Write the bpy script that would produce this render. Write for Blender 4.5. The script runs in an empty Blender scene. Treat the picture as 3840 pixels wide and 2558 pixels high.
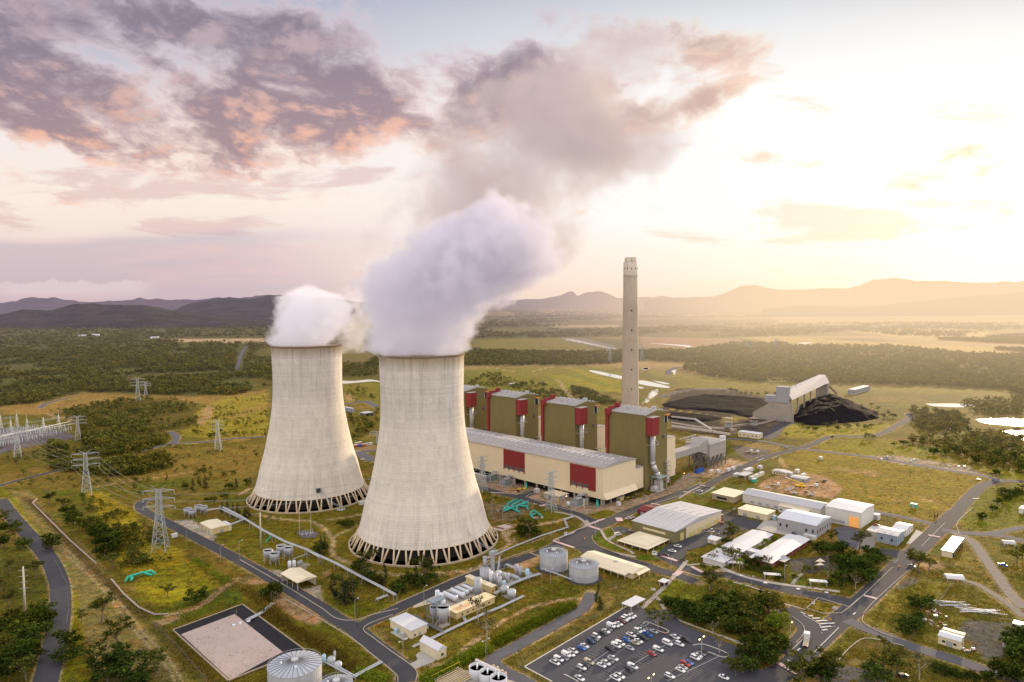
FOREST = True
STEAM = True
import bpy, math, random
import numpy as np
from mathutils import Vector, Matrix
random.seed(7); RNG = np.random.default_rng(11)
sc = bpy.context.scene
COL = sc.collection
PI = math.pi
# ------------------------------------------------------------------ survey: photo measurements -> world metres
FP, CX, CY, CAMH = 2560.0, 1920.0, 1279.0, 166.0
_pitch = math.atan((CY-1137)/FP); _roll = math.radians(0.4)
_F = np.array([0, math.cos(_pitch), -math.sin(_pitch)]); _X = np.array([1.0, 0, 0]); _U = np.cross(_X, _F)
CR = math.cos(_roll)*_X - math.sin(_roll)*_U; CU = math.cos(_roll)*_U + math.sin(_roll)*_X; CF = _F
CAM = np.array([0, 0, CAMH])
CROPS = dict(A=(0,1000,1000,2240),B=(0,1650,1200,2072),C=(900,1750,1100,2135),D=(1900,1950,900,2321),E=(2700,1900,1140,2354),F=(2500,1350,1340,2354),G=(1650,1350,1050,2058),H=(900,950,1300,1631),I=(0,1500,500,1960),J=(1720,1700,600,2352),K=(1550,2100,700,2354),L=(2450,1400,600,2091),M=(900,600,1600,2354),N=(1800,1050,2040,2354),O=(1250,1350,550,2156),Q=(2100,1650,700,2354),S=(0,0,3840,2354))
def SP(c, x, y):
    a, b, w, o = CROPS[c]; s = w/o
    return a+x*s, b+y*s
def ray(x, y): return CF*FP + CR*(x-CX) - CU*(y-CY)
def g3(c, x, y, z=0.0):
    d = ray(*SP(c, x, y)); t = (z-CAMH)/d[2]
    return CAM + d*t
def G(c, x, y, z=0.0):
    p = g3(c, x, y, z); return Vector((p[0], p[1], z))
def proj(p):
    d = np.asarray(p, dtype=float)-CAM; w = d@CF
    return CX+FP*(d@CR)/w, CY-FP*(d@CU)/w
def height_at(base, c, ytop):
    """height of a point straight above base that appears at crop row ytop"""
    Y = SP(c, 0, ytop)[1]; lo, hi = 0.0, 400.0
    for _ in range(40):
        m = (lo+hi)/2
        if proj((base[0], base[1], base[2]+m))[1] > Y: lo = m
        else: hi = m
    return (lo+hi)/2
def len_along(base, ang, c, xpix, z=0.0):
    """length from base along world angle so that the end appears at crop column xpix"""
    X = SP(c, xpix, 0)[0]; dx, dy = math.cos(ang), math.sin(ang)
    f = lambda L: proj((base[0]+dx*L, base[1]+dy*L, z))[0]-X
    s0 = f(0.0); lo, hi = 0.0, 1.0
    while f(hi)*s0 > 0 and hi < 3000: hi *= 1.4
    for _ in range(50):
        m = (lo+hi)/2
        if f(m)*s0 > 0: lo = m
        else: hi = m
    return (lo+hi)/2
GRID = math.radians(45.3)
# ------------------------------------------------------------------ mesh builder
class MB:
    def __init__(s): s.v = []; s.f = []
    def add(s, vs, fs):
        o = len(s.v); s.v += [tuple(v) for v in vs]; s.f += [tuple(i+o for i in f) for f in fs]; return s
    def box(s, x0, y0, z0, x1, y1, z1):
        if x0 > x1: x0, x1 = x1, x0
        if y0 > y1: y0, y1 = y1, y0
        if z0 > z1: z0, z1 = z1, z0
        return s.add([(x0,y0,z0),(x1,y0,z0),(x1,y1,z0),(x0,y1,z0),(x0,y0,z1),(x1,y0,z1),(x1,y1,z1),(x0,y1,z1)],
              [(0,3,2,1),(4,5,6,7),(0,1,5,4),(1,2,6,5),(2,3,7,6),(3,0,4,7)])
    def cbox(s, cx, cy, cz, sx, sy, sz): return s.box(cx-sx/2, cy-sy/2, cz-sz/2, cx+sx/2, cy+sy/2, cz+sz/2)
    def prism(s, pts, z0, z1):
        n = len(pts)
        a = sum(pts[i][0]*pts[(i+1)%n][1]-pts[(i+1)%n][0]*pts[i][1] for i in range(n))
        if a < 0: pts = pts[::-1]
        return s.add([(p[0],p[1],z0) for p in pts]+[(p[0],p[1],z1) for p in pts],
              [tuple(range(n-1,-1,-1)), tuple(range(n,2*n))]+[(i,(i+1)%n,n+(i+1)%n,n+i) for i in range(n)])
    def prismx(s, pts, x0, x1):   # profile (y,z) extruded along x
        n = len(pts)
        return s.add([(x0,p[0],p[1]) for p in pts]+[(x1,p[0],p[1]) for p in pts],
              [tuple(range(n)), tuple(range(2*n-1,n-1,-1))]+[(i,n+i,n+(i+1)%n,(i+1)%n) for i in range(n)])
    def prismy(s, pts, y0, y1):   # profile (x,z) extruded along y
        n = len(pts)
        return s.add([(p[0],y0,p[1]) for p in pts]+[(p[0],y1,p[1]) for p in pts],
              [tuple(range(n)), tuple(range(2*n-1,n-1,-1))]+[(i,n+i,n+(i+1)%n,(i+1)%n) for i in range(n)])
    def cyl(s, p0, p1, r0, r1=None, n=12, caps=True):
        r1 = r0 if r1 is None else r1
        p0 = Vector(p0); p1 = Vector(p1); d = p1-p0
        if d.length < 1e-6: return s
        d.normalize(); u = d.orthogonal().normalized(); w = d.cross(u)
        vs = []
        for p, r in ((p0,r0),(p1,r1)):
            for k in range(n):
                a = 2*PI*k/n; vs.append(p+u*math.cos(a)*r+w*math.sin(a)*r)
        fs = [(k,(k+1)%n,n+(k+1)%n,n+k) for k in range(n)]
        if caps: fs += [tuple(range(n-1,-1,-1)), tuple(range(n,2*n))]
        return s.add(vs, fs)
    def lathe(s, prof, n=24, c=(0,0,0)):
        vs = []; m = len(prof)
        for r, z in prof:
            for k in range(n):
                a = 2*PI*k/n; vs.append((c[0]+r*math.cos(a), c[1]+r*math.sin(a), c[2]+z))
        fs = [(i*n+k, i*n+(k+1)%n, (i+1)*n+(k+1)%n, (i+1)*n+k) for i in range(m-1) for k in range(n)]
        if prof[0][0] > 0.01: fs.append(tuple(range(n-1,-1,-1)))
        if prof[-1][0] > 0.01: fs.append(tuple(range((m-1)*n, m*n)))
        return s.add(vs, fs)
    def tube(s, path, r, n=8):
        path = [Vector(p) for p in path]
        for a, b in zip(path, path[1:]): s.cyl(a, b, r, r, n)
        return s
    def bar(s, p0, p1, w=0.25): return s.cyl(p0, p1, w/2, w/2, 4, False)
    def bars(s, pts, w=0.25):
        for a, b in zip(pts, pts[1:]): s.bar(a, b, w)
        return s
    def build(s, name, mat, parent=None, smooth=False, loc=None):
        me = bpy.data.meshes.new(name); me.from_pydata(s.v, [], s.f)
        if smooth: me.polygons.foreach_set('use_smooth', [True]*len(me.polygons))
        me.materials.append(mat); me.update()
        o = bpy.data.objects.new(name, me); COL.objects.link(o)
        if parent is not None: o.parent = parent
        if loc is not None: o.location = loc
        return o
def dome(r, h, z, k=5, flat=0):
    return [(r*math.cos(PI/2*i/k), z+h*math.sin(PI/2*i/k)) for i in range(k+1)]
def tag(o, label=None, cat=None, group=None, kind=None):
    if label: o['label'] = label
    if cat: o['category'] = cat
    if group: o['group'] = group
    if kind: o['kind'] = kind
    return o
def thing(name, label, cat, loc=(0,0,0), rotz=0.0, group=None):
    o = bpy.data.objects.new(name, None); COL.objects.link(o); o.empty_display_size = 1
    o.location = loc; o.rotation_euler = (0,0,rotz)
    return tag(o, label, cat, group)
KIDS = {}
def dup(root, loc, rotz=None, scale=None, label=None, group=None, color=None, name=None):
    if root not in KIDS:
        KIDS[root] = [(c, list(c.children)) for c in root.children]
    r = root.copy(); COL.objects.link(r); r.location = loc
    if rotz is not None: r.rotation_euler = (0,0,rotz)
    if scale is not None: r.scale = scale if hasattr(scale, '__len__') else (scale,)*3
    if label: r['label'] = label
    if group: r['group'] = group
    if color is not None: r.color = color
    for ch, gs in KIDS[root]:
        c = ch.copy(); COL.objects.link(c); c.parent = r
        if color is not None: c.color = color
        for g in gs:
            d = g.copy(); COL.objects.link(d); d.parent = c
            if color is not None: d.color = color
    return r
def remove_tree(root):
    for ch in list(root.children): remove_tree(ch)
    bpy.data.objects.remove(root)
def ordw(i):
    W = ['first','second','third','fourth','fifth','sixth','seventh','eighth','ninth','tenth','eleventh','twelfth','thirteenth','fourteenth','fifteenth','sixteenth','seventeenth','eighteenth','nineteenth','twentieth']
    if i < 20: return W[i]
    t, u = divmod(i+1, 10)
    T = {2:'twenty',3:'thirty',4:'forty',5:'fifty',6:'sixty'}[t]
    return (T[:-1]+'ieth') if u == 0 else T+'-'+W[u-1]
# ------------------------------------------------------------------ materials
class NT:
    def __init__(s, tree): s.t = tree; s.n = tree.nodes; s.l = tree.links
    def new(s, typ, **kw):
        nd = s.n.new(typ)
        for k, v in kw.items(): setattr(nd, k, v)
        return nd
    def put(s, sock, v):
        if isinstance(v, bpy.types.NodeSocket): s.l.new(v, sock)
        elif v is not None:
            if hasattr(v, '__len__') and hasattr(sock.default_value, '__len__') and len(v) < len(sock.default_value): v = tuple(v)+(1.0,)
            sock.default_value = v
    def m(s, op, a, b=None, c=None, clamp=False):
        nd = s.new('ShaderNodeMath', operation=op, use_clamp=clamp)
        s.put(nd.inputs[0], a)
        if b is not None: s.put(nd.inputs[1], b)
        if c is not None: s.put(nd.inputs[2], c)
        return nd.outputs[0]
    def sstep(s, x, a, b):
        nd = s.new('ShaderNodeMapRange', interpolation_type='SMOOTHSTEP'); s.put(nd.inputs[0], x)
        if a < b: nd.inputs[1].default_value = a; nd.inputs[2].default_value = b; nd.inputs[3].default_value = 0; nd.inputs[4].default_value = 1
        else: nd.inputs[1].default_value = b; nd.inputs[2].default_value = a; nd.inputs[3].default_value = 1; nd.inputs[4].default_value = 0
        return nd.outputs[0]
    def mix(s, f, a, b, mode='MIX'):
        nd = s.new('ShaderNodeMix', data_type='RGBA', blend_type=mode); s.put(nd.inputs[0], f); s.put(nd.inputs[6], a); s.put(nd.inputs[7], b)
        return nd.outputs[2]
    def noise(s, vec, scale, detail=4, rough=.55, dist=0.0, out=0):
        nd = s.new('ShaderNodeTexNoise'); s.put(nd.inputs['Vector'], vec); s.put(nd.inputs['Scale'], scale)
        nd.inputs['Detail'].default_value = detail; nd.inputs['Roughness'].default_value = rough; nd.inputs['Distortion'].default_value = dist
        return nd.outputs[out]
    def comb(s, x, y, z):
        nd = s.new('ShaderNodeCombineXYZ'); s.put(nd.inputs[0], x); s.put(nd.inputs[1], y); s.put(nd.inputs[2], z); return nd.outputs[0]
    def sep(s, v):
        nd = s.new('ShaderNodeSeparateXYZ'); s.put(nd.inputs[0], v); return nd.outputs
    def vm(s, op, a, b=None, sc_=None):
        nd = s.new('ShaderNodeVectorMath', operation=op); s.put(nd.inputs[0], a)
        if b is not None: s.put(nd.inputs[1], b)
        if sc_ is not None: s.put(nd.inputs[3], sc_)
        return nd.outputs[1] if op in ('LENGTH','DOT_PRODUCT','DISTANCE') else nd.outputs[0]
    def ramp(s, f, stops, interp='LINEAR'):
        nd = s.new('ShaderNodeValToRGB'); s.put(nd.inputs[0], f); e = nd.color_ramp.elements; nd.color_ramp.interpolation = interp
        while len(e) > 1: e.remove(e[-1])
        e[0].position = stops[0][0]; e[0].color = tuple(stops[0][1])+(1,)
        for p, c in stops[1:]:
            x = e.new(p); x.color = tuple(c)+(1,)
        return nd.outputs[0]
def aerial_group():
    g = bpy.data.node_groups.new('painted_haze', 'ShaderNodeTree')
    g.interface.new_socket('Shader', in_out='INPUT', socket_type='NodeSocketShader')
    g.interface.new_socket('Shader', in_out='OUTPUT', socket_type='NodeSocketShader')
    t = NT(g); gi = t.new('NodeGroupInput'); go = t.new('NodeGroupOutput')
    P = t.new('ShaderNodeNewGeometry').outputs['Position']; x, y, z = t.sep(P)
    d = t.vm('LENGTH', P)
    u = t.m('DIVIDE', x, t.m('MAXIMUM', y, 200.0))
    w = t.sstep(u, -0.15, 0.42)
    # haze painted into materials as emission by distance, stronger towards the low sun
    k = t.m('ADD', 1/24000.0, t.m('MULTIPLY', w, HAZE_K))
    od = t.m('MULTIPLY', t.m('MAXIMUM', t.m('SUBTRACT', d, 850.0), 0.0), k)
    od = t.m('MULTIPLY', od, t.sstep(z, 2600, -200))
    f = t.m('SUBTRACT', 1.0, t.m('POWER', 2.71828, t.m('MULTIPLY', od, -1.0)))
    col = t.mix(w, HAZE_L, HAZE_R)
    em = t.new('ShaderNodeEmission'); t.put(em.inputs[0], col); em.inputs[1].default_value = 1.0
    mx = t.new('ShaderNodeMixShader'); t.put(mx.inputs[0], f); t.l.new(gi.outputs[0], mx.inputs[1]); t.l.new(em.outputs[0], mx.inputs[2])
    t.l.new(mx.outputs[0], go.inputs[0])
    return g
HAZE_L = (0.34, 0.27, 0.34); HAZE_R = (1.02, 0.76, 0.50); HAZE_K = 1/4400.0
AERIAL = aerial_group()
def mat_new(name):
    m = bpy.data.materials.new(name); m.use_nodes = True; m.node_tree.nodes.clear()
    t = NT(m.node_tree); out = t.new('ShaderNodeOutputMaterial'); return m, t, out
def finish(t, out, sh, haze=False):
    if haze:
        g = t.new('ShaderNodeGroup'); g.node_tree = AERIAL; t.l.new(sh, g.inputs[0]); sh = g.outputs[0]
    t.l.new(sh, out.inputs[0])
MATS = {}
def M(name, col, rough=.75, var=.18, scale=.35, metal=0.0, streak=0.0, bump=0.0, spec=.3, haze=False, rib=None, objcol=False, emit=None):
    if name in MATS: return MATS[name]
    m, t, out = mat_new(name); MATS[name] = m
    m.diffuse_color = tuple(col)+(1,)
    co = t.new('ShaderNodeTexCoord').outputs['Object']
    base = tuple(col)
    if objcol: base = t.new('ShaderNodeObjectInfo').outputs['Color']
    n1 = t.noise(co, scale, 5, .6); n2 = t.noise(co, scale*9, 3, .6)
    f = t.m('ADD', t.m('MULTIPLY', t.m('SUBTRACT', n1, .5), 2.4*var), t.m('MULTIPLY', t.m('SUBTRACT', n2, .5), 1.2*var))
    if streak:
        mp = t.new('ShaderNodeMapping'); t.put(mp.inputs[0], co); mp.inputs['Scale'].default_value = (1.1, 1.1, .04)
        n3 = t.noise(mp.outputs[0], 1.0, 4, .6)
        f = t.m('SUBTRACT', f, t.m('MULTIPLY', t.sstep(n3, .5, .75), streak))
    if rib:
        x = t.sep(co)[rib[0]]
        w = t.m('PINGPONG', x, rib[1]/2); f = t.m('SUBTRACT', f, t.m('MULTIPLY', t.m('LESS_THAN', w, rib[1]*.07), rib[2]))
    f = t.m('ADD', f, 1.0)
    c = t.vm('SCALE', base, None, f)
    p = t.new('ShaderNodeBsdfPrincipled'); t.put(p.inputs['Base Color'], c); p.inputs['Roughness'].default_value = rough
    p.inputs['Metallic'].default_value = metal; p.inputs['Specular IOR Level'].default_value = spec
    if emit: p.inputs['Emission Color'].default_value = tuple(emit[0])+(1,); p.inputs['Emission Strength'].default_value = emit[1]
    if bump:
        b = t.new('ShaderNodeBump'); b.inputs['Strength'].default_value = bump; b.inputs['Distance'].default_value = .3
        t.put(b.inputs['Height'], t.noise(co, scale*12, 4, .65)); t.l.new(b.outputs[0], p.inputs['Normal'])
    finish(t, out, p.outputs[0], haze); return m
# ------------------------------------------------------------------ camera, sun, sky
cam = bpy.data.cameras.new('camera'); cam.sensor_width = 36; cam.lens = 24.0; cam.clip_start = 1; cam.clip_end = 120000
co = bpy.data.objects.new('camera', cam); COL.objects.link(co); sc.camera = co
mw = Matrix.Identity(4)
for i, a in enumerate((CR, CU, -CF)):
    for j in range(3): mw[j][i] = a[j]
mw.translation = Vector(CAM); co.matrix_world = mw
sc.view_settings.view_transform = 'Standard'; sc.view_settings.look = 'None'; sc.view_settings.exposure = 0
sc.cycles.use_denoising = True
sc.cycles.max_bounces = 5; sc.cycles.diffuse_bounces = 2; sc.cycles.glossy_bounces = 2; sc.cycles.transparent_max_bounces = 8
sc.cycles.transmission_bounces = 2; sc.cycles.volume_bounces = 1; sc.cycles.volume_step_rate = .22; sc.cycles.volume_max_steps = 1024
SUN_AZ = math.radians(36.0)      # to the right of the view axis (+Y), towards +X
SUN_EL = math.radians(10.0)
sd = Vector((math.sin(SUN_AZ)*math.cos(SUN_EL), math.cos(SUN_AZ)*math.cos(SUN_EL), math.sin(SUN_EL)))
sl = bpy.data.lights.new('sun', 'SUN'); sl.energy = 5.0; sl.angle = math.radians(1.2); sl.color = (1.0, .74, .46)
so = bpy.data.objects.new('sun', sl); COL.objects.link(so); so.rotation_euler = (-sd).to_track_quat('-Z', 'Y').to_euler()
SKY_UP = (1.18, 1.15, 1.22)
w = bpy.data.worlds.new('World'); sc.world = w; w.use_nodes = True; w.node_tree.nodes.clear()
t = NT(w.node_tree); wout = t.new('ShaderNodeOutputWorld')
sky = t.new('ShaderNodeTexSky', sky_type='NISHITA'); sky.sun_disc = False; sky.sun_elevation = SUN_EL; sky.sun_rotation = SUN_AZ
sky.air_density = 1.2; sky.dust_density = 2.0; sky.altitude = 200
D = t.new('ShaderNodeTexCoord').outputs['Generated']; dx, dy, dz = t.sep(D)
yy = t.m('MAXIMUM', dy, .12); u = t.m('DIVIDE', dx, yy); v = t.m('DIVIDE', dz, yy)
zz = t.m('MAXIMUM', dz, .004)
# gradient up the sky, left side and sun side (v is elevation slope)
vl = t.m('MULTIPLY', t.m('MAXIMUM', v, 0.0), 2.0, clamp=True)
def lin(r, g, b): return tuple((c/255/12.92 if c/255 <= .04045 else ((c/255+.055)/1.055)**2.4) for c in (r, g, b))
left = t.ramp(vl, [(0, lin(212,196,200)), (.08, lin(228,208,206)), (.3, lin(250,234,222)), (.5, lin(244,234,230)), (.72, lin(196,194,208)), (.95, lin(158,164,190))])
right = t.ramp(vl, [(0, lin(255,224,196)), (.08, lin(255,236,218)), (.24, (1.0,.97,.95)), (.6, (1.0,.985,.97)), (.8, lin(226,228,232)), (.95, lin(186,190,200))])
wr = t.sstep(u, -.55, .45)
base = t.mix(wr, left, right)
# glow around the low sun
sdn = t.vm('DOT_PRODUCT', D, (math.sin(SUN_AZ)*math.cos(.03), math.cos(SUN_AZ)*math.cos(.03), math.sin(.03)))
glow = t.m('POWER', t.m('MAXIMUM', sdn, 0.0), 160.0); glow2 = t.m('POWER', t.m('MAXIMUM', sdn, 0.0), 12.0)
base = t.mix(t.m('MULTIPLY', glow, .7, clamp=True), base, (1.10, 1.05, .96))
base = t.mix(t.m('MULTIPLY', glow2, .3, clamp=True), base, (1.03, 1.0, .96))
# --- clouds on a flat layer, seen in perspective
px = t.m('DIVIDE', dx, t.m('ADD', zz, .10)); py = t.m('DIVIDE', dy, t.m('ADD', zz, .10))
cp = t.comb(t.m('MULTIPLY', t.m('DIVIDE', u, t.m('ADD', t.m('MAXIMUM', v, 0.0), .45)), 3.2), t.m('MULTIPLY', t.m('LOGARITHM', t.m('ADD', t.m('MAXIMUM', v, 0.0), .15), 2.71828), -3.0), 0.0)
def cloudn(off):
    q = t.vm('ADD', cp, off)
    wv = t.vm('SCALE', t.vm('SUBTRACT', t.noise(q, 1.6, 3, .5, out=1), (.5,.5,.5)), None, .42)
    return t.noise(t.vm('ADD', q, wv), 1.75, 10, .60)
n0 = cloudn((3.1, 1.7, 0)); n1 = cloudn((3.1+.05, 1.7+.12, 0))
def blob(cx, cy, rx, ry, rot=0.0):
    # display px (2354 wide) -> slopes
    U, V = (cx-1177)/1569.0, (694-cy)/1569.0; RX, RY = rx/1569.0, ry/1569.0
    a = t.m('SUBTRACT', u, U); b = t.m('SUBTRACT', v, V)
    c_, s_ = math.cos(rot), math.sin(rot)
    p = t.m('DIVIDE', t.m('ADD', t.m('MULTIPLY', a, c_), t.m('MULTIPLY', b, s_)), RX)
    q = t.m('DIVIDE', t.m('SUBTRACT', t.m('MULTIPLY', b, c_), t.m('MULTIPLY', a, s_)), RY)
    r2 = t.m('ADD', t.m('MULTIPLY', p, p), t.m('MULTIPLY', q, q))
    return t.m('POWER', 2.71828, t.m('MULTIPLY', r2, -1.0))
def fmax(*a):
    r = a[0]
    for x in a[1:]: r = t.m('MAXIMUM', r, x)
    return r
bank = fmax(blob(60,160,520,240,-.2), blob(520,280,620,140,-.05), blob(760,170,480,170,-.35), blob(1180,220,380,120,.1), blob(250,60,400,120), t.m('MULTIPLY', blob(1610,240,170,42,.35), .95), t.m('MULTIPLY', blob(1430,270,200,60,.1), .9), t.m('MULTIPLY', blob(560,30,260,70,-.2), .55))
small = fmax(t.m('MULTIPLY', blob(1400,70,260,80), .62), t.m('MULTIPLY', blob(1700,140,200,60), .62), t.m('MULTIPLY', blob(1780,370,120,26), .62), t.m('MULTIPLY', blob(2200,400,260,70,.3), .5))
frontm = t.sstep(dy, .1, .3)
bias = t.m('MULTIPLY', t.m('MAXIMUM', bank, small), frontm)
fine = t.noise(cp, 6.5, 7, .62)
dens = t.m('ADD', t.m('ADD', n0, t.m('MULTIPLY', bias, .455)), t.m('MULTIPLY', t.m('SUBTRACT', fine, .5), .16))
mask = t.sstep(dens, .665, .80)
thick = t.sstep(dens, .71, .93)
rel = t.m('MULTIPLY', t.m('SUBTRACT', n0, n1), 5.0)
# colour: dull purple body, orange where the low sun rakes the underside (near the lower edge of the bank)
low = t.sstep(v, .40, .20)
edgecol = t.mix(low, lin(214,200,208), lin(250,222,210))
body = t.mix(low, lin(136,122,138), lin(164,134,142))
body = t.mix(t.sstep(rel, -.1, .75), body, t.mix(low, lin(186,164,172), lin(246,186,158)))
ccol = t.mix(thick, edgecol, body)
ccol = t.mix(t.m('MULTIPLY', t.sstep(u, .0, .45), .75), ccol, t.mix(thick, lin(255,236,214), lin(238,196,170)))
base = t.mix(t.m('MULTIPLY', mask, .93), base, ccol)
# thin streaks low in the sky
sp = t.comb(t.m('MULTIPLY', u, 5.0), t.m('MULTIPLY', v, 22.0), 0.0)
s1 = t.noise(t.vm('ADD', sp, (9.3,4.1,0)), 1.0, 8, .62, .5)
sb = fmax(t.m('MULTIPLY', blob(330,430,520,70), .9), t.m('MULTIPLY', blob(760,400,300,40), .75), t.m('MULTIPLY', blob(1900,510,460,70,.05), .95), t.m('MULTIPLY', blob(2150,330,300,120,.3), .55), t.m('MULTIPLY', blob(1600,200,300,160), .5), t.m('MULTIPLY', blob(2200,440,260,50,.3), .55), t.m('MULTIPLY', blob(330,510,600,40), .6))
sm = t.sstep(t.m('ADD', s1, t.m('MULTIPLY', t.m('MULTIPLY', sb, frontm), .30)), .66, .80)
scol = t.mix(t.sstep(u, -.1, .4), lin(222,186,186), lin(248,212,190))
base = t.mix(t.m('MULTIPLY', sm, .62), base, scol)
# low grey-mauve veil on the left, and a distant pale cumulus row on top of it
v1 = t.noise(t.comb(t.m('MULTIPLY', u, 2.2), t.m('MULTIPLY', v, 17.0), 2.0), 1.0, 5, .55)
veil = t.m('MULTIPLY', t.m('MULTIPLY', t.sstep(t.m('ADD', v, t.m('MULTIPLY', t.m('SUBTRACT', v1, .5), .06)), .115, .085), t.sstep(u, -.12, -.45)), .55)
veil = t.m('MULTIPLY', veil, frontm)
base = t.mix(veil, base, t.mix(t.sstep(v1, .42, .62), lin(184,168,186), lin(216,178,184)))
cn = t.noise(t.comb(t.m('MULTIPLY', u, 26), 0.0, 0.0), 1.0, 4, .6)
ct = t.m('ADD', .020, t.m('MULTIPLY', cn, .034))
cum = t.m('MULTIPLY', t.m('MULTIPLY', t.sstep(t.m('SUBTRACT', ct, v), -.001, .004), t.sstep(v, .006, .026)), t.m('MULTIPLY', t.sstep(u, -.50, -.56), t.sstep(u, -.8, -.72)))
base = t.mix(t.m('MULTIPLY', cum, t.m('MULTIPLY', frontm, .7)), base, lin(226,208,212))
# overhead and behind the viewer: unseen sky made brighter than the visible part, to fill shaded sides
up = t.sstep(t.m('DIVIDE', dz, t.m('MAXIMUM', dy, .05)), .50, .95)
overhead = t.mix(t.sstep(dz, .1, .8), (1.55, 1.38, 1.30), SKY_UP)
base = t.mix(fmax(up, t.sstep(dy, .25, -.1)), base, overhead)
base = t.mix(t.sstep(dz, 0.0, -.03), base, (.16, .13, .09))
nish = t.vm('SCALE', sky.outputs[0], None, .12)
bg1 = t.new('ShaderNodeBackground'); t.put(bg1.inputs[0], base); bg1.inputs[1].default_value = 1.0
bg2 = t.new('ShaderNodeBackground'); t.put(bg2.inputs[0], nish); bg2.inputs[1].default_value = 0.05
ad = t.new('ShaderNodeAddShader'); t.l.new(bg1.outputs[0], ad.inputs[0]); t.l.new(bg2.outputs[0], ad.inputs[1]); t.l.new(ad.outputs[0], wout.inputs[0])
w.cycles.sampling_method = 'MANUAL'; w.cycles.sample_map_resolution = 1024
# ------------------------------------------------------------------ ground sheet, coloured by what grows or lies there
def vnoise(x, y, s, seed=0):
    x = np.asarray(x)/s; y = np.asarray(y)/s
    xi = np.floor(x).astype(np.int64); yi = np.floor(y).astype(np.int64); fx = x-xi; fy = y-yi
    fx = fx*fx*(3-2*fx); fy = fy*fy*(3-2*fy)
    def h(a, b):
        n = (a*374761393 + b*668265263 + seed*1442695) & 0x7fffffff
        n = ((n ^ (n >> 13))*1274126177) & 0x7fffffff
        return ((n ^ (n >> 16)) & 0xffff)/65535.0
    return (h(xi,yi)*(1-fx)+h(xi+1,yi)*fx)*(1-fy)+(h(xi,yi+1)*(1-fx)+h(xi+1,yi+1)*fx)*fy
def fnoise(x, y, s, seed=0, o=4):
    r = 0; a = .5; tot = 0
    for i in range(o): r = r+a*vnoise(x, y, s/2**i, seed+i*17); tot += a; a *= .55
    return r/tot
def pdist(poly, X, Y):
    """signed distance to polygon, positive inside"""
    n = len(poly); d2 = np.full(X.shape, 1e18); ins = np.zeros(X.shape, bool)
    for i in range(n):
        x0, y0 = poly[i]; x1, y1 = poly[(i+1) % n]; ex, ey = x1-x0, y1-y0
        tt = np.clip(((X-x0)*ex+(Y-y0)*ey)/max(ex*ex+ey*ey, 1e-9), 0, 1)
        d2 = np.minimum(d2, (X-x0-tt*ex)**2+(Y-y0-tt*ey)**2)
        if y1 != y0: ins ^= ((y0 > Y) != (y1 > Y)) & (X < (x1-x0)*(Y-y0)/(y1-y0)+x0)
    return np.where(ins, 1, -1)*np.sqrt(d2)
def ldist(line, X, Y):
    d2 = np.full(X.shape, 1e18)
    for (x0, y0), (x1, y1) in zip(line, line[1:]):
        ex, ey = x1-x0, y1-y0
        tt = np.clip(((X-x0)*ex+(Y-y0)*ey)/max(ex*ex+ey*ey, 1e-9), 0, 1)
        d2 = np.minimum(d2, (X-x0-tt*ex)**2+(Y-y0-tt*ey)**2)
    return np.sqrt(d2)
HZ = 1137.0
rows = np.concatenate([np.arange(1141, 1300, 3.0), np.arange(1300, 2640, 5.5), np.arange(2640, 4200, 60)])
Yw = FP*CAMH/(rows-HZ); Yw = np.concatenate([[90000.0], Yw, [170, 90, 0, -400, -1500, -6000]])
us = np.concatenate([[-9, -4, -2, -1.3], np.arange(-.92, .921, .0034), [1.3, 2, 4, 9]])
GX = us[None, :]*np.maximum(Yw, 500.0)[:, None]*1.0; GX[Yw > 500] = us[None, :]*Yw[Yw > 500][:, None]
GX[(Yw <= 500)] = us[None, :]*np.maximum(Yw[(Yw <= 500)], 200.0)[:, None]
GY = np.repeat(Yw[:, None], len(us), 1)
gx, gy = GX.ravel(), GY.ravel()
def warp(p, s): return (fnoise(gx, gy, s, p)-.5)*2
C_OLIVE = np.array([.125, .108, .024]); C_GREEN = np.array([.085, .125, .022]); C_DRY = np.array([.27, .19, .075]); C_YEL = np.array([.30, .25, .055])
C_DIRT = np.array([.40, .28, .18]); C_PALE = np.array([.52, .42, .28]); C_DARK = np.array([.055, .058, .016]); C_BROWN = np.array([.15, .095, .04]); C_GREY = np.array([.10, .095, .10])
C_FOR = np.array([.095, .095, .032]); C_LUSH = np.array([.12, .20, .02])
n1 = fnoise(gx, gy, 60, 1); n2 = fnoise(gx, gy, 14, 5); n3 = fnoise(gx, gy, 4.5, 9, 3)
def lerp(a, b, f): return a+(b-a)*f[:, None]
def ss(x, a, b): q = np.clip((x-a)/(b-a), 0, 1); return q*q*(3-2*q)
gc = lerp(np.tile(C_OLIVE, (len(gx), 1)), C_DRY, ss(n1*.6+n2*.4, .48, .72)*.75)
gc = lerp(gc, C_GREEN, ss(n2*.5+fnoise(gx, gy, 40, 31)*.5, .5, .68)*.6)
gc = lerp(gc, C_DARK, ss(n3*.5+n2*.5, .58, .75)*.5)
def gpoly(c, pts): return [tuple(G(c, x, y)[:2]) for x, y in pts]
BARE = []
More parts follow.
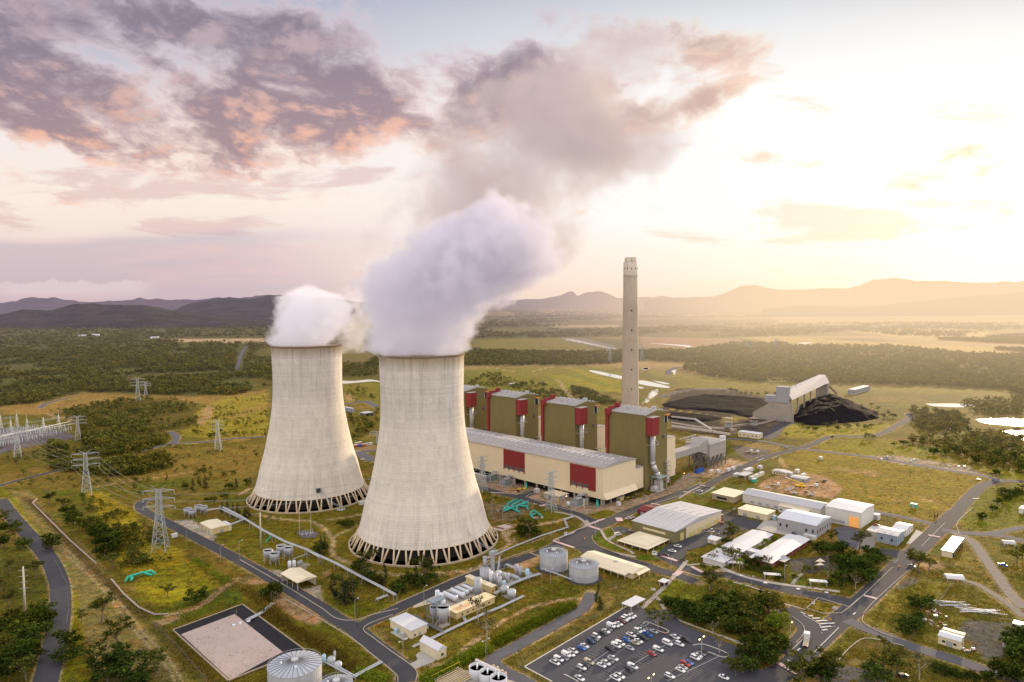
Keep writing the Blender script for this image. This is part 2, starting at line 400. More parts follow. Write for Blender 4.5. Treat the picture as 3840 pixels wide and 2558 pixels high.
def zone(c, pts, col, a=1.0, feather=4.0, rag=3.0, mott=.35, seed=3):
    """paint a patch: world polygon, ragged edge of `rag` metres"""
    global gc
    P = gpoly(c, pts); xs = [p[0] for p in P]; ys = [p[1] for p in P]; mg = feather+rag+2
    if col[2] > .08 and a > .65: BARE.append(P)
    k = np.where((gx > min(xs)-mg) & (gx < max(xs)+mg) & (gy > min(ys)-mg) & (gy < max(ys)+mg))[0]
    if not len(k): return
    X, Y = gx[k], gy[k]
    d = pdist(P, X, Y)+(fnoise(X, Y, max(rag*3, 3), seed, 3)-.5)*2*rag
    f = ss(d, -feather/2, feather/2)*a*(1-mott*ss(fnoise(X, Y, 9, seed+40, 3), .45, .75))
    gc[k] += (np.asarray(col)-gc[k])*f[:, None]
def track(c, pts, wd, col, a=.9, rag=.6, twin=0.0, soft=.7):
    global gc
    P = gpoly(c, pts); P = smooth_line(P)
    xs = [p[0] for p in P]; ys = [p[1] for p in P]; mg = wd+6
    k = np.where((gx > min(xs)-mg) & (gx < max(xs)+mg) & (gy > min(ys)-mg) & (gy < max(ys)+mg))[0]
    if not len(k): return
    X, Y = gx[k], gy[k]; d = ldist(P, X, Y)+(fnoise(X, Y, 5, 77, 2)-.5)*2*rag
    if twin: d = np.abs(d-twin)
    f = ss(-d, -wd/2-soft, -wd/2+soft)*a
    gc[k] += (np.asarray(col)-gc[k])*f[:, None]
def smooth_line(P, k=6):
    P = [np.array(p[:2], float) for p in P]
    if len(P) < 3: return [tuple(p) for p in P]
    Q = [2*P[0]-P[1]]+P+[2*P[-1]-P[-2]]; out = []
    for i in range(1, len(Q)-2):
        for j in range(k):
            s = j/k; a, b, c_, d = Q[i-1], Q[i], Q[i+1], Q[i+2]
            out.append(tuple(.5*((2*b)+(-a+c_)*s+(2*a-5*b+4*c_-d)*s*s+(-a+3*b-3*c_+d)*s**3)))
    out.append(tuple(P[-1])); return out
# far country: woodland floor and pale paddocks
far = ss(gy, 1100, 1900); gc = lerp(gc, C_FOR, far*(1-.85*ss(fnoise(gx, gy, 900, 21), .50, .60)))
gc = lerp(gc, np.array([.36, .27, .14]), far*ss(fnoise(gx*.35, gy, 700, 23), .55, .66)*.9*ss(gx/np.maximum(gy, 1), -.35, .05))
# dark bottom left corner, then left wood, clearings
zone('S', [(-100,1230),(60,1300),(160,1568),(160,1700),(-100,1700)], (.07,.07,.018), .7, 12, 8)  # corner shade and vignetting painted into the ground colour
zone('A', [(0,560),(700,420),(2240,420),(2240,640),(2100,1040),(1700,1080),(1500,1090),(1000,1060),(560,1080),(300,1160),(0,1180)], C_FOR, 1, 20, 12, .2)
zone('A', [(1350,605),(2240,605),(2240,650),(1500,632)], C_PALE*.9, .9, 20, 8)
zone('A', [(0,500),(110,505),(100,520),(0,520)], C_PALE*.8, .8, 15, 8)
zone('A', [(1100,395),(1400,400),(1430,440),(1150,440)], C_DRY, .8, 40, 20); zone('A', [(960,395),(1260,390),(1260,410),(960,412)], C_DRY, .8, 40, 20)
zone('A', [(0,1165),(180,1150),(420,1130),(700,1050),(900,1060),(1500,1090),(1700,1080),(2240,1040),(2240,1100),(1800,1170),(1400,1120),(900,1150),(600,1200),(400,1250),(0,1240)], C_DRY*1.05, .85, 8, 8)
zone('A', [(1700,1180),(1850,1110),(2240,1060),(2240,1410),(1900,1440),(1650,1440),(1500,1400)], (.27,.24,.055), .9, 6, 6)
zone('A', [(1720,1180),(1800,1170),(1780,1260),(1700,1330),(1640,1330)], C_DIRT, .7, 3, 3)
zone('A', [(1900,1250),(2240,1140),(2240,1190),(1950,1290)], C_DRY, .7, 5, 4)
zone('A', [(560,1190),(1400,1100),(1640,1180),(1640,1340),(1400,1420),(1300,1500),(700,1400)], (.10,.085,.022), .9, 8, 8)
# bands of rough grass left of the towers
zone('B', [(380,170),(1080,50),(1700,30),(1680,230),(900,250),(500,330),(0,300)], (.19,.145,.045), .8, 8, 7)
zone('B', [(560,330),(720,350),(900,500),(960,640),(1190,700),(1180,800),(880,870),(760,830),(800,700),(640,480)], (.30,.25,.05), .8, 5, 5)
zone('B', [(860,930),(1000,850),(1250,780),(1420,940),(1310,1030),(1120,1070),(930,1040)], (.25,.24,.045), .9, 4, 3)
zone('B', [(30,320),(200,330),(500,700),(1180,1480),(1250,1568),(700,1568),(560,1300),(420,900),(260,620)], (.22,.19,.09), .75, 4, 3, .2)
zone('B', [(0,300),(60,330),(300,640),(420,800),(500,1050),(560,1568),(390,1568),(450,1100),(440,950),(350,740),(0,420)], (.20,.20,.03), .8, 3, 3)
zone('B', [(0,700),(180,700),(300,900),(330,1100),(200,1500),(0,1568)], (.075,.08,.02), .8, 6, 6)
zone('B', [(970,1130),(1500,920),(1560,1000),(1560,1060),(1020,1230)], C_GREEN*.9, .8, 3, 2)
zone('B', [(1000,1170),(1170,1130),(1160,1160),(1020,1215)], C_DIRT, .7, 2, 2)
zone('B', [(1760,960),(1950,1060),(2072,1130),(2072,1180),(1900,1150),(1780,1060)], C_DIRT*.9, .85, 3, 3)
zone('B', [(1130,520),(1250,520),(1400,620),(1380,670),(1200,590)], (.45,.43,.40), .9, 2, 1)
track('B', [(385,690),(600,880),(760,1060),(900,1240),(1080,1440),(1160,1568)], 1.0, C_PALE*.8, .8, .3, 1.3, .4)
track('B', [(480,640),(700,880),(840,1100)], .8, C_PALE*.6, .5, .3, 1.2, .4)
track('B', [(1090,1135),(1250,1090),(1340,1040),(1500,920),(1600,895),(1690,920)], 5, C_DIRT, .9, .8)
track('B', [(640,300),(850,265),(1080,235),(1240,205)], 4, C_DIRT, .75, .8)
track('B', [(160,370),(330,530),(560,790),(860,1080),(950,1160)], 5, (.10,.07,.03), .85, .8)
track('B', [(990,1190),(1180,1380),(1350,1568)], 6, (.10,.085,.035), .8, 1.5)
# mown grass on the site
zone('B', [(1390,600),(1560,560),(1650,480),(2072,520),(2072,1010),(1400,680)], (.145,.14,.026), .85, 3, 3, .25)
zone('C', [(0,300),(760,330),(830,560),(900,760),(1700,740),(1850,560),(2135,500),(2135,640),(1700,790),(830,1110),(600,1010),(0,650)], (.15,.135,.03), .8, 3, 3, .3)
zone('C', [(640,960),(780,960),(1100,1010),(900,1100),(740,1110),(610,1040)], (.13,.15,.02), .8, 2, 2, .2)
zone('C', [(900,1170),(1120,1080),(2135,700),(2135,1300),(1500,1568),(1280,1568),(1270,1480),(1000,1320)], (.16,.14,.035), .85, 3, 3, .3)
zone('C', [(980,1190),(1060,1170),(1130,1320),(1100,1340)], C_DIRT*.8, .5, 3, 3)
zone('C', [(0,830),(140,830),(160,850),(90,860),(0,850)], C_DIRT, .8, 2, 2); zone('C', [(290,1010),(400,1010),(580,1120),(560,1150),(330,1060)], C_DIRT*.85, .8, 3, 3)
zone('C', [(560,1240),(680,1160),(1110,1440),(1140,1568),(880,1568),(760,1420)], (.13,.13,.025), .8, 3, 2, .3)
zone('C', [(600,1000),(420,900),(590,860),(600,1030)], (.36,.33,.29), .9, 1, .5, .4)
zone('C', [(110,740),(320,760),(380,790),(290,850),(250,830)], (.38,.35,.30), .95, 1, .5, .3)
zone('C', [(440,690),(510,710),(470,750),(410,740)], (.36,.33,.29), .8, 1, .5); zone('C', [(590,770),(660,750),(650,790),(610,810)], C_DIRT, .8, 1.5, 1)
for cc, pp, wd in (('C', [(0,200),(60,165),(110,150)], 3.2), ('C', [(100,345),(330,385),(520,400),(620,460),(680,540),(670,620),(740,680),(870,720),(1000,765),(1200,790),(1500,770),(1700,745),(1780,700),(1900,630),(1960,560)], 3.4), ('C', [(640,385),(760,370),(900,345)], 3), ('C', [(680,520),(740,480),(850,435)], 2), ('C', [(1960,560),(1920,480),(2000,430),(2135,420)], 4),
    ('K', [(120,1320),(300,1320),(500,1250),(700,1080),(900,930),(1100,790),(1300,680),(1500,590),(1800,520),(2080,480),(2180,510)], 3.2), ('J', [(700,1200),(760,1160),(1100,1060),(1400,1010),(1560,960)], 4.5), ('J', [(820,1230),(850,1320),(1000,1330),(1200,1260),(1400,1180)], 1.2), ('J', [(760,1150),(700,1250),(760,1330),(600,1420),(420,1540)], 3)):
    track(cc, pp, wd, C_PALE*.85, .85, .5)
zone('K', [(220,170),(700,130),(880,100),(900,120),(700,175),(300,200)], C_PALE*.8, .5, 2, 1.5)
for c_, pp in (('K', [(430,240),(520,210),(470,290),(400,280)]), ('K', [(1260,70),(1440,20),(1560,30),(1500,90),(1340,120)]), ('K', [(1130,620),(1210,610),(1180,650),(1110,650)]), ('K', [(60,680),(140,680),(110,710)]), ('D', [(40,460),(200,370),(310,350),(300,400),(130,460)]), ('D', [(960,700),(1050,760),(1000,830),(930,860),(960,780)]), ('E', [(1440,400),(1800,430),(1890,440),(1780,470),(1600,490)]), ('E', [(950,1190),(1100,1180),(1160,1210),(1000,1230)])):
    zone(c_, pp, C_DIRT, .75, 2, 1.5)
zone('K', [(1500,330),(1900,180),(1960,330),(2100,360),(2050,470),(1600,470)], (.10,.13,.022), .7, 3, 3)
zone('K', [(990,1090),(1500,860),(1700,760),(1600,960),(1330,1130),(1210,1230)], (.05,.07,.015), .6, 3, 3)
zone('K', [(1450,1040),(1700,930),(2000,800),(2354,640),(2354,670),(2000,840),(1700,980),(1470,1060)], C_DIRT*.85, .85, 2, 1.2)
zone('K', [(1215,1230),(1500,1060),(2354,640),(2354,760),(1400,1340),(1260,1330)], (.15,.13,.045), .8, 1, .5, .3)
# turbine hall forecourt
zone('J', [(0,420),(250,300),(960,350),(2352,700),(2352,830),(1900,900),(1500,790),(1100,690),(900,600),(620,590),(300,490),(260,420)], (.33,.27,.22), .9, 1, .5, .4)
zone('J', [(990,640),(1150,580),(1900,700),(1900,900),(1300,760)], (.36,.29,.23), .9, 1, .5, .4)
zone('J', [(330,700),(600,760),(760,700),(1100,780),(1000,900),(900,960),(500,1030),(420,900)], (.19,.155,.11), .8, 3, 3, .3)
zone('J', [(1930,900),(2160,820),(2352,830),(2352,900),(2160,950),(2000,940)], (.15,.14,.03), 1, 1, .3, .3)
zone('J', [(1160,840),(1330,800),(1560,890),(1500,930),(1210,970)], (.13,.14,.025), .9, 1, .5, .2)
zone('Q', [(540,890),(740,930),(640,970),(380,990),(360,950)], (.16,.15,.03), .95, .8, .3, .3)
zone('Q', [(700,1020),(1000,870),(1240,760),(1700,530),(1760,500),(1700,450),(1560,440),(1400,580),(1100,700),(640,820),(560,860),(750,930)], (.36,.29,.235), .95, 1, .3, .35)
zone('Q', [(1290,800),(1500,740),(1740,760),(1400,840)], (.12,.14,.025), .95, .8, .3, .2)
for pp in ([(1890,580),(2010,570),(2120,590),(2060,640),(1930,640)], [(1810,680),(1870,640),(1970,640),(1930,690)], [(1630,680),(1780,690),(1900,710),(1790,735),(1640,720)], [(1710,790),(1790,775),(1900,800),(1860,820),(1780,815)], [(520,1160),(640,1110),(700,1170),(590,1250)], [(610,1270),(700,1225),(770,1250),(690,1295)]):
    zone('Q', pp, (.11,.14,.02), 1, .6, .2, .2)
zone('Q', [(400,1180),(500,1140),(570,1280),(800,1390),(780,1420),(540,1330),(410,1250)], (.09,.14,.015), 1, .8, .3, .2)
zone('Q', [(950,1470),(1100,1440),(1340,1500),(1300,1513),(960,1510)], (.09,.14,.015), 1, .6, .3, .2); zone('Q', [(1210,1390),(1250,1350),(1430,1330),(1420,1400),(1300,1450)], (.09,.14,.015), 1, .6, .3, .2)
zone('Q', [(1870,910),(2040,870),(2354,960),(2354,1100),(2250,1110),(1700,1180),(1750,1050)], (.09,.085,.09), .95, .6, .3, .3)
zone('Q', [(1570,1250),(1760,1150),(1960,1210),(1780,1310),(1560,1350),(1500,1330)], (.38,.34,.28), .95, .6, .3, .3)
# grass near the car park
zone('D', [(1440,740),(1490,700),(1650,560),(1930,660),(1950,770),(1750,790),(1500,830)], (.12,.15,.022), .95, 1, .5, .25)
zone('D', [(900,560),(1240,580),(1440,480),(1600,530),(1440,740),(1300,860),(1150,840),(700,1100),(400,1260),(200,1400),(40,1400),(30,1350),(300,1180),(700,960),(900,880)], (.15,.135,.04), .8, 2, 1.5, .35)
zone('D', [(990,620),(1100,600),(1150,650),(960,680)], C_DIRT*.8, .6, 3, 2)
zone('D', [(1330,870),(1440,760),(1520,860)], (.14,.14,.03), .9, 1, .5)
# right-hand side
zone('E', [(1110,820),(1250,700),(1420,560),(1700,540),(1840,560),(1500,1010),(1440,1040),(1250,970),(1110,900)], (.16,.145,.035), .95, 1.5, 1, .3)
zone('E', [(1430,560),(1500,540),(1560,580),(1400,640),(1330,620)], C_GREY*1.3, .7, 3, 2)
zone('E', [(1860,560),(2354,860),(2354,1180),(2100,1200),(1500,1060),(1540,1000)], (.13,.12,.03), .9, 1.5, 1, .3)
zone('E', [(1900,880),(2250,900),(2250,1150),(2060,1200),(1850,960)], (.09,.09,.095), .9, 3, 2, .4)
zone('E', [(2060,290),(2354,280),(2354,700),(2250,620)], (.14,.13,.035), .8, 2, 2)
zone('E', [(1650,390),(1760,280),(1960,300),(2000,420),(2200,760),(1880,560)], (.19,.16,.05), .8, 2, 2)
zone('E', [(900,1200),(1100,1020),(1380,1070),(1700,1200),(2100,1359),(1300,1359),(1200,1290)], (.11,.10,.03), .9, 2, 1.5, .3)
zone('E', [(1840,100),(1960,0),(2354,0),(2354,140),(2100,200),(1900,180)], (.16,.16,.03), .9, 2, 2)
zone('E', [(680,760),(760,705),(1000,780),(940,830),(800,830),(670,790)], (.17,.14,.03), 1, .6, .2, .3)
zone('E', [(560,860),(650,950),(640,1020),(540,1090),(480,900)], (.12,.13,.03), .9, 1, .5)
zone('E', [(520,410),(860,380),(880,470),(700,520),(560,500)], (.085,.085,.09), .95, 1, .5, .2)
zone('E', [(1200,330),(1240,350),(1380,400),(1340,460),(1110,700),(930,650),(900,600),(1200,560)], (.10,.10,.03), .9, 1, .5)
zone('F', [(880,590),(1100,580),(2060,760),(2100,790),(1820,1050),(1600,1050),(1360,990),(1100,910),(1170,850),(1090,780),(900,740),(750,660)], (.215,.18,.04), .95, 2, 2, .35)
for pp in ([(1280,720),(1360,730),(1420,750),(1300,745)], [(1660,900),(1830,940),(1800,950),(1700,930)], [(1100,700),(1400,760),(1380,770),(1100,715)], [(1480,900),(1560,930),(1500,940)]): zone('F', pp, C_DIRT, .6, 4, 3)
zone('F', [(600,830),(680,770),(930,745),(1050,770),(1160,850),(1090,915),(900,890),(640,860)], C_DIRT*.95, .95, 1.5, 1, .25)
zone('F', [(430,560),(700,590),(640,640),(520,660),(450,600)], C_GREY*1.4, .9, 3, 2); zone('F', [(390,520),(560,540),(760,560),(720,600),(640,590),(440,560)], (.26,.2,.1), .8, 3, 2)
zone('F', [(280,700),(420,650),(560,680),(480,740),(380,770),(200,770),(130,750)], (.42,.32,.23), .95, 1.5, .8, .3)
zone('F', [(700,480),(830,420),(1000,440),(1450,420),(1500,440),(1300,495),(1000,520),(800,510)], (.24,.22,.04), .95, 3, 2)
zone('F', [(940,560),(1080,520),(1460,520),(1700,600),(2000,700),(2354,760),(2354,830),(2130,740),(1300,630)], (.20,.19,.035), .9, 3, 3)
zone('F', [(1320,630),(1500,630),(2000,700),(2080,760),(2000,750),(1560,690),(1340,650)], (.34,.30,.26), .9, 3, 2)
zone('F', [(1920,1050),(2030,860),(2354,800),(2354,1080),(2120,1130)], (.13,.14,.025), .9, 2, 2)
zone('F', [(2020,260),(2354,250),(2354,540),(2240,500),(2000,430),(1900,370)], (.17,.14,.05), .8, 4, 4)
zone('L', [(300,200),(850,190),(1500,320),(1600,600),(1300,680),(1050,760),(230,640),(100,480)], (.012,.009,.010), .98, 4, 3, .15)
zone('L', [(1000,560),(1250,530),(1330,580),(1150,610),(1000,640)], (.17,.15,.04), .8, 4, 3); zone('L', [(860,610),(1010,590),(1100,640),(900,690)], (.20,.18,.05), .8, 4, 3)
track('L', [(200,465),(600,530),(900,580),(1080,600)], 6, (.30,.25,.06), .9, 2)
zone('L', [(230,640),(900,720),(1000,800),(900,830),(230,740)], (.05,.035,.03), .9, 4, 2)
zone('L', [(1560,600),(1800,640),(1650,700),(1560,790),(1450,850),(1150,840),(1100,700)], (.06,.055,.06), .95, 2, 1.5)
zone('G', [(770,110),(1330,60),(1340,240),(900,220)], (.20,.22,.03), .9, 8, 5)
for i, col in enumerate(((.32,.27,.03), (.16,.20,.03), (.34,.28,.03), (.12,.15,.03))):
    zone('G', [(790+i*60,110-i*22),(880+i*60,100-i*18),(1330,215-i*42),(1330,240-i*40),(1180+i*40,225-i*22)], col, .9, 6, 5)
zone('G', [(1200,80),(1340,90),(1700,190),(1800,190),(1500,80),(1300,60)], (.07,.05,.05), .85, 6, 5)
zone('G', [(160,70),(860,50),(1060,100),(780,110),(900,240),(500,230),(160,180)], (.14,.15,.03), .8, 12, 8)
zone('N', [(340,250),(450,250),(617,295),(560,300),(430,275)], (.20,.19,.20), .9, 15, 8); zone('N', [(690,245),(1130,255),(1130,275),(880,300),(690,290)], (.33,.22,.15), .9, 20, 12)
zone('N', [(0,262),(250,250),(340,252),(520,300),(0,310)], (.17,.16,.04), .9, 20, 12); zone('N', [(1130,250),(1320,245),(1600,262),(2354,300),(2354,325),(1600,290),(1330,285)], (.42,.33,.14), .95, 20, 15)
zone('N', [(1600,222),(1950,205),(2200,225),(2190,248),(1900,245),(1850,252)], (.48,.36,.18), .95, 20, 15); zone('N', [(260,120),(620,130),(1150,140),(1150,155),(700,150),(250,150)], (.45,.36,.2), .9, 60, 30)
zone('N', [(300,195),(600,195),(600,207),(320,205)], (.45,.36,.22), .8, 20, 15); zone('N', [(1250,160),(1900,180),(1900,190),(1300,185)], (.48,.38,.2), .8, 60, 30)
zone('N', [(0,375),(400,368),(620,375),(1000,420),(1400,460),(2354,480),(2354,500),(900,470),(0,480)], (.19,.18,.035), .6, 15, 10)
zone('O', [(120,350),(680,320),(680,640),(140,640)], (.18,.17,.035), .85, 6, 5); zone('O', [(150,480),(240,500),(340,600),(200,600)], C_DIRT, .7, 4, 3)
zone('O', [(300,1290),(640,1250),(640,1320),(320,1350)], C_DIRT*.7, .8, 2, 1.5); zone('I', [(0,790),(340,710),(700,630),(1100,560),(1060,490),(700,440),(0,400)], (.115,.11,.145), .97, 2, 1, .3)
for cc, pp, wd in (('G', [(150,40),(330,50),(620,90),(860,45),(1200,30)], 6), ('G', [(860,140),(900,190),(970,280)], 6), ('F', [(745,640),(770,690),(800,710)], 3), ('I', [(700,200),(830,250),(1300,330),(1500,330)], 5)):
    track(cc, pp, wd, C_PALE*.8, .8, 1)
# verges along the road edges are painted after the roads are laid out (02 list)
# ------------------------------------------------------------------ roads: ribbons 3 cm apart in height, kerbs, markings
ASPH = M('asphalt', (.060,.059,.064), .9, .22, .12, spec=.2)
ASPH2 = M('asphalt_old', (.10,.098,.108), .9, .25, .1, spec=.2)
CONC = M('pale_concrete', (.40,.37,.33), .85, .15, .4)
WHITE = M('white_paint_marking', (.62,.61,.58), .8, .15, .8)
PINK = M('red_white_crossing_paint', (.55,.22,.22), .85, .15, .8)
KERB = M('kerb_concrete', (.42,.36,.28), .9, .2, .6)
_rz = [0.27]; _rk = [0]
def zrank():
    _rk[0] += 1; return .05+(_rk[0] % 40)*.005
ROADS = []
def ribbon_mb(P, wd, z, mb=None):
    mb = mb or MB(); n = len(P); L, R = [], []
    for i in range(n):
        a = np.array(P[max(i-1,0)]); b = np.array(P[min(i+1,n-1)]); d = (b-a)/max(np.hypot(*(b-a)), 1e-6); nn = np.array([-d[1], d[0]])
        p = np.array(P[i]); w_ = wd if not hasattr(wd, '__len__') else wd[0]+(wd[1]-wd[0])*i/(n-1)
        L.append((*(p+nn*w_/2), z)); R.append((*(p-nn*w_/2), z))
    mb.add(L+R, [(n+i, n+i+1, i+1, i) for i in range(n-1)]); return mb
def road(name, c, pts, wd, mat=None, verge=True, kind='structure'):
    P = smooth_line([tuple(G(c, x, y)[:2]) for x, y in pts])
    o = ribbon_mb(P, wd, zrank()).build(name, mat or ASPH); o['kind'] = kind
    if verge: ROADS.append((P, wd))
    return o
def flat(name, c, pts, mat, kind='structure', z=None):
    P = [tuple(G(c, x, y)[:2]) for x, y in pts]
    if sum(P[i][0]*P[(i+1)%len(P)][1]-P[(i+1)%len(P)][0]*P[i][1] for i in range(len(P))) < 0: P = P[::-1]
    z = zrank() if z is None else z; BARE.append(P)
    mb = MB(); mb.add([(x, y, z) for x, y in P], [tuple(range(len(P)))])
    o = mb.build(name, mat)
    if kind: o['kind'] = kind
    return o
road('road', 'B', [(1010,375),(925,398),(912,438),(965,478),(1080,535),(1250,622),(1500,752),(1700,862),(1900,985),(2072,1090)], 8.5)
road('road', 'C', [(380,905),(560,1010),(700,1105),(830,1180),(960,1285),(1110,1400),(1200,1480),(1215,1568)], 9.5)
road('road', 'C', [(800,1165),(900,1150),(1150,1030),(1430,905),(1700,790),(2135,640)], 9)
road('road', 'J', [(1160,1490),(1420,1370),(1750,1190),(2050,1080),(2200,1020),(2352,940)], 10)
road('road', 'Q', [(340,1075),(640,1010),(840,920),(1100,820),(1400,720),(1650,620),(1800,560)], 10)
road('road', 'F', [(210,870),(330,790),(480,720),(650,640),(850,588),(950,560),(1080,506),(1250,503),(1400,490),(1500,440),(1600,385),(1590,355)], 9)
road('road', 'J', [(2080,1090),(2000,1010),(1850,950),(1650,860),(1450,800),(1250,740),(1050,690),(850,640),(620,590),(420,530),(280,490)], 9)
road('road', 'J', [(900,650),(1000,600),(1130,560)], 12)
road('road', 'D', [(600,180),(700,240),(800,310),(1000,345),(1200,400),(1450,480),(1680,545),(1830,600)], 9)
road('road', 'E', [(30,520),(200,560),(400,610),(700,680),(950,730),(1080,760)], 11)
road('road', 'D', [(1480,335),(1600,400),(1750,470),(1900,520),(2100,530),(2321,590)], 8)
road('road', 'E', [(300,1370),(560,1230),(700,1080),(900,900),(1100,740),(1290,560),(1440,420),(1600,260),(1740,130),(1830,40)], 12)
road('road', 'F', [(1760,1120),(1890,1020),(2000,900),(2080,830),(2180,800),(2354,800)], 9.5)
road('road', 'F', [(2200,800),(2100,765),(1900,735),(1700,700),(1500,665),(1300,635),(1000,600),(880,585)], 8, ASPH2)
road('road', 'E', [(1160,30),(1300,60),(1500,100),(1660,140)], 7, ASPH2)
road('road', 'E', [(1720,180),(1900,205),(2050,215),(2200,230),(2354,270)], 8, ASPH2)
road('road', 'E', [(2050,215),(2200,190),(2354,160)], 6, ASPH2)
road('track', 'E', [(1800,200),(1950,270),(2050,400),(2150,540),(2250,680),(2354,790)], 6, M('gravel_track', (.20,.175,.145), .95, .3, .3))
road('track', 'E', [(1860,570),(1980,600),(2120,680),(2250,770),(2354,860)], 4, MATS['gravel_track'])
road('road', 'E', [(980,880),(1120,940),(1250,990),(1500,1090),(1800,1180),(2100,1280),(2354,1350)], 8, ASPH2)
road('road', 'E', [(800,1359),(950,1290),(1100,1310),(1250,1380)], 12, ASPH2, False)
road('road', 'E', [(500,790),(620,860),(700,960),(640,1060),(560,1160)], 12)
road('road', 'B', [(0,385),(60,470),(180,610),(300,745),(370,880),(392,1000),(387,1150),(360,1300),(310,1500),(280,1620)], 10)
road('road', 'I', [(-60,1275),(150,1215),(300,1175),(700,1075),(1080,990)], 6)
road('road', 'A', [(1420,1388),(1470,1410),(1478,1450),(1440,1490),(1330,1512),(1150,1560)], 8, ASPH2)
road('road', 'A', [(1440,1495),(1560,1480),(1740,1472),(1900,1450),(2240,1428)], 7, ASPH2)
road('road', 'A', [(330,1190),(380,1155),(460,1130),(600,1095)], 8, ASPH2)
road('road', 'A', [(1985,870),(2005,800),(2035,720),(2070,670)], 12, ASPH2, False)
road('road', 'K', [(2250,420),(2200,520),(2130,620),(1900,760),(1500,980),(1250,1120),(1080,1200),(1000,1280),(1100,1380),(1250,1460),(1420,1540),(1500,1600)], 7, ASPH2)
road('road', 'O', [(120,640),(280,635),(480,610),(640,690)], 12, ASPH2); road('road', 'O', [(330,1350),(430,1400),(560,1460),(640,1480)], 14, ASPH2); road('road', 'O', [(330,1370),(470,1345),(620,1330)], 9, ASPH2)
road('road', 'L', [(900,850),(1200,870),(1500,900),(1720,950),(1850,960)], 9, ASPH2, False)
road('road', 'L', [(1800,640),(1650,700),(1560,800),(1450,860)], 16, M('coal_dusted_road', (.055,.05,.055), .9, .2, .2), False)
road('road', 'L', [(80,310),(300,250),(550,210),(850,205),(1100,230)], 9, ASPH2); road('road', 'N', [(820,410),(815,395),(850,380),(870,378)], 14, ASPH2, False)
flat('yard', 'D', [(560,210),(680,100),(800,60),(900,100),(830,150),(830,200),(900,260),(1100,340),(900,330),(760,260),(640,270)], ASPH)
flat('car_park', 'D', [(180,1422),(1155,845),(1270,820),(1330,875),(1560,870),(1650,960),(1700,1010),(2240,1235),(2321,1300),(2500,1500),(2400,1640),(560,1640)], M('car_park_asphalt', (.066,.066,.076), .9, .2, .1, spec=.2))
flat('yard', 'D', [(1450,330),(1560,240),(1700,190),(2090,70),(2321,30),(2321,90),(1900,260),(1740,300),(1720,400),(1640,420)], ASPH)
flat('yard', 'E', [(0,60),(350,120),(260,170),(100,210),(0,230)], ASPH); flat('yard', 'E', [(1130,180),(1200,130),(1340,170),(1260,215)], M('white_slab', (.52,.52,.52), .8, .1, .3))
flat('yard', 'E', [(1440,290),(1520,180),(1620,220),(1540,280)], CONC); flat('yard', 'E', [(880,170),(960,150),(1110,190),(1210,200),(1200,330),(1060,330),(930,290)], ASPH2)
flat('yard', 'E', [(1180,320),(1300,330),(1450,350),(1390,410),(1340,390),(1200,350)], ASPH); flat('yard', 'E', [(280,170),(350,100),(450,110),(700,230),(640,250),(400,200)], CONC)
flat('yard', 'Q', [(1670,670),(1830,600),(1960,600),(1780,690)], M('parking_slab', (.30,.28,.27), .85, .1, .3)); flat('yard', 'Q', [(1690,663),(1840,605),(1910,608),(1770,680)], ASPH)
flat('yard', 'J', [(470,1090),(700,1040),(800,1070),(640,1150),(560,1130)], M('pinkish_slab', (.50,.42,.38), .85, .15, .3))
flat('yard', 'Q', [(640,1110),(760,1090),(900,1120),(930,1180),(780,1180),(690,1150)], ASPH)
flat('driveway', 'C', [(1280,1370),(1320,1340),(1440,1400),(1400,1425),(1300,1465),(1270,1475),(1240,1435),(1290,1410)], CONC)
flat('driveway', 'K', [(0,580),(280,450),(700,250),(760,280),(400,520),(200,560),(0,610)], M('cream_path', (.50,.43,.30), .85, .15, .4))
# footpaths
PATHM = M('footpath', (.38,.34,.29), .9, .15, .4)
for cc, pp, wd in (('D', [(450,205),(560,150),(780,50),(770,0)], 1.8), ('D', [(910,95),(980,200),(1170,290),(1230,330)], 2), ('D', [(980,205),(1060,150)], 1.8),
    ('D', [(1310,855),(1450,720),(1580,590),(1700,450),(1740,390)], 2.6), ('D', [(1440,740),(1490,800),(1530,870)], 2.2), ('D', [(1660,970),(1900,1060),(2100,1130),(2321,1210)], 1.8), ('E', [(0,470),(180,540),(400,590),(700,630),(930,660)], 3.2),
    ('E', [(560,600),(600,550),(640,520)], 2), ('E', [(50,575),(200,610),(450,690)], 1.6), ('J', [(1400,860),(1700,920),(1850,1010),(1880,1060)], 2.6), ('J', [(1880,1070),(1800,1130),(1600,1200),(1380,1280)], 1.4), ('Q', [(730,1180),(590,1260)], 1.2),
    ('D', [(970,300),(1100,330),(1250,360)], 3), ('D', [(1740,440),(1900,430),(2050,470),(2321,560)], 2.2), ('Q', [(1500,740),(1620,660),(1760,590)], 1.6)):
    road('footpath', cc, pp, wd, PATHM, False)
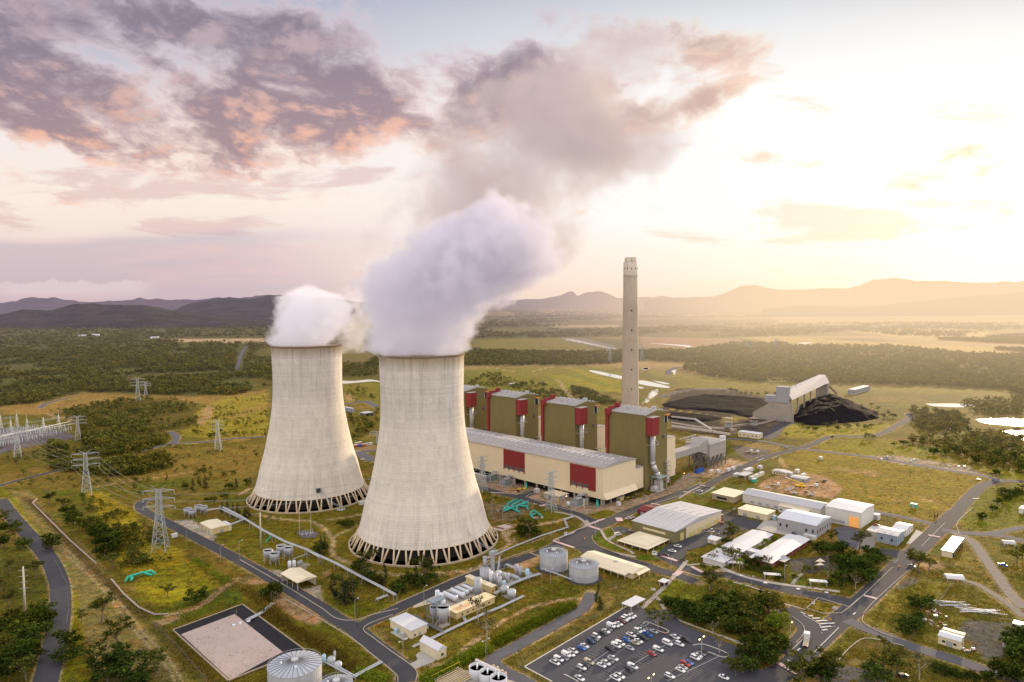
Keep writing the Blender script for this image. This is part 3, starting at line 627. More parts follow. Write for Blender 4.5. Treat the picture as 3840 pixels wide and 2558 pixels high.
# painted markings -----------------------------------------------------------
def stripes(name, c, a, b, wd, n, mat=WHITE, label=None):
    """zebra band from a to b: n stripes across"""
    A = G(c, *a); B_ = G(c, *b); d = (B_-A); L = d.length; d.normalize(); nn = Vector((-d.y, d.x, 0)); z = 1.1 if False else _rz[0]+.03
    mb = MB(); mr = MB()
    for i in range(n*2):
        s0, s1 = L*i/(2*n), L*(i+1)/(2*n); p, q = A+d*s0, A+d*s1
        (mb if i % 2 == 0 else mr).add([(*(p-nn*wd/2)[:2], z), (*(q-nn*wd/2)[:2], z), (*(q+nn*wd/2)[:2], z), (*(p+nn*wd/2)[:2], z)], [(0,1,2,3)])
    o = mb.build('crossing_marking', mat); o['kind'] = 'structure'
    if mat is WHITE: o2 = mr.build('crossing_marking', PINK); o2['kind'] = 'structure'
for c, a, b, wd, n in (('J', (1890,1060), (2140,965), 2.6, 12), ('J', (1880,1062), (2080,1125), 2.6, 10), ('J', (1400,1295), (1700,1395), 2.4, 14), ('D', (1500,350), (1650,400), 2.6, 9), ('D', (1625,540), (1685,500), 4, 6), ('D', (1790,455), (1895,510), 2.6, 7),
    ('E', (1115,690), (1220,718), 2.4, 7), ('E', (445,1210), (600,1300), 2.4, 9), ('E', (1615,222), (1705,240), 2.4, 6), ('J', (470,583), (680,590), 2, 10), ('Q', (1150,805), (1260,820), 2.2, 8), ('Q', (735,985), (760,1030), 5, 4), ('Q', (1550,655), (1640,665), 2, 6), ('Q', (1760,570), (1840,585), 2, 6), ('J', (1190,780), (1280,760), 3, 6)):
    stripes('crossing', c, a, b, wd, n)
def line(c, pts, wd, mat=WHITE, name='line_marking'):
    P = [tuple(G(c, x, y)[:2]) for x, y in pts]
    o = ribbon_mb(P, wd, _rz[0]+.03).build(name, mat); o['kind'] = 'structure'; return o
for i, (x0, y0, x1, y1) in enumerate(((685,850,720,848),(715,868,775,866),(745,888,830,885),(765,912,885,905),(780,938,860,930),(790,960,830,955))): line('E', [(x0,y0),(x1,y1)], 1.1)
for cc, pp, wd in (('E', [(625,820),(660,835)], .8), ('E', [(780,940),(790,985)], .35), ('E', [(870,930),(920,940),(705,1155)], .35), ('E', [(560,1110),(640,1030)], .3), ('E', [(1030,840),(1050,825)], .6), ('E', [(640,840),(770,910),(790,980)], .3), ('E', [(1000,780),(1080,710)], .35), ('E', [(600,1120),(620,1100)], .8), ('E', [(520,1190),(535,1200)], .8),
    ('E', [(480,750),(660,800)], .4), ('D', [(1690,500),(1860,548)], .35), ('F', [(600,665),(640,650)], .8), ('F', [(690,655),(735,632)], .5), ('F', [(2015,915),(2055,915)], 1.6), ('E', [(1560,310),(1740,130)], .2)):
    line(cc, pp, wd)
for i, (x, y) in enumerate(((605,640),(825,667),(350,592),(165,535),(2165,0))):
    if i < 4: line('E', [(x-14,y),(x+14,y+1)], 2.0)
# parking bays: lines between the rows
for (xa, ya, xb, yb, n) in ((700,1470,1380,1000,26), (960,1560,1690,1120,26), (1560,1560,2060,1320,20)):
    A = G('D', xa, ya); B_ = G('D', xb, yb); line('D', [(xa,ya),(xb,yb)], .18)
    d = (B_-A); L = d.length; d.normalize(); nn = Vector((-d.y, d.x, 0)); mb = MB(); z = _rz[0]+.04
    for i in range(n+1):
        p = A+d*(L*i/n)
        for sgn in (1, -1):
            q = p+nn*5*sgn; mb.add([(*(p-d*.07)[:2], z), (*(q-d*.07)[:2], z), (*(q+d*.07)[:2], z), (*(p+d*.07)[:2], z)], [(0,1,2,3) if sgn < 0 else (3,2,1,0)])
    o = mb.build('bay_marking', M('faded_paint', (.24,.24,.24), .85, .3, .6)); o['kind'] = 'structure'
rs = random.Random(4)
for (xa, ya, xb, yb, n) in ((700,1470,1380,1000,26), (960,1560,1690,1120,26), (1560,1560,2060,1320,20), (440,1370,1230,910,28)):
    A = G('D', xa, ya); B_ = G('D', xb, yb); d = (B_-A).normalized(); L = (B_-A).length; nn = Vector((-d.y, d.x, 0)); mb = MB()
    for i in range(n):
        for sgn in (1, -1):
            if rs.random() < .75:
                p = A+d*(L*(i+.5)/n)+nn*(sgn*rs.uniform(2,3.2)); a_, b_ = rs.uniform(1.0,2.0), rs.uniform(.4,.7); mb.add([(p.x+nn.x*math.cos(k*PI/4)*a_+d.x*math.sin(k*PI/4)*b_, p.y+nn.y*math.cos(k*PI/4)*a_+d.y*math.sin(k*PI/4)*b_, _rz[0]+.006) for k in range(8)], [tuple(range(7,-1,-1))])
    o = mb.build('oil_stain', M('oil_stain', (.028,.028,.032), .6, .3, .8)); o['kind'] = 'structure'
# kerbs
def kerb(c, pts, wd=.35, h=.10, mat=None, closed=False):
    P = [tuple(G(c, x, y)[:2]) for x, y in pts]
    P = P+[P[0]] if closed else smooth_line(P)
    mb = MB()
    for (x0, y0), (x1, y1) in zip(P, P[1:]):
        d = Vector((x1-x0, y1-y0, 0)); L = d.length
        if L < .01: continue
        d.normalize(); n = Vector((-d.y, d.x, 0))*wd/2; a = Vector((x0, y0, 0)); b = Vector((x1, y1, 0)); zt = _rz[0]+h
        vs = [a-n, b-n, b+n, a+n]; mb.add([(p.x, p.y, 0) for p in vs]+[(p.x, p.y, zt) for p in vs], [(4,5,6,7),(0,1,5,4),(1,2,6,5),(2,3,7,6),(3,0,4,7)])
    o = mb.build('kerb', mat or KERB); o['kind'] = 'structure'; return o
WK = M('white_kerb', (.62,.58,.50), .8, .1, .5)
kerb('D', [(175,1422),(1155,843)], .5, .10, WK); kerb('D', [(175,1425),(440,1568)], .4, .10, WK); kerb('D', [(1320,1010),(1360,992),(1556,1070),(1530,1098),(1440,1065)], .4, .10, WK); kerb('D', [(1800,1215),(1915,1210),(2135,1295),(2095,1332),(1950,1280)], .4, .10, WK)
kerb('D', [(555,1505),(570,1503),(690,1568),(670,1580)], .4, .10, WK); kerb('D', [(1660,965),(2240,1195)], .35)
kerb('E', [(670,790),(760,707),(1003,780),(940,826),(800,830)], .4, .10, None, True); kerb('C', [(600,1035),(700,1105),(830,1120),(960,1080),(1150,1035)]); kerb('C', [(1100,1345),(960,1240),(900,1190),(940,1145),(1110,1080)]); kerb('C', [(1150,1568),(1130,1510),(960,1370),(780,1230),(300,945)])
kerb('C', [(0,680),(300,850),(600,1035)]); kerb('C', [(1280,1568),(1275,1475),(1100,1345)]); kerb('C', [(1130,1000),(1700,755),(2135,600)]); kerb('D', [(830,150),(830,190),(900,260),(1100,335)]); kerb('D', [(940,85),(1000,75),(1040,110)])
kerb('Q', [(1130,830),(1400,740),(1620,680)]); kerb('Q', [(1570,500),(1740,500),(1750,550),(1600,620)]); kerb('J', [(620,590),(900,600),(1100,545)]); kerb('J', [(990,640),(1060,600),(1150,590)]); kerb('J', [(990,640),(1300,750),(1900,900)])
kerb('E', [(1110,830),(1190,740),(1330,610),(1470,490)], .3); kerb('E', [(920,1190),(1000,1100),(1110,1025),(1240,1035),(1420,1080)], .35); kerb('E', [(1110,840),(1110,900),(1240,975),(1440,1040)], .35); kerb('E', [(1340,470),(1090,705),(1010,775)], .35)
kerb('E', [(560,855),(640,920),(650,980),(590,1060)], .35); kerb('E', [(1850,215),(1840,120),(1960,10)], .35)
# pale gritty verges painted into the ground beside the roads
for P, wd in ROADS:
    w_ = wd if not hasattr(wd, '__len__') else wd[0]
    xs = [p[0] for p in P]; ys = [p[1] for p in P]; mg = w_+6
    k = np.where((gx > min(xs)-mg) & (gx < max(xs)+mg) & (gy > min(ys)-mg) & (gy < max(ys)+mg))[0]
    X, Y = gx[k], gy[k]; d = ldist(P, X, Y)
    f = ss(-d, -w_/2-1.6, -w_/2-.4)*(.45+.5*fnoise(X, Y, 12, 55, 2))*.9
    gc[k] += (C_PALE*.75-gc[k])*np.clip(f, 0, 1)[:, None]
# build the sheet
lum = gc@np.array([.3,.55,.15]); gc = np.clip(lum[:, None]+(gc-lum[:, None])*1.22, .004, 1)*np.array([.93,.89,.80])
nr, nc = GX.shape
me = bpy.data.meshes.new('ground')
idx = np.arange(nr*nc).reshape(nr, nc)
quads = np.stack([idx[1:, :-1], idx[1:, 1:], idx[:-1, 1:], idx[:-1, :-1]], -1).reshape(-1, 4)
me.vertices.add(nr*nc); me.vertices.foreach_set('co', np.stack([gx, gy, np.zeros_like(gx)], 1).astype(np.float32).ravel())
me.loops.add(quads.size); me.loops.foreach_set('vertex_index', quads.astype(np.int32).ravel())
me.polygons.add(len(quads)); me.polygons.foreach_set('loop_start', np.arange(0, quads.size, 4, dtype=np.int32)); me.polygons.foreach_set('loop_total', np.full(len(quads), 4, dtype=np.int32))
me.update(); me.validate()
ca = me.color_attributes.new('land', 'FLOAT_COLOR', 'POINT')
ca.data.foreach_set('color', np.concatenate([np.clip(gc, 0, 1), np.ones((len(gc), 1))], 1).astype(np.float32).ravel())
m, t, out = mat_new('land')
P = t.new('ShaderNodeNewGeometry').outputs['Position']
vc = t.new('ShaderNodeVertexColor', layer_name='land').outputs[0]
a1 = t.noise(P, 1.1, 4, .7); a2 = t.noise(P, .22, 4, .65); a3 = t.noise(P, .045, 4, .6)
f = t.m('ADD', t.m('ADD', t.m('MULTIPLY', t.m('SUBTRACT', a1, .5), 4.2), t.m('MULTIPLY', t.m('SUBTRACT', a2, .5), 2.4)), t.m('MULTIPLY', t.m('SUBTRACT', a3, .5), 1.2))
f = t.m('MAXIMUM', t.m('ADD', f, .92), .15)
c = t.vm('SCALE', vc, None, f)
a4 = t.noise(P, .12, 3, .6)
c = t.mix(t.sstep(a4, .48, .68), c, t.mix(1.0, c, (1.25, .92, .7), 'MULTIPLY'))
p = t.new('ShaderNodeBsdfPrincipled'); t.put(p.inputs['Base Color'], c); p.inputs['Roughness'].default_value = .95; p.inputs['Specular IOR Level'].default_value = .1
b = t.new('ShaderNodeBump'); b.inputs['Strength'].default_value = .9; b.inputs['Distance'].default_value = .5; t.put(b.inputs['Height'], t.noise(P, .9, 5, .7)); t.l.new(b.outputs[0], p.inputs['Normal'])
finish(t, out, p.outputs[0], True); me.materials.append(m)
go = bpy.data.objects.new('ground', me); COL.objects.link(go); go['kind'] = 'structure'
# water sheets
WAT, t, out = mat_new('still_water')
p = t.new('ShaderNodeBsdfPrincipled'); p.inputs['Base Color'].default_value = (.10,.085,.06,1); p.inputs['Roughness'].default_value = .06; p.inputs['Specular IOR Level'].default_value = 1.0; p.inputs['IOR'].default_value = 1.5; p.inputs['Metallic'].default_value = .35
p.inputs['Base Color'].default_value = (.62,.58,.52,1); p.inputs['Metallic'].default_value = .85
b = t.new('ShaderNodeBump'); b.inputs['Strength'].default_value = .15; b.inputs['Distance'].default_value = .05; t.put(b.inputs['Height'], t.noise(t.new('ShaderNodeNewGeometry').outputs['Position'], .8, 3)); t.l.new(b.outputs[0], p.inputs['Normal'])
finish(t, out, p.outputs[0], False)
def water(c, pts):
    P = smooth_line([tuple(G(c, x, y)[:2]) for x, y in pts]+[tuple(G(c, *pts[0])[:2])], 4)[:-1]
    if sum(P[i][0]*P[(i+1)%len(P)][1]-P[(i+1)%len(P)][0]*P[i][1] for i in range(len(P))) < 0: P = P[::-1]
    o = MB().add([(x, y, .12) for x, y in P], [tuple(range(len(P)))]).build('water', WAT); o['kind'] = 'structure'
for cc, pp in (('G', [(1090,80),(1130,78),(1340,120),(1340,142),(1150,100)]), ('G', [(1460,150),(1520,155),(1680,195),(1650,205),(1470,178)]), ('G', [(1460,195),(1500,205),(1470,210)]), ('G', [(1560,150),(1650,165),(1690,178),(1640,176)]), ('G', [(1480,60),(1530,60),(1520,72),(1490,70)]),
    ('L', [(1140,335),(1230,325),(1330,330),(1320,343),(1200,350)]), ('L', [(1355,337),(1410,338),(1415,345),(1370,343)]), ('L', [(785,400),(860,390),(885,400),(870,413),(800,408)]), ('L', [(780,450),(860,435),(990,438),(930,450),(850,462)]),
    ('F', [(1700,288),(1900,287),(2060,305),(1900,312),(1760,305)]), ('F', [(2030,390),(2120,385),(2354,388),(2420,420),(2354,440),(2200,425),(2080,415)]), ('F', [(2200,470),(2290,465),(2420,470),(2420,540),(2354,530),(2280,490)]), ('F', [(1785,500),(1880,455),(1870,450),(1790,490)]),
    ('F', [(1228,370),(1260,370),(1255,378),(1232,377)]), ('O', [(60,300),(300,310),(500,290),(640,300),(700,330),(600,315),(400,330),(120,348)]), ('N', [(720,272),(900,283),(905,292),(860,285)]), ('N', [(1370,272),(1440,270),(1400,277)]), ('F', [(5,75),(60,65),(50,100),(40,80)]), ('N', [(700,380),(735,382),(715,388)])):
    water(cc, pp)
for k_ in range(9): # ash lagoons seen end-on
    water('N', [(345+k_*26, 254+k_*5), (400+k_*22, 256+k_*5), (410+k_*22, 258+k_*5), (350+k_*26, 256+k_*5)])
# ------------------------------------------------------------------ cooling towers
def tower_concrete():
    m, t, out = mat_new('tower_concrete')
    co = t.new('ShaderNodeTexCoord').outputs['Object']; x, y, z = t.sep(co)
    ang = t.m('ARCTAN2', y, x)
    cv = t.comb(t.m('MULTIPLY', t.m('COSINE', ang), 9.0), t.m('MULTIPLY', t.m('SINE', ang), 9.0), t.m('MULTIPLY', z, .012))
    str1 = t.noise(cv, 2.2, 5, .65); str2 = t.noise(t.vm('SCALE', cv, None, 2.7), 2.0, 4, .7)
    blot = t.noise(co, .05, 4, .6); fine = t.noise(co, .5, 4, .7)
    # lift joints every 1.5 m, formwork ribs round the shell
    lift = t.m('LESS_THAN', t.m('PINGPONG', z, .8), .10)
    lift2 = t.noise(t.comb(0.0, 0.0, t.m('FLOOR', t.m('DIVIDE', z, 1.6))), 3.7, 1)
    rib = t.m('LESS_THAN', t.m('PINGPONG', t.m('MULTIPLY', ang, 72/PI), .5), .07)
    panel = t.noise(t.comb(t.m('FLOOR', t.m('MULTIPLY', ang, 36/PI)), t.m('FLOOR', t.m('DIVIDE', z, 8.0)), 1.0), 5.3, 0)
    stain = t.m('MULTIPLY', t.sstep(str1, .47, .68), t.m('ADD', t.m('MULTIPLY', t.sstep(z, 70, 112), .55), t.m('MULTIPLY', t.sstep(z, 46, 8), .50)))
    f = t.m('ADD', 1.0, t.m('MULTIPLY', t.m('SUBTRACT', str2, .5), .16))
    f = t.m('ADD', f, t.m('MULTIPLY', t.m('SUBTRACT', blot, .5), .35)); f = t.m('ADD', f, t.m('MULTIPLY', t.m('SUBTRACT', fine, .5), .35))
    f = t.m('SUBTRACT', f, t.m('MULTIPLY', lift, .13)); f = t.m('SUBTRACT', f, t.m('MULTIPLY', rib, .05)); f = t.m('ADD', f, t.m('MULTIPLY', t.m('SUBTRACT', lift2, .5), .28)); f = t.m('ADD', f, t.m('MULTIPLY', t.m('SUBTRACT', panel, .5), .20))
    f = t.m('SUBTRACT', f, t.m('MULTIPLY', stain, .38))
    c = t.vm('SCALE', t.mix(t.sstep(z, 60, 110), (.70,.645,.555), (.665,.63,.585)), None, f)
    c = t.mix(t.m('MULTIPLY', t.sstep(z, 119, 131), t.m('ADD', .35, t.m('MULTIPLY', str1, .8))), c, (.30,.215,.12))
    p = t.new('ShaderNodeBsdfPrincipled'); t.put(p.inputs['Base Color'], c); p.inputs['Roughness'].default_value = .88; p.inputs['Specular IOR Level'].default_value = .2
    b = t.new('ShaderNodeBump'); b.inputs['Strength'].default_value = .5; b.inputs['Distance'].default_value = .2
    t.put(b.inputs['Height'], t.m('SUBTRACT', fine, t.m('ADD', lift, rib))); t.l.new(b.outputs[0], p.inputs['Normal'])
    finish(t, out, p.outputs[0]); return m
TCON = tower_concrete()
LEGC = M('leg_concrete', (.66,.52,.35), .85, .2, .3, streak=.25)
BASIN = M('basin_concrete', (.50,.40,.28), .9, .25, .3)
FILL = M('dark_fill_packing', (.030,.026,.022), .9, .5, .12, streak=.3)
BWATER = M('basin_water', (.07,.045,.025), .2, .3, .05, spec=.6)
GALV = M('galvanised_steel', (.42,.44,.47), .5, .15, .6, metal=.35)
LGALV = M('pale_galvanised_steel', (.46,.48,.50), .5, .12, .6, metal=.2)
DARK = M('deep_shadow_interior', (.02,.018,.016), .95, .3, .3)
PROF = [(45.9,8.6),(45.2,10.5),(42.9,19),(41.3,26),(39.4,32.8),(36.8,42),(34.6,52),(32.9,60),(31.6,67.5),(30.4,75),(29.5,82.5),(29.0,90),(28.75,97.5),(28.75,105),(28.9,112),(29.1,122),(29.4,129),(29.55,131)]
def dense_prof(P, k=4):
    Q = smooth_line(P, k); return Q
def cooling_tower(pos, label):
    T = thing('cooling_tower', label, 'cooling tower', pos)
    pr_ = dense_prof(PROF)
    inner = [(r-.9, z) for r, z in reversed(pr_)]
    MB().lathe(pr_+[(29.0,131.2)]+inner+[(45.9,8.6)], 160).build('shell', TCON, T, True)
    MB().lathe([(29.4,130.2),(30.0,130.4),(30.0,131.5),(28.2,131.5),(28.2,130.6)], 120).build('rim', M('rim_concrete', (.22,.16,.10), .9, .25, .3), T)
    n = 36; R0, R1 = 50.3, 45.5
    for k in range(n):
        a0 = 2*PI*(k+.5)/n; 
        for s in (-1, 1):
            a1 = a0+s*2*PI/n*.26; b0 = a0+s*.010
            p0 = Vector((R0*math.cos(b0), R0*math.sin(b0), .2)); p1 = Vector((R1*math.cos(a1), R1*math.sin(a1), 9.4))
            # only the ring of legs: one mesh each
            MB().cyl(p0, p1, .70, .55, 8).build('leg', LEGC, T, True)
        MB().cbox(0,0,0,2.4,1.6,1.1).build('footing', BASIN, T, loc=(R0*math.cos(a0), R0*math.sin(a0), .5)).rotation_euler = (0,0,a0+PI/2) if False else (0,0,a0)
    MB().lathe([(51.4,0),(51.4,1.1),(52.3,1.1),(52.3,0)], 128).build('basin_wall', BASIN, T)
    MB().lathe([(0.01,.35),(51.4,.35)], 96).build('basin_water', BWATER, T)
    MB().lathe([(43.0,.4),(43.0,9.0),(.01,9.0)], 96).build('fill', FILL, T)
    return T
ct1 = cooling_tower((-62.9,474.0,0), 'near cooling tower of pale stained concrete, in front of the long turbine hall')
ct2 = cooling_tower((-176.3,586.1,0), 'farther cooling tower on the left, standing beside the wooded field')
# stairs up the shell + landing post
def tower_stair(T, az, door):
    P = Vector(T.location); 
    def at(a, r, z): return Vector((r*math.cos(a), r*math.sin(a), z))
    mb = MB(); a0 = az; top = at(a0, 44.6, 14); mid = at(a0+.10, 51.5, 6.0); end = at(a0+.26, 57.5, 1.0)
    w2 = Vector((0,0,1.2))
    for off in (Vector((0,0,0)), w2): mb.bars([top+off, mid+off, end+off], .28)
    for i in range(12):
        for A, B in ((top, mid), (mid, end)): p = A.lerp(B, i/12); mb.bar(p, p+w2, .14)
    mb.bar(mid, (mid.x, mid.y, 0), .45); mb.bar(top, at(a0, 44.0, 17), .3); mb.cbox(end.x, end.y, .5, 2.2, 2.2, 1.0)
    mb.build('access_stair', LGALV, T)
    if door:
        b = MB().cbox(0,0,0,2.2,3.2,3.2).build('door_hood', M('dark_blue_grey', (.05,.06,.08), .5, .2), T, loc=at(a0-.06, 44.6, 15.6)); b.rotation_euler = (0,0,a0)
tower_stair(ct1, math.radians(-42), False); tower_stair(ct2, math.radians(-62), True)
# ------------------------------------------------------------------ steam (volumes, with emission added in place of multiple scattering)
def plume_mat(name, ramp, zmin, zmax, rmax, dens, amp, scale, col, emi, edge=.25, detail=5, seed=0.0, lobes=1.0):
    """density follows a bent column: ramp stops give (centre x, centre y, radius) along z"""
    m, t, out = mat_new(name)
    P = t.new('ShaderNodeNewGeometry').outputs['Position']; x, y, z = t.sep(P)
    q = t.vm('ADD', P, (seed, seed*1.7, -seed))
    global nb2_
    wob = t.vm('SUBTRACT', t.noise(q, scale*.5, 2, .5, out=1), (.5,.5,.5))
    nz = t.noise(t.vm('ADD', t.vm('SCALE', q, None, 1.0), t.vm('SCALE', wob, None, 14.0)), scale, 3, .55)
    nb2 = t.noise(t.vm('ADD', q, t.vm('SCALE', wob, None, 8.0)), scale*3.5, 6, .62); nb2_ = [nb2]
    h = t.m('DIVIDE', t.m('SUBTRACT', z, zmin), zmax-zmin, clamp=True)
    X0, X1, Y0, Y1 = min(r[1] for r in ramp)-1, max(r[1] for r in ramp)+1, min(r[2] for r in ramp)-1, max(r[2] for r in ramp)+1
    rc = t.ramp(h, [((r[0]-zmin)/(zmax-zmin), ((r[1]-X0)/(X1-X0), (r[2]-Y0)/(Y1-Y0), r[3]/rmax)) for r in ramp])
    nd = t.new('ShaderNodeSeparateColor'); t.l.new(rc, nd.inputs[0])
    cx = t.m('ADD', t.m('MULTIPLY', nd.outputs[0], X1-X0), X0); cy = t.m('ADD', t.m('MULTIPLY', nd.outputs[1], Y1-Y0), Y0); r = t.m('MULTIPLY', nd.outputs[2], rmax)
    a = t.m('SUBTRACT', x, cx); b = t.m('SUBTRACT', y, cy)
    d = t.m('SQRT', t.m('ADD', t.m('MULTIPLY', a, a), t.m('MULTIPLY', b, b)))
    s = t.m('ADD', t.m('SUBTRACT', r, d), t.m('MULTIPLY', t.m('SUBTRACT', nz, .5), amp)); s = t.m('ADD', s, t.m('MULTIPLY', t.m('SUBTRACT', nb2, .5), amp*.60))
    s = t.m('SUBTRACT', s, t.m('MULTIPLY', t.m('MAXIMUM', t.m('SUBTRACT', z, zmax), 0.0), 1.8))
    zz = t.m('MULTIPLY', t.sstep(z, zmin-1, zmin+3), 1.0)
    dn = t.m('MULTIPLY', t.sstep(s, 0.0, edge), dens)
    dn = t.m('MULTIPLY', dn, zz)
    return m, t, out, dn, h, nz, P
def plume_out(m, t, out, dn, col, emi_col, emi, aniso=0.0):
    ab = t.new('ShaderNodeVolumeAbsorption'); t.put(ab.inputs['Color'], col); t.put(ab.inputs['Density'], dn); v = t.new('ShaderNodeVolumeScatter'); t.put(v.inputs['Color'], col); t.put(v.inputs['Density'], dn); v.inputs['Anisotropy'].default_value = aniso
    e = t.new('ShaderNodeEmission'); t.put(e.inputs[0], emi_col); t.put(e.inputs[1], t.m('MULTIPLY', dn, emi))
    ad = t.new('ShaderNodeAddShader'); t.l.new(v.outputs[0], ad.inputs[0]); t.l.new(e.outputs[0], ad.inputs[1]); a2 = t.new('ShaderNodeAddShader'); t.l.new(ad.outputs[0], a2.inputs[0]); t.l.new(ab.outputs[0], a2.inputs[1]); t.l.new(a2.outputs[0], out.inputs['Volume'])
def plume_hull(name, label, ramp, infl, mat, group=None, mg=20.0, top=25.0):
    mb = MB(); n = 20; vs = []; 
    R = sorted(ramp)
    zs = np.linspace(R[0][0], R[-1][0]+top, 30)
    for z in zs:
        cx = np.interp(z, [r[0] for r in R], [r[1] for r in R]); cy = np.interp(z, [r[0] for r in R], [r[2] for r in R]); rr = np.interp(z, [r[0] for r in R], [r[3] for r in R])+(.6+mg*min(1.0, max(0.0, z-131.6)/9))*(1 if z < R[-1][0] else max(.3, 1-(z-R[-1][0])/top*.7))
        for k in range(n): vs.append((cx+rr*math.cos(2*PI*k/n), cy+rr*math.sin(2*PI*k/n), z))
    m_ = len(zs); fs = [(i*n+k, i*n+(k+1)%n, (i+1)*n+(k+1)%n, (i+1)*n+k) for i in range(m_-1) for k in range(n)]+[tuple(range(n-1,-1,-1)), tuple(range((m_-1)*n, m_*n))]
    mb.add(vs, fs); o = mb.build(name, mat); tag(o, label, 'steam', group); return o
def PZ(xd, yd, Y):
    """world point at depth Y seen at photo column/row (2354-wide units)"""
    d = ray(xd*1.6313, yd*1.6313); tt = Y/d[1]; p = CAM+d*tt; return p
def mkramp(lst):
    out = []
    for xd, yd, rd, Y in lst:
        p = PZ(xd, yd, Y); out.append((float(p[2]), float(p[0]), float(Y), rd*Y/1569.0))
    return sorted(out)
if STEAM:
    r1 = mkramp([(965,822,98,474),(967,790,106,474),(972,745,128,476),(990,705,172,478),(1035,660,205,480),(1072,615,208,482),(1105,570,172,484),(1112,530,135,486),(1122,490,108,488),(1130,466,74,490),(1134,452,40,490)])
    r1[0] = (r1[0][0], r1[0][1], r1[0][2], 27.5)
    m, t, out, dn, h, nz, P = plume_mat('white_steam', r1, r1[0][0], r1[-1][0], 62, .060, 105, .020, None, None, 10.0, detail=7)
    shade = t.mix(t.sstep(h, .05, .6), lin(236,230,240), lin(180,172,196)); shade = t.mix(t.sstep(nb2_[0], .45, .62), shade, lin(214,206,220))  # light and shade of the steam put into its emission colour
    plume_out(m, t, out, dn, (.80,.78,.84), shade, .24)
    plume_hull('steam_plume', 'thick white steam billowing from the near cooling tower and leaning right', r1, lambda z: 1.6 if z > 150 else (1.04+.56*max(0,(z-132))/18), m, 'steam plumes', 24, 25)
    r2 = mkramp([(703,797,80,586),(704,770,86,586),(712,735,100,586),(722,705,100,588),(712,682,78,588),(700,664,25,588)])
    r2[0] = (r2[0][0], r2[0][1], r2[0][2], 27.5)
    m, t, out, dn, h, nz, P = plume_mat('white_steam_low', r2, r2[0][0], r2[-1][0], 60, .050, 85, .026, None, None, 9.0, detail=7, seed=40.0)
    plume_out(m, t, out, dn, (.88,.87,.90), lin(228,220,232), .26)
    plume_hull('steam_plume', 'low white puff of steam on the left cooling tower', r2, lambda z: 1.4 if z > 145 else (1.04+.36*max(0,(z-132))/13), m, 'steam plumes', 16, 20)
    r3 = mkramp([(1060,640,90,640),(1090,580,150,660),(1120,520,200,680),(1160,450,240,700),(1190,390,240,720),(1240,320,250,740),(1280,250,230,760),(1310,180,180,780),(1320,110,120,800),(1325,70,30,800)])
    m, t, out, dn, h, nz, P = plume_mat('thin_smoke', r3, r3[0][0], r3[-1][0], 112, .0120, 430, .0105, None, None, 60.0, detail=7, seed=90.0)
    plume_out(m, t, out, dn, (.55,.50,.51), t.mix(t.sstep(nz, .46, .64), lin(226,212,208), lin(176,160,168)), .30)
    plume_hull('smoke_plume', 'thin brown-grey vapour drifting up behind the steam', r3, lambda z: 1.5, m, None, 50, 40)
    r4 = mkramp([(800,815,50,600),(810,790,64,600),(820,760,66,600),(830,720,60,600),(850,670,50,600),(870,600,50,600)])
    m, t, out, dn, h, nz, P = plume_mat('wisp_steam', r4, r4[0][0], r4[-1][0], 45, .030, 75, .04, None, None, 14.0, seed=13.0)
    plume_out(m, t, out, dn, (.95,.94,.94), lin(220,208,212), .25)
    plume_hull('steam_wisp', 'ragged wisp of steam hanging between the two cooling towers', r4, lambda z: 1.6, m, None, 12, 12)
if STEAM:
    r5 = mkramp([(1478,930,5,625),(1490,920,9,626),(1500,908,10,628),(1508,896,6,630)])
    m, t, out, dn, h, nz, P = plume_mat('small_puff', r5, r5[0][0], r5[-1][0], 12, .16, 12, .22, None, None, 2.0, seed=7.0, detail=4)
    plume_out(m, t, out, dn, (.95,.94,.94), lin(240,230,226), .5)
    plume_hull('steam_puff', 'small white steam puff rising from the roof of the nearest boiler house', r5, lambda z: 1.6, m, None, 4, 6)
# ------------------------------------------------------------------ generic wall-plane frame
class Fr:
    """site frame: local x = away to the right, local y = away to the left"""
    def __init__(s, o, rot=GRID):
        s.o = Vector(o); s.r = rot; s.ex = Vector((math.cos(rot), math.sin(rot), 0)); s.ey = Vector((-math.sin(rot), math.cos(rot), 0))
    def loc(s, p): d = Vector(p)-s.o; return Vector((d.dot(s.ex), d.dot(s.ey), d.z))
    def hit(s, axis, val, c, x, y):
        """where the sight line through crop pixel meets local plane axis=val"""
        d = Vector(ray(*SP(c, x, y))); C = Vector(CAM)
        e = s.ex if axis == 0 else s.ey if axis == 1 else Vector((0,0,1))
        tt = (val-(C-s.o).dot(e))/d.dot(e); return s.loc(C+d*tt)
CREAM = M('cream_cladding', (.74,.63,.43), .7, .07, .15, rib=(1,1.2,.03), streak=.06)
CREAMX = M('cream_cladding_side', (.74,.63,.43), .7, .07, .15, rib=(0,1.2,.03), streak=.06)
OLIVE = M('olive_cladding', (.20,.165,.062), .75, .14, .12, streak=.16, rib=(0,2.4,.06))
RED = M('red_cladding', (.235,.028,.028), .7, .14, .3)
ROOFG = M('pale_grey_sheet_roof', (.36,.34,.325), .6, .16, .2, rib=(1,3.0,.10))
CONCP = M('weathered_concrete', (.36,.32,.27), .9, .25, .3, streak=.3)
ORANGE = M('orange_steel', (.62,.24,.06), .7, .15)
PAD = M('pad_concrete', (.44,.40,.34), .9, .2, .4)
STEELD = M('grey_steelwork', (.17,.17,.18), .6, .2, .5, metal=.2)
HOUSE = 'turbine_hall'
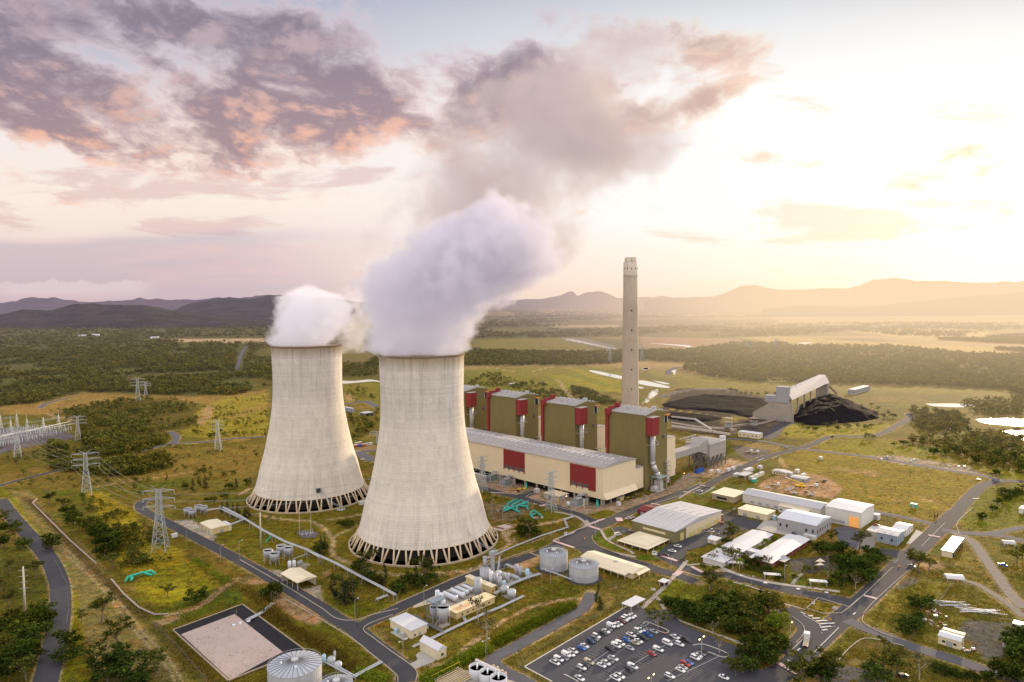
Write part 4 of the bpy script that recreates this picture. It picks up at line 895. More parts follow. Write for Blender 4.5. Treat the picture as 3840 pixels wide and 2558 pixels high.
# turbine hall
nh = G('G', 1197, 1075); HF = Fr(nh); HL = 252.0; HH = 31.2
HW = HF.hit(2, HH, 'G', 1440, 728).x
T = thing('turbine_hall', 'long cream turbine hall with grey roof and red wall panels', 'industrial building', nh, GRID)
zb = HF.hit(0, 0, 'G', 1200, 1028).z
MB().box(0, 0, zb, HW, HL, HH).build('wall', CREAM, T)
rg = [(-.8,HH),( -.8,HH+.35),(HW*.45,HH+3.2),(HW+.8,HH+.4),(HW+.8,HH)]
MB().prismy(rg, -.6, HL+.6).build('roof', ROOFG, T)
MB().prismy([(.0,HH),(HW*.45,HH+2.7),(HW,HH)], -.35, -.61+.1).build('gable', CREAMX, T)
for k in range(42):
    y = 6+k*5.8
    MB().box(HW*(.36+.05*random.random()), y, HH+2.4, HW*(.52+.1*random.random()), y+2.2, HH+3.3+.1).build('ridge_vent', M('ridge_vent_sheet', (.60,.60,.62), .5, .25, .4), T)
for k in range(48):
    for fx in (.2, .74):
        if random.random() < .75: MB().cbox(HW*fx+random.uniform(-2,2), 3+k*5.1, HH+(1.9 if fx < .5 else 2.1)+.3, 1.6, .9, .6).build('roof_ventilator', M('roof_vent_pale', (.62,.62,.63), .5, .25, .5), T)
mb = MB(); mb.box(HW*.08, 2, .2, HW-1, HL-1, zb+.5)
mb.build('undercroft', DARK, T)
for k in range(18): MB().box(.3, 1+k*14.4, 0, 1.7, 2.6+k*14.4, zb+.3).build('column', CONCP, T)
for k in range(4): MB().box(2+k*9, .3, 0, 3.2+k*9, 1.5, zb+.3).build('column', CONCP, T)
# raked skirt under the gable end
MB().add([(0,0,zb+4.5),(HW,0,zb+4.5),(HW-1,-3.2,zb),(1.2,-3.2,zb),(0,0,zb),(HW,0,zb)], [(3,2,1,0),(4,3,0),(2,5,1),(4,5,2,3)]).build('skirt', CREAMX, T)
for (xa, ya, xb, yb, nw) in ((957,757,1145,925,3), (468,653,623,800,4)):
    a = HF.hit(0, 0, 'G', xa, ya); b = HF.hit(0, 0, 'G', xb, yb+5); zt = HF.hit(0,0,'G',xa,ya).z; zl = HF.hit(0,0,'G',xa,{957:885,468:765}[xa]).z
    y0, y1 = min(a.y, b.y), max(a.y, b.y)
    mb = MB(); mb.box(-.45, y0, zl, .02, y1, zt)
    zl2 = zl-4.6
    nn = nw; wv = (y1-y0)*(.72 if nw == 3 else .96)/nn
    for k in range(nn+1):
        yk = y1-k*wv; mb.box(-.45, yk-.9, zl2, .02, yk, zl)
    if nw == 3: mb.box(-.45, y0, zl2, .02, y0+(y1-y0)*.26, zl)
    pn = mb.build('red_panel', RED, T)
    for k in range(nn): MB().box(-.15, y1-(k+1)*wv+.2, zl-3.3, .05, y1-k*wv-1.1, zl-.2).build('louvre_window', M('louvre_dark', (.12,.11,.11), .5, .4, 1.5), pn)
# annex at the right of the gable
ax1 = HF.hit(1, 0, 'G', 1506, 800).x; azt = HF.hit(1, 0, 'G', 1506, 785).z; azb = HF.hit(1, 0, 'G', 1506, 937).z
MB().box(HW+.05, 1.5, azb, ax1, HL-40, azt).build('annex', CREAMX, T)
MB().box(HW+.1, 1.2, azt, ax1+.3, HL-40, azt+.35).build('annex_roof', ROOFG, T)
for k in range(5):
    p = HF.hit(0, 0, 'Q', (-1,)[0] if 0 else 100+k*60, 700)
# white wall section and low sheds by the near tower
# ------------------------------------------------------------------ boiler houses
nb = G('G', 1508, 965); BF = Fr(nb); BH = 67.0
BW = BF.hit(2, BH+1, 'G', 1698, 370).x; BL = BF.hit(2, BH, 'G', 1223, 375).y
def boiler(label):
    T = thing('boiler_house', label, 'industrial building', nb, GRID, 'boiler houses in a row')
    MB().box(0, 0, 0, BW, BL, BH).build('wall', OLIVE, T)
    MB().prismx([(BH-.01 if 0 else 0,0)][:0] or [(-.5,BH),(-.5,BH+.5),(BL*.5,BH+.9),(BL+.5,BH+.5),(BL+.5,BH)], -.5, BW+.5) 
    MB().prismy([(-.6,BH),(-.6,BH+.4),(BW*.5,BH+3.4),(BW+.6,BH+.4),(BW+.6,BH)], -.5, BL+.5).build('roof', ROOFG, T)
    MB().prismy([(.02,BH),(BW*.5,BH+2.9),(BW-.02,BH)], -.62, -.5).build('gable', OLIVE, T)
    mb = MB(); rr = random.Random(5)
    for i in range(7):
        for j in range(5):
            zr = BH+.4+3.0*(1-abs((i+.5)/7*2-1))
            if rr.random() < .85: mb.cbox(BW*(i+.5)/7+rr.uniform(-1,1), BL*(j+.5)/5+rr.uniform(-1.5,1.5), zr+.5, 1.3+rr.random(), .9, .6)
    mb.box(BW*.3, BL*.6, BH+2, BW*.36, BL*.7, BH+5); mb.box(BW*.7, BL*.15, BH+1.5, BW*.78, BL*.25, BH+4.5)
    mb.build('roof_vent', LGALV, T)
    # red lift/duct box on the right (end) face
    a = BF.hit(1, 0, 'G', 1514, 440); b = BF.hit(1, 0, 'G', 1614, 570)
    x0, x1 = a.x, b.x-3.0; zt = BF.hit(1,-7,'G',1512,440).z; zb_ = BF.hit(1,-7,'G',1512,575).z
    x0 = .6; x1 = BF.hit(1,-7,'G',1612,500).x
    MB().box(x0, -7, zb_, x1, .02, zt).build('red_duct_box', RED, T)
    MB().box(x0-.2, -7.3, zt, x1+.2, .02, zt+.4).build('duct_box_roof', ROOFG, T)
    px = (x0+x1)/2+.3
    pts = [(px,-3.4,zb_+1),(px,-3.4,26),(px+.3,-3.6,23),(px+3.6,-5.0,16),(px+6.2,-6.0,11.8),(px+6.8,-6.2,7)]
    mb = MB().tube(pts, 2.15, 16)
    for k in range(12): zc = 26+(zb_-26)*k/12; mb.cyl((px,-3.4,zc),(px,-3.4,zc+.35), 2.3, 2.3, 16)
    mb.build('exhaust_duct', M('silver_duct', (.50,.52,.56), .45, .2, .5, metal=.4), T, True)
    mb = MB()
    for sx in (-1, 1): mb.bars([(px+sx*5, -6.6, 41),(px+sx*2.2, -3.4, 48)], .35)
    mb.bars([(px-5,-6.6,41),(px+5,-6.6,41)], .4); mb.bars([(px-5,-6.6,41),(px-5,0,41)], .4); mb.bars([(px+5,-6.6,41),(px+5,0,41)], .4)
    mb.build('duct_bracket', GALV, T)
    mb = MB(); hx = px+6.5
    mb.box(hx-6, -11, 11.6, hx+7, -1.5, 12.3)
    for (sx, sy) in ((-5,-10),(6,-10),(6,-2),(-5,-2)): mb.box(hx+sx-.3, sy-.3, 0, hx+sx+.3, sy+.3, 12)
    mb.bars([(hx+6,-10,0),(hx+6,-2,12)], .35); mb.bars([(hx-6,-11,13.5),(hx+7,-11,13.5),(hx+7,-1.5,13.5)], .15)
    mb.build('fan_frame', M('greenish_steel', (.30,.35,.33), .6, .2, .5), T)
    mb = MB().box(hx-3, -9, 4.5, hx+1.5, -3, 8.5); mb.cyl((hx-4,-6,2.6),(hx-10,-6,2.6), 2.5, 2.5, 16); mb.box(hx-3,-8.6,1,hx+3,-3.4,4.6); mb.box(hx-9,-10,0,hx+3,-2,.9)
    mb.build('draught_fan', M('fan_casing', (.50,.47,.44), .6, .25, .5), T)
    # left (long) face: red riser at the far corner
    mb = MB(); yl = BL-1.2
    mb.box(-2.0, BL-1.6, 33, .02, BL+1.4, BH-3.0); mb.box(-1.4, BL-1.2, 8, .02, BL+1.0, 33)
    mb.box(-2.6, BL-4, BH-3.0, 1.5, BL+1.4, BH+2.6); mb.box(.5, BL-3, BH+2.0, BW*.35, BL-.4, BH+4.0); mb.box(BW*.30, BL-4, BH+1.0, BW*.40, BL, BH+6.5)
    mb.build('red_riser', RED, T)
    # orange crane beam + opening under the eave, small hood
    w1 = BF.hit(1, 0, 'G', 1647, 412); w2 = BF.hit(1, 0, 'G', 1667, 458)
    MB().box(w1.x, -.15, w2.z, w2.x, .05, w1.z).build('hoist_opening', DARK, T)
    for sx in (w1.x-.7, w2.x): MB().box(sx, -.4, w2.z, sx+.7, -.16, w1.z).build('hoist_door', M('pale_blue_grey_door', (.45,.52,.56), .6, .1), T)
    zz = w1.z+.6; MB().bar((w1.x, -.8, zz), (w1.x+2, -.8, zz), .3).box(w1.x-.5, -5, zz, w1.x+.6, .2, zz+.8).box(w1.x+.6,-.9,zz,w1.x+9,.1,zz+.7).build('crane_beam', ORANGE, T)
    h1 = BF.hit(1, 0, 'G', 1640, 560); MB().box(h1.x-.9, -1.8, h1.z-1.2, h1.x+1.4, .05, h1.z+1.2).build('wall_hood', STEELD, T)
    # pale lift/stair tower behind, on the right
    tx0 = BW+.05; tzt = Fr(nb).hit(1, 0, 'G', 1745, 548).z; tx1 = BF.hit(1, 0, 'G', 1742, 700).x; 
    tx1 = tx0+ (BF.hit(1,0,'G',1742,700).x-BF.hit(1,0,'G',1690,700).x)
    MB().box(tx0, 1.0, 5, tx0+15.5, 8.6, tzt-1.5).build('stair_tower', CREAMX, T)
    MB().box(tx0+15.55, 1.2, 11, tx0+17, 8, 21).build('stair_bay', CREAMX, T)
    MB().box(tx0+.3, 1.3, 0, tx0+6, 8, 5).build('stair_tower_base', CREAMX, T)
    MB().box(tx0-.1, .8, tzt-1.5, tx0+15.6, 8.8, tzt-1.2).build('stair_tower_roof', ROOFG, T)
    mb = MB()
    for k in range(5):
        z0_ = k*4.2; mb.bars([(tx0-4.5,-1.6,z0_),(tx0+.5,-1.6,z0_+4.2)] if k % 2 == 0 else [(tx0+.5,-1.6,z0_),(tx0-4.5,-1.6,z0_+4.2)], .4); mb.box(tx0-5.2,-3,z0_+4.1,tx0+1.4,-.2,z0_+4.35)
    for sx in (-5, 1.2): mb.bar((tx0+sx,-2.8,0),(tx0+sx,-2.8,21.5), .3)
    mb.build('outside_stair', GALV, T)
    return T
b4 = boiler('olive boiler house nearest the camera, at the right end of the row')
step = (Vector((-25.84-143.74, 788.39-614.5, 0)))/3
for k, lb in ((1, 'olive boiler house second from the right in the row'), (2, 'olive boiler house third from the right, with the narrow red riser'), (3, 'olive boiler house at the far left of the row, half behind the near cooling tower')):
    dup(b4, nb+step*k, label=lb)
# precipitators behind each boiler house
PREC = M('weathered_grey_sheet', (.36,.34,.315), .8, .2, .2, streak=.25)
def precip(label):
    o = G('L', 735, 1252); F = Fr(o); H = height_at(o, 'L', 935)
    T = thing('precipitator', label, 'industrial filter house', o, GRID, 'precipitators behind the boiler houses')
    W_, L_ = len_along(o, GRID, 'L', 942), len_along(o, GRID+PI/2, 'L', 470); gap = F.loc(nb+BF.ex*(BW+15))[0]
    MB().box(0, 0, 12, W_, L_, H).build('casing', PREC, T)
    mb = MB().box(-.3, -.3, H, W_+.3, L_+.3, H+.5)
    for j in range(6): mb.box(1+j*4.4, 1, H+.5, 2.6+j*4.4, L_-1, H+1.9)
    for i in range(5): mb.box(.5, 2+i*8, H+.5, W_-.5, 2.6+i*8, H+1.2)
    for i in range(6):
        for j in range(4): mb.cyl((3.8+i*4.4, 5+j*8.5, H+.5),(3.8+i*4.4, 5+j*8.5, H+2.4), .5, .5, 6)
    mb.build('roof_gantry', M('roof_gantry_steel', (.50,.48,.46), .7, .2, .5), T)
    for i in range(4):
        for j in range(3):
            x0, x1, y0, y1 = W_*i/4+.4, W_*(i+1)/4-.4, L_*j/3+.4, L_*(j+1)/3-.4; mx, my = (x0+x1)/2, (y0+y1)/2
            MB().add([(x0,y0,12),(x1,y0,12),(x1,y1,12),(x0,y1,12),(mx-.8,my-.8,3.5),(mx+.8,my-.8,3.5),(mx+.8,my+.8,3.5),(mx-.8,my+.8,3.5)], [(0,1,5,4),(1,2,6,5),(2,3,7,6),(3,0,4,7),(4,5,6,7)]).build('hopper', PREC, T)
    mb = MB()
    for i in range(5):
        for j in range(4): mb.box(W_*i/4-.35, L_*j/3-.35, 0, W_*i/4+.35, L_*j/3+.35, 12)
    for i in range(4): mb.bars([(W_*i/4,0,0),(W_*(i+.5)/4,0,10),(W_*(i+1)/4,0,0)], .4)
    for j in range(3): mb.bars([(0,L_*j/3,0),(0,L_*(j+.5)/3,10),(0,L_*(j+1)/3,0)], .4)
    mb.build('frame', STEELD, T)
    # inlet duct from the boiler, widening
    MB().add([(0,2,14),(0,20,14),(0,20,30),(0,2,30),(-13,4,19),(-13,14,19),(-13,14,25),(-13,4,25),(gap,4,19),(gap,14,19),(gap,14,25),(gap,4,25)],
             [(0,4,5,1),(1,5,6,2),(2,6,7,3),(3,7,4,0),(4,8,9,5),(5,9,10,6),(6,10,11,7),(7,11,8,4)]).build('inlet_duct', PREC, T)
    MB().box(-12,L_*.6,13,0,L_*.92,26).build('inlet_duct', PREC, T)
    mb = MB()
    for x_ in (-22,-12): mb.bars([(x_,5,0),(x_,5,19)], .7); mb.bars([(x_,5,0),(x_+9,5,18)], .4)
    mb.bars([(-22,5,18),(-12,5,4)], .4); mb.build('duct_trestle', STEELD, T)
    MB().cyl((W_+5, 6, 6),(W_+5, 6, 27), 3.2, 3.2, 16).box(W_+.05,4,16,W_+4,9,24).build('outlet_duct', M('pale_duct', (.58,.58,.58), .6, .15, .5), T)
    return T
pc = precip('grey precipitator with roof gantries and hoppers, behind the nearest boiler house')
for k, lb in ((1, 'grey precipitator just visible behind the second boiler house'),): dup(pc, pc.location+step*k, label=lb)
# ------------------------------------------------------------------ chimney
sb_ = PZ(1449, 760, 770); SX = float(sb_[0]); SH = float(PZ(1448, 592, 770)[2]); s0 = Vector((SX, 770, 0))
CHIM = M('chimney_concrete', (.47,.40,.31), .88, .14, .12, streak=.2)
T = thing('chimney_stack', 'very tall tapering concrete chimney stack behind the boiler houses', 'chimney', s0)
zt = SH-5.5; zc = float(PZ(1449, 636, 770)[2])
MB().lathe([(10.8,0),(10.1,30),(9.3,80),(8.6,130),(8.2,160),(8.0,zc)], 48).build('shaft', CHIM, T, True)
MB().lathe([(8.0,zc),(8.02,zc+2),(7.95,zt),(6.5,zt)], 48).build('pale_head', M('chimney_head_concrete', (.66,.60,.49), .85, .12, .2, streak=.15), T, True)
for k in range(4):
    a = PI/4+k*PI/2; MB().lathe([(3.3,zt-3),(3.3,zt+5.5),(2.9,zt+5.5),(2.9,zt+3)], 20, (4.0*math.cos(a), 4.0*math.sin(a), 0)).build('flue', MATS['chimney_head_concrete'], T, True)
for k in range(7): MB().box(-.5, -10.6+.018*k*15, 24+k*22, .5, -7.2, 25.8+k*22).build('small_window', DARK, T)
for k in range(5):
    a = -PI/2+(k-2)*.6; MB().cbox(0,0,0,.7,.3,2.6).build('vent_slot', DARK, T, loc=(8.0*math.cos(a), 8.0*math.sin(a), zt-7)).rotation_euler = (0,0,a+PI/2)
# ------------------------------------------------------------------ far hills
def hill_mat(name, col, dark, sc_=.004):
    m, t, out = mat_new(name)
    P = t.new('ShaderNodeNewGeometry').outputs['Position']
    f = t.noise(P, sc_, 6, .7); g = t.noise(P, sc_*12, 4, .7)
    c = t.mix(t.sstep(t.m('ADD', t.m('MULTIPLY', f, .5), t.m('MULTIPLY', g, .5)), .4, .6), dark, col)
    p = t.new('ShaderNodeBsdfDiffuse'); t.put(p.inputs[0], c)
    b = t.new('ShaderNodeBump'); b.inputs['Strength'].default_value = 1; b.inputs['Distance'].default_value = 25; t.put(b.inputs['Height'], g); t.l.new(b.outputs[0], p.inputs['Normal'])
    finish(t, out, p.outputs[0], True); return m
def hills(name, Y, pts, depth, mat, seed, rough=.10):
    """ridge line given in photo columns/rows; the slope runs down towards the viewer and away"""
    xs = [p[0] for p in pts]; n = 260; m_ = 22
    mb = MB(); vs = []
    for i in range(n):
        xd = xs[0]+(xs[-1]-xs[0])*i/(n-1); yd = float(np.interp(xd, xs, [p[1] for p in pts]))
        p = PZ(xd, yd, Y); top = max(float(p[2]), 2); X = float(p[0]); u_ = X/Y
        for j in range(m_):
            s = -1+2*j/(m_-1); Yj = Y+s*depth; Xj = u_*Yj
            prof = max(0, 1-abs(s)**1.3) if s < 0 else max(0, 1-s*s)
            nz = float(fnoise(np.array([Xj]), np.array([Yj]), depth*.35, seed, 4)[0]-.5)
            zj = top*(Yj/Y if s > 0 else 1)*prof*(1+nz*1.2*min(1, abs(s)*3))
            if s > 0: zj = zj*.96
            zj += top*rough*nz*.6*prof
            vs.append((Xj, Yj, zj-6 if (j in (0, m_-1)) else max(zj, -6)))
    mb.add(vs, [(i*m_+j, (i+1)*m_+j, (i+1)*m_+j+1, i*m_+j+1) for i in range(n-1) for j in range(m_-1)])
    o = mb.build(name, mat, None, True); o['kind'] = 'structure'; return o
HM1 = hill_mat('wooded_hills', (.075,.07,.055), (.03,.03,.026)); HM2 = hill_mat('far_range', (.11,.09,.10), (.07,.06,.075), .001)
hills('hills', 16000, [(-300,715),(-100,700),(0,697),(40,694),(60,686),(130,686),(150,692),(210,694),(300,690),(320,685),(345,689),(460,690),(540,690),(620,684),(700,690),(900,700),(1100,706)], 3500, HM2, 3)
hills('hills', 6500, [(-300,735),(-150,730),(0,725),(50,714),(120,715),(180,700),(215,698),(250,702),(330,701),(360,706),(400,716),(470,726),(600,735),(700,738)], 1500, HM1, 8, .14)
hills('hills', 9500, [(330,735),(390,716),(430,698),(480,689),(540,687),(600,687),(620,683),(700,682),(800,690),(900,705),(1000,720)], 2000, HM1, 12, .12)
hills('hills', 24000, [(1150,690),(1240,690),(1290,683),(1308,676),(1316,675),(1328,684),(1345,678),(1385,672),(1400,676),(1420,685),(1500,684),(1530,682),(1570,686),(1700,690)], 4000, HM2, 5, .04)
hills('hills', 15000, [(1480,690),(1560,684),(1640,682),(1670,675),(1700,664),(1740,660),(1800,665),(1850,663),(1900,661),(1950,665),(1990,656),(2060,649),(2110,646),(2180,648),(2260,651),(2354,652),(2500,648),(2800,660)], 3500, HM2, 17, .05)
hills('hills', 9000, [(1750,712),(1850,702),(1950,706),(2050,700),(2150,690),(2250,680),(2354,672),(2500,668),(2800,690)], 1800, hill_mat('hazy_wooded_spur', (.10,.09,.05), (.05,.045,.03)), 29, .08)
# ------------------------------------------------------------------ foliage
def leaf_mat(name, c1, c2, c3, haze=True, trans=.25):
    m, t, out = mat_new(name)
    g = t.new('ShaderNodeNewGeometry'); ri = g.outputs['Random Per Island']; oi = t.new('ShaderNodeObjectInfo').outputs['Random']
    P = g.outputs['Position']
    c = t.ramp(ri, [(0, c1), (.5, c2), (1, c3)])
    v = t.m('ADD', .62, t.m('MULTIPLY', oi, .7)); c = t.vm('SCALE', c, None, v)
    hue = t.noise(P, .02, 2, .5)
    c = t.mix(t.sstep(hue, .45, .65), c, t.mix(1.0, c, (1.18, 1.0, .8), 'MULTIPLY'))
    d = t.new('ShaderNodeBsdfDiffuse'); t.put(d.inputs[0], c)
    tr = t.new('ShaderNodeBsdfTranslucent'); t.put(tr.inputs[0], t.mix(1.0, c, (1.3, 1.15, .6), 'MULTIPLY'))
    mx = t.new('ShaderNodeMixShader'); mx.inputs[0].default_value = trans; t.l.new(d.outputs[0], mx.inputs[1]); t.l.new(tr.outputs[0], mx.inputs[2])
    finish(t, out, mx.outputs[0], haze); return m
LEAF_E = leaf_mat('eucalypt_leaves', (.022,.032,.008), (.066,.080,.018), (.17,.175,.035))
LEAF_D = leaf_mat('dark_leaves', (.012,.024,.006), (.034,.058,.011), (.10,.14,.025))
LEAF_B = leaf_mat('bright_leaves', (.05,.08,.010), (.11,.17,.018), (.24,.30,.035))
LEAF_C = leaf_mat('casuarina_needles', (.018,.026,.012), (.042,.055,.022), (.085,.095,.04))
LEAF_G = leaf_mat('grey_green_leaves', (.05,.055,.035), (.11,.115,.07), (.20,.19,.12))
LEAF_F = leaf_mat('far_forest_leaves', (.024,.034,.010), (.095,.112,.028), (.28,.27,.065), trans=.3)
BARK = M('bark', (.16,.12,.085), .95, .3, 1.2); BARKP = M('pale_bark', (.36,.31,.25), .9, .25, 1.2)
def leaf_cloud(clumps, per, size, rs, squash=1.0, flat_=0.0):
    """leaf-sized quads scattered over the shells of clumps: (x,y,z,rx,rz)"""
    V = []; Fc = []
    for (cx_, cy_, cz_, rx, rz) in clumps:
        n = int(per*(rx/1.6)**2)+4
        for _ in range(n):
            d = rs.normal(size=3); d /= np.linalg.norm(d)+1e-9; r_ = rs.uniform(.45, 1.05)
            if d[2] < -.3: r_ *= .8
            p = np.array([cx_+d[0]*rx*r_, cy_+d[1]*rx*r_, cz_+d[2]*rz*r_])
            a = rs.normal(size=3); a /= np.linalg.norm(a)+1e-9; b = np.cross(a, d+rs.normal(size=3)*.7); b /= np.linalg.norm(b)+1e-9
            s = size*rs.uniform(.6, 1.35); k = len(V)
            V += [tuple(p-a*s), tuple(p-b*s*.45), tuple(p+a*s), tuple(p+b*s*.45)]; Fc.append((k, k+1, k+2, k+3))
    mb = MB(); mb.v = V; mb.f = Fc; return mb
def tree_proto(kind, h, seed):
    """returns (crown MB, trunk MB, leaf material, bark material) standing on z=0, full height h"""
    rs = np.random.default_rng(seed); tk = MB(); cl = []; lm = LEAF_E; bk = BARK
    def limb(p, q, r0, r1):
        mid = (Vector(p)+Vector(q))/2+Vector(rs.normal(size=3)*.25); tk.cyl(p, mid, r0, (r0+r1)/2, 6, False); tk.cyl(mid, q, (r0+r1)/2, r1, 6, False)
    if kind in ('gum', 'sparse', 'spread'):
        bk = BARKP if kind != 'gum' else BARK
        ht = h*(.42 if kind != 'spread' else .28); lean = rs.normal(size=2)*h*.03
        limb((0,0,-.3), (lean[0], lean[1], ht), .035*h*.8, .022*h*.8)
        nb_ = 7 if kind != 'spread' else 10
        for i in range(nb_):
            a = 2*PI*i/nb_+rs.uniform(-.4,.4); rr = h*(rs.uniform(.14,.30) if kind != 'spread' else rs.uniform(.25,.55)); zz = h*(rs.uniform(.55,.92) if kind != 'spread' else rs.uniform(.6,.85))
            q = (lean[0]+rr*math.cos(a), lean[1]+rr*math.sin(a), zz); limb((lean[0], lean[1], ht*rs.uniform(.75,1)), q, .014*h, .004*h)
            cl.append((*q, h*rs.uniform(.10,.16), h*rs.uniform(.07,.12)))
            for _ in range(2 if kind != 'sparse' else 1):
                e = rs.normal(size=3)*h*.09; cl.append((q[0]+e[0], q[1]+e[1], min(q[2]+e[2]*.7, h*.95), h*rs.uniform(.07,.12), h*rs.uniform(.05,.09)))
        cl.append((lean[0], lean[1], h*.88, h*.14, h*.11)); cl.append((lean[0]*1.5, lean[1]*1.5, h*.70, h*.15, h*.12))
        per, sz = (34, .44) if kind != 'sparse' else (17, .42)
        if kind == 'sparse': lm = LEAF_G
    elif kind == 'dense':
        lm = LEAF_D; limb((0,0,-.3), (0,0,h*.5), .04*h, .025*h)
        for i in range(20):
            a = rs.uniform(0,2*PI); rr = h*.40*math.sqrt(rs.uniform(0,1)); zz = h*rs.uniform(.28,.86)*(1-.35*(rr/(h*.42))**2)
            cl.append((rr*math.cos(a), rr*math.sin(a), zz, h*rs.uniform(.12,.19), h*rs.uniform(.10,.16)))
        per, sz = 34, .50
    elif kind == 'bright':
        lm = LEAF_B; limb((0,0,-.3), (0,0,h*.5), .04*h, .025*h)
        for i in range(14):
            a = rs.uniform(0,2*PI); rr = h*.38*math.sqrt(rs.uniform(0,1)); zz = h*rs.uniform(.25,.85)*(1-.3*(rr/(h*.4))**2)
            cl.append((rr*math.cos(a), rr*math.sin(a), zz, h*rs.uniform(.13,.20), h*rs.uniform(.10,.15)))
        per, sz = 34, .45
    elif kind == 'cone':
        lm = LEAF_C; limb((0,0,-.3), (0,0,h*.8), .028*h, .01*h)
        for i in range(22):
            tt_ = i/21; zz = h*(.10+.86*tt_); R = h*.17*(1-tt_)**.7*rs.uniform(.6,1.2); a = rs.uniform(0,2*PI)
            cl.append((R*math.cos(a)*.8, R*math.sin(a)*.8, zz, h*.10*(1.15-tt_*.8), h*.085))
        per, sz = 40, .42
    elif kind == 'shrub':
        lm = LEAF_D
        for i in range(8): cl.append((rs.normal()*h*.35, rs.normal()*h*.35, h*rs.uniform(.25,.6), h*.38, h*.32))
        limb((0,0,-.2), (0,0,h*.4), .05*h, .03*h); per, sz = 34, .34
    elif kind == 'bush':
        lm = LEAF_B
        for i in range(7): cl.append((rs.normal()*h*.25, rs.normal()*h*.25, h*rs.uniform(.3,.6), h*.40, h*.36))
        limb((0,0,-.2), (0,0,h*.4), .05*h, .03*h); per, sz = 60, .20
    elif kind == 'palm':
        lm = LEAF_B; bk = BARKP; limb((0,0,-.3), (.2,.1,h*.82), .03*h, .02*h); mb = MB()
        for i in range(18):
            a = 2*PI*i/18+rs.uniform(-.1,.1); el = rs.uniform(.1,.9); L = h*.34; pz = Vector((.2,.1,h*.82)); prev = pz
            for j in range(1, 6):
                s = j/5; q = pz+Vector((math.cos(a)*L*s, math.sin(a)*L*s, L*(el*s-1.05*s*s))); nn = Vector((-math.sin(a), math.cos(a), 0))*(.5*(1-abs(s-.4)))
                mb.add([prev-nn, q-nn*.9, q+nn*.9, prev+nn], [(0,1,2,3)]); prev = q
        return mb, tk, lm, bk
    elif kind == 'bare':
        bk = BARK; limb((0,0,-.3), (.3,0,h*.35), .03*h, .022*h)
        for i in range(9):
            a = 2*PI*i/9; q = (h*.2*math.cos(a), h*.2*math.sin(a), h*rs.uniform(.7,.95)); limb((.3,0,h*.33), q, .014*h, .004*h)
            q2 = (q[0]*1.35, q[1]*1.35, q[2]*1.02); limb(q, q2, .006*h, .002*h); cl.append((*q2, h*.06, h*.05))
        per, sz = 10, .35; lm = LEAF_G
    return leaf_cloud(cl, per*1.25, sz, rs), tk, lm, bk
PROTO = {}
def proto(kind, v):
    if (kind, v) in PROTO: return PROTO[(kind, v)]
    H0 = {'gum':11,'sparse':11,'spread':8,'dense':9,'bright':7,'cone':13,'shrub':3,'bush':1.6,'palm':9,'bare':10}[kind]
    cm, tm, lm, bk = tree_proto(kind, H0, hash((len(kind)*31+ord(kind[0])*7+v*101)) % 9999)
    mk = lambda nm, mb, mt: (lambda me: (me.from_pydata(mb.v, [], mb.f), me.materials.append(mt), me.update(), me)[-1])(bpy.data.meshes.new(nm))
    PROTO[(kind, v)] = (mk('crown', cm, lm), mk('trunk', tm, bk), H0); return PROTO[(kind, v)]
NV = {'gum':4,'sparse':2,'spread':2,'dense':4,'bright':2,'cone':3,'shrub':2,'bush':2,'palm':2,'bare':1}
TREE_COUNT = [0]
NAMES = {'gum':'gum_tree','sparse':'gum_tree','spread':'spreading_tree','dense':'leafy_tree','bright':'leafy_tree','cone':'she_oak_tree','shrub':'shrub','bush':'garden_bush','palm':'palm_tree','bare':'bare_tree'}
CATS = {'shrub':'shrub','bush':'bush'}
ALLT = []
def trees(desc, where, c, lst, group=None):
    """lst of (kind, x, y_base, height m). Labels count along the photo from the left."""
    items = sorted(lst, key=lambda i: i[1]); n = len(items); rs = random.Random(hash(where) % 1000 if 0 else len(where)*13+n)
    for i, (kind, x, y, h) in enumerate(items):
        p = G(c, x, y); ch, tr, H0 = proto(kind, rs.randrange(NV[kind])); s = h/H0
        dsc = desc if isinstance(desc, str) else desc[kind]
        lab = f'{dsc} {where}' if n == 1 else f'{dsc}, {ordw(i)} from left {where}'
        T = thing(NAMES[kind], lab, CATS.get(kind, 'tree'), p, rs.uniform(0, 6.28), group or (f'trees {where}' if n > 1 else None))
        w_ = 1.45 if kind in ('dense','bright') else 1.3 if kind == 'gum' else 1.1
        T.scale = (s*w_*rs.uniform(.95,1.12), s*w_*rs.uniform(.95,1.12), s*1.06)
        for nm, me_ in (('trunk', tr), ('crown', ch)):
            o = bpy.data.objects.new(nm, me_); COL.objects.link(o); o.parent = T
        TREE_COUNT[0] += 1; ALLT.append(p)
KD = {'gum':'olive gum tree','sparse':'thin gum tree','spread':'spreading tree','dense':'dark dense tree','bright':'bright green tree','cone':'narrow she-oak','shrub':'low dark shrub','bush':'round bush','palm':'palm','bare':'nearly bare tree'}
def T_(where, c, s, group=None):
    lst = []
    for ln in s.split(';'):
        q = ln.split()
        if q: lst.append((q[0], float(q[1]), float(q[2]), float(q[3])))
    trees(KD, where, c, lst, group)
T_('in the line along the earth drain', 'B', 'gum 315 430 11;sparse 300 370 7;gum 412 455 10;dense 480 545 12;dense 440 480 9;gum 515 590 10;dense 590 585 11;dense 640 640 11;dense 690 690 13;dense 735 712 14;dense 700 650 12;gum 735 830 10;dense 680 755 9;dense 630 600 9;shrub 760 620 4')
T_('in the small grass triangle by the drain', 'B', 'gum 862 795 8;gum 1080 1025 8;dense 1270 1050 9')
T_('between the curving road and the drain', 'B', 'dense 335 705 12;gum 655 1185 14;gum 530 1180 6;dense 440 1340 10;dense 430 1440 9')
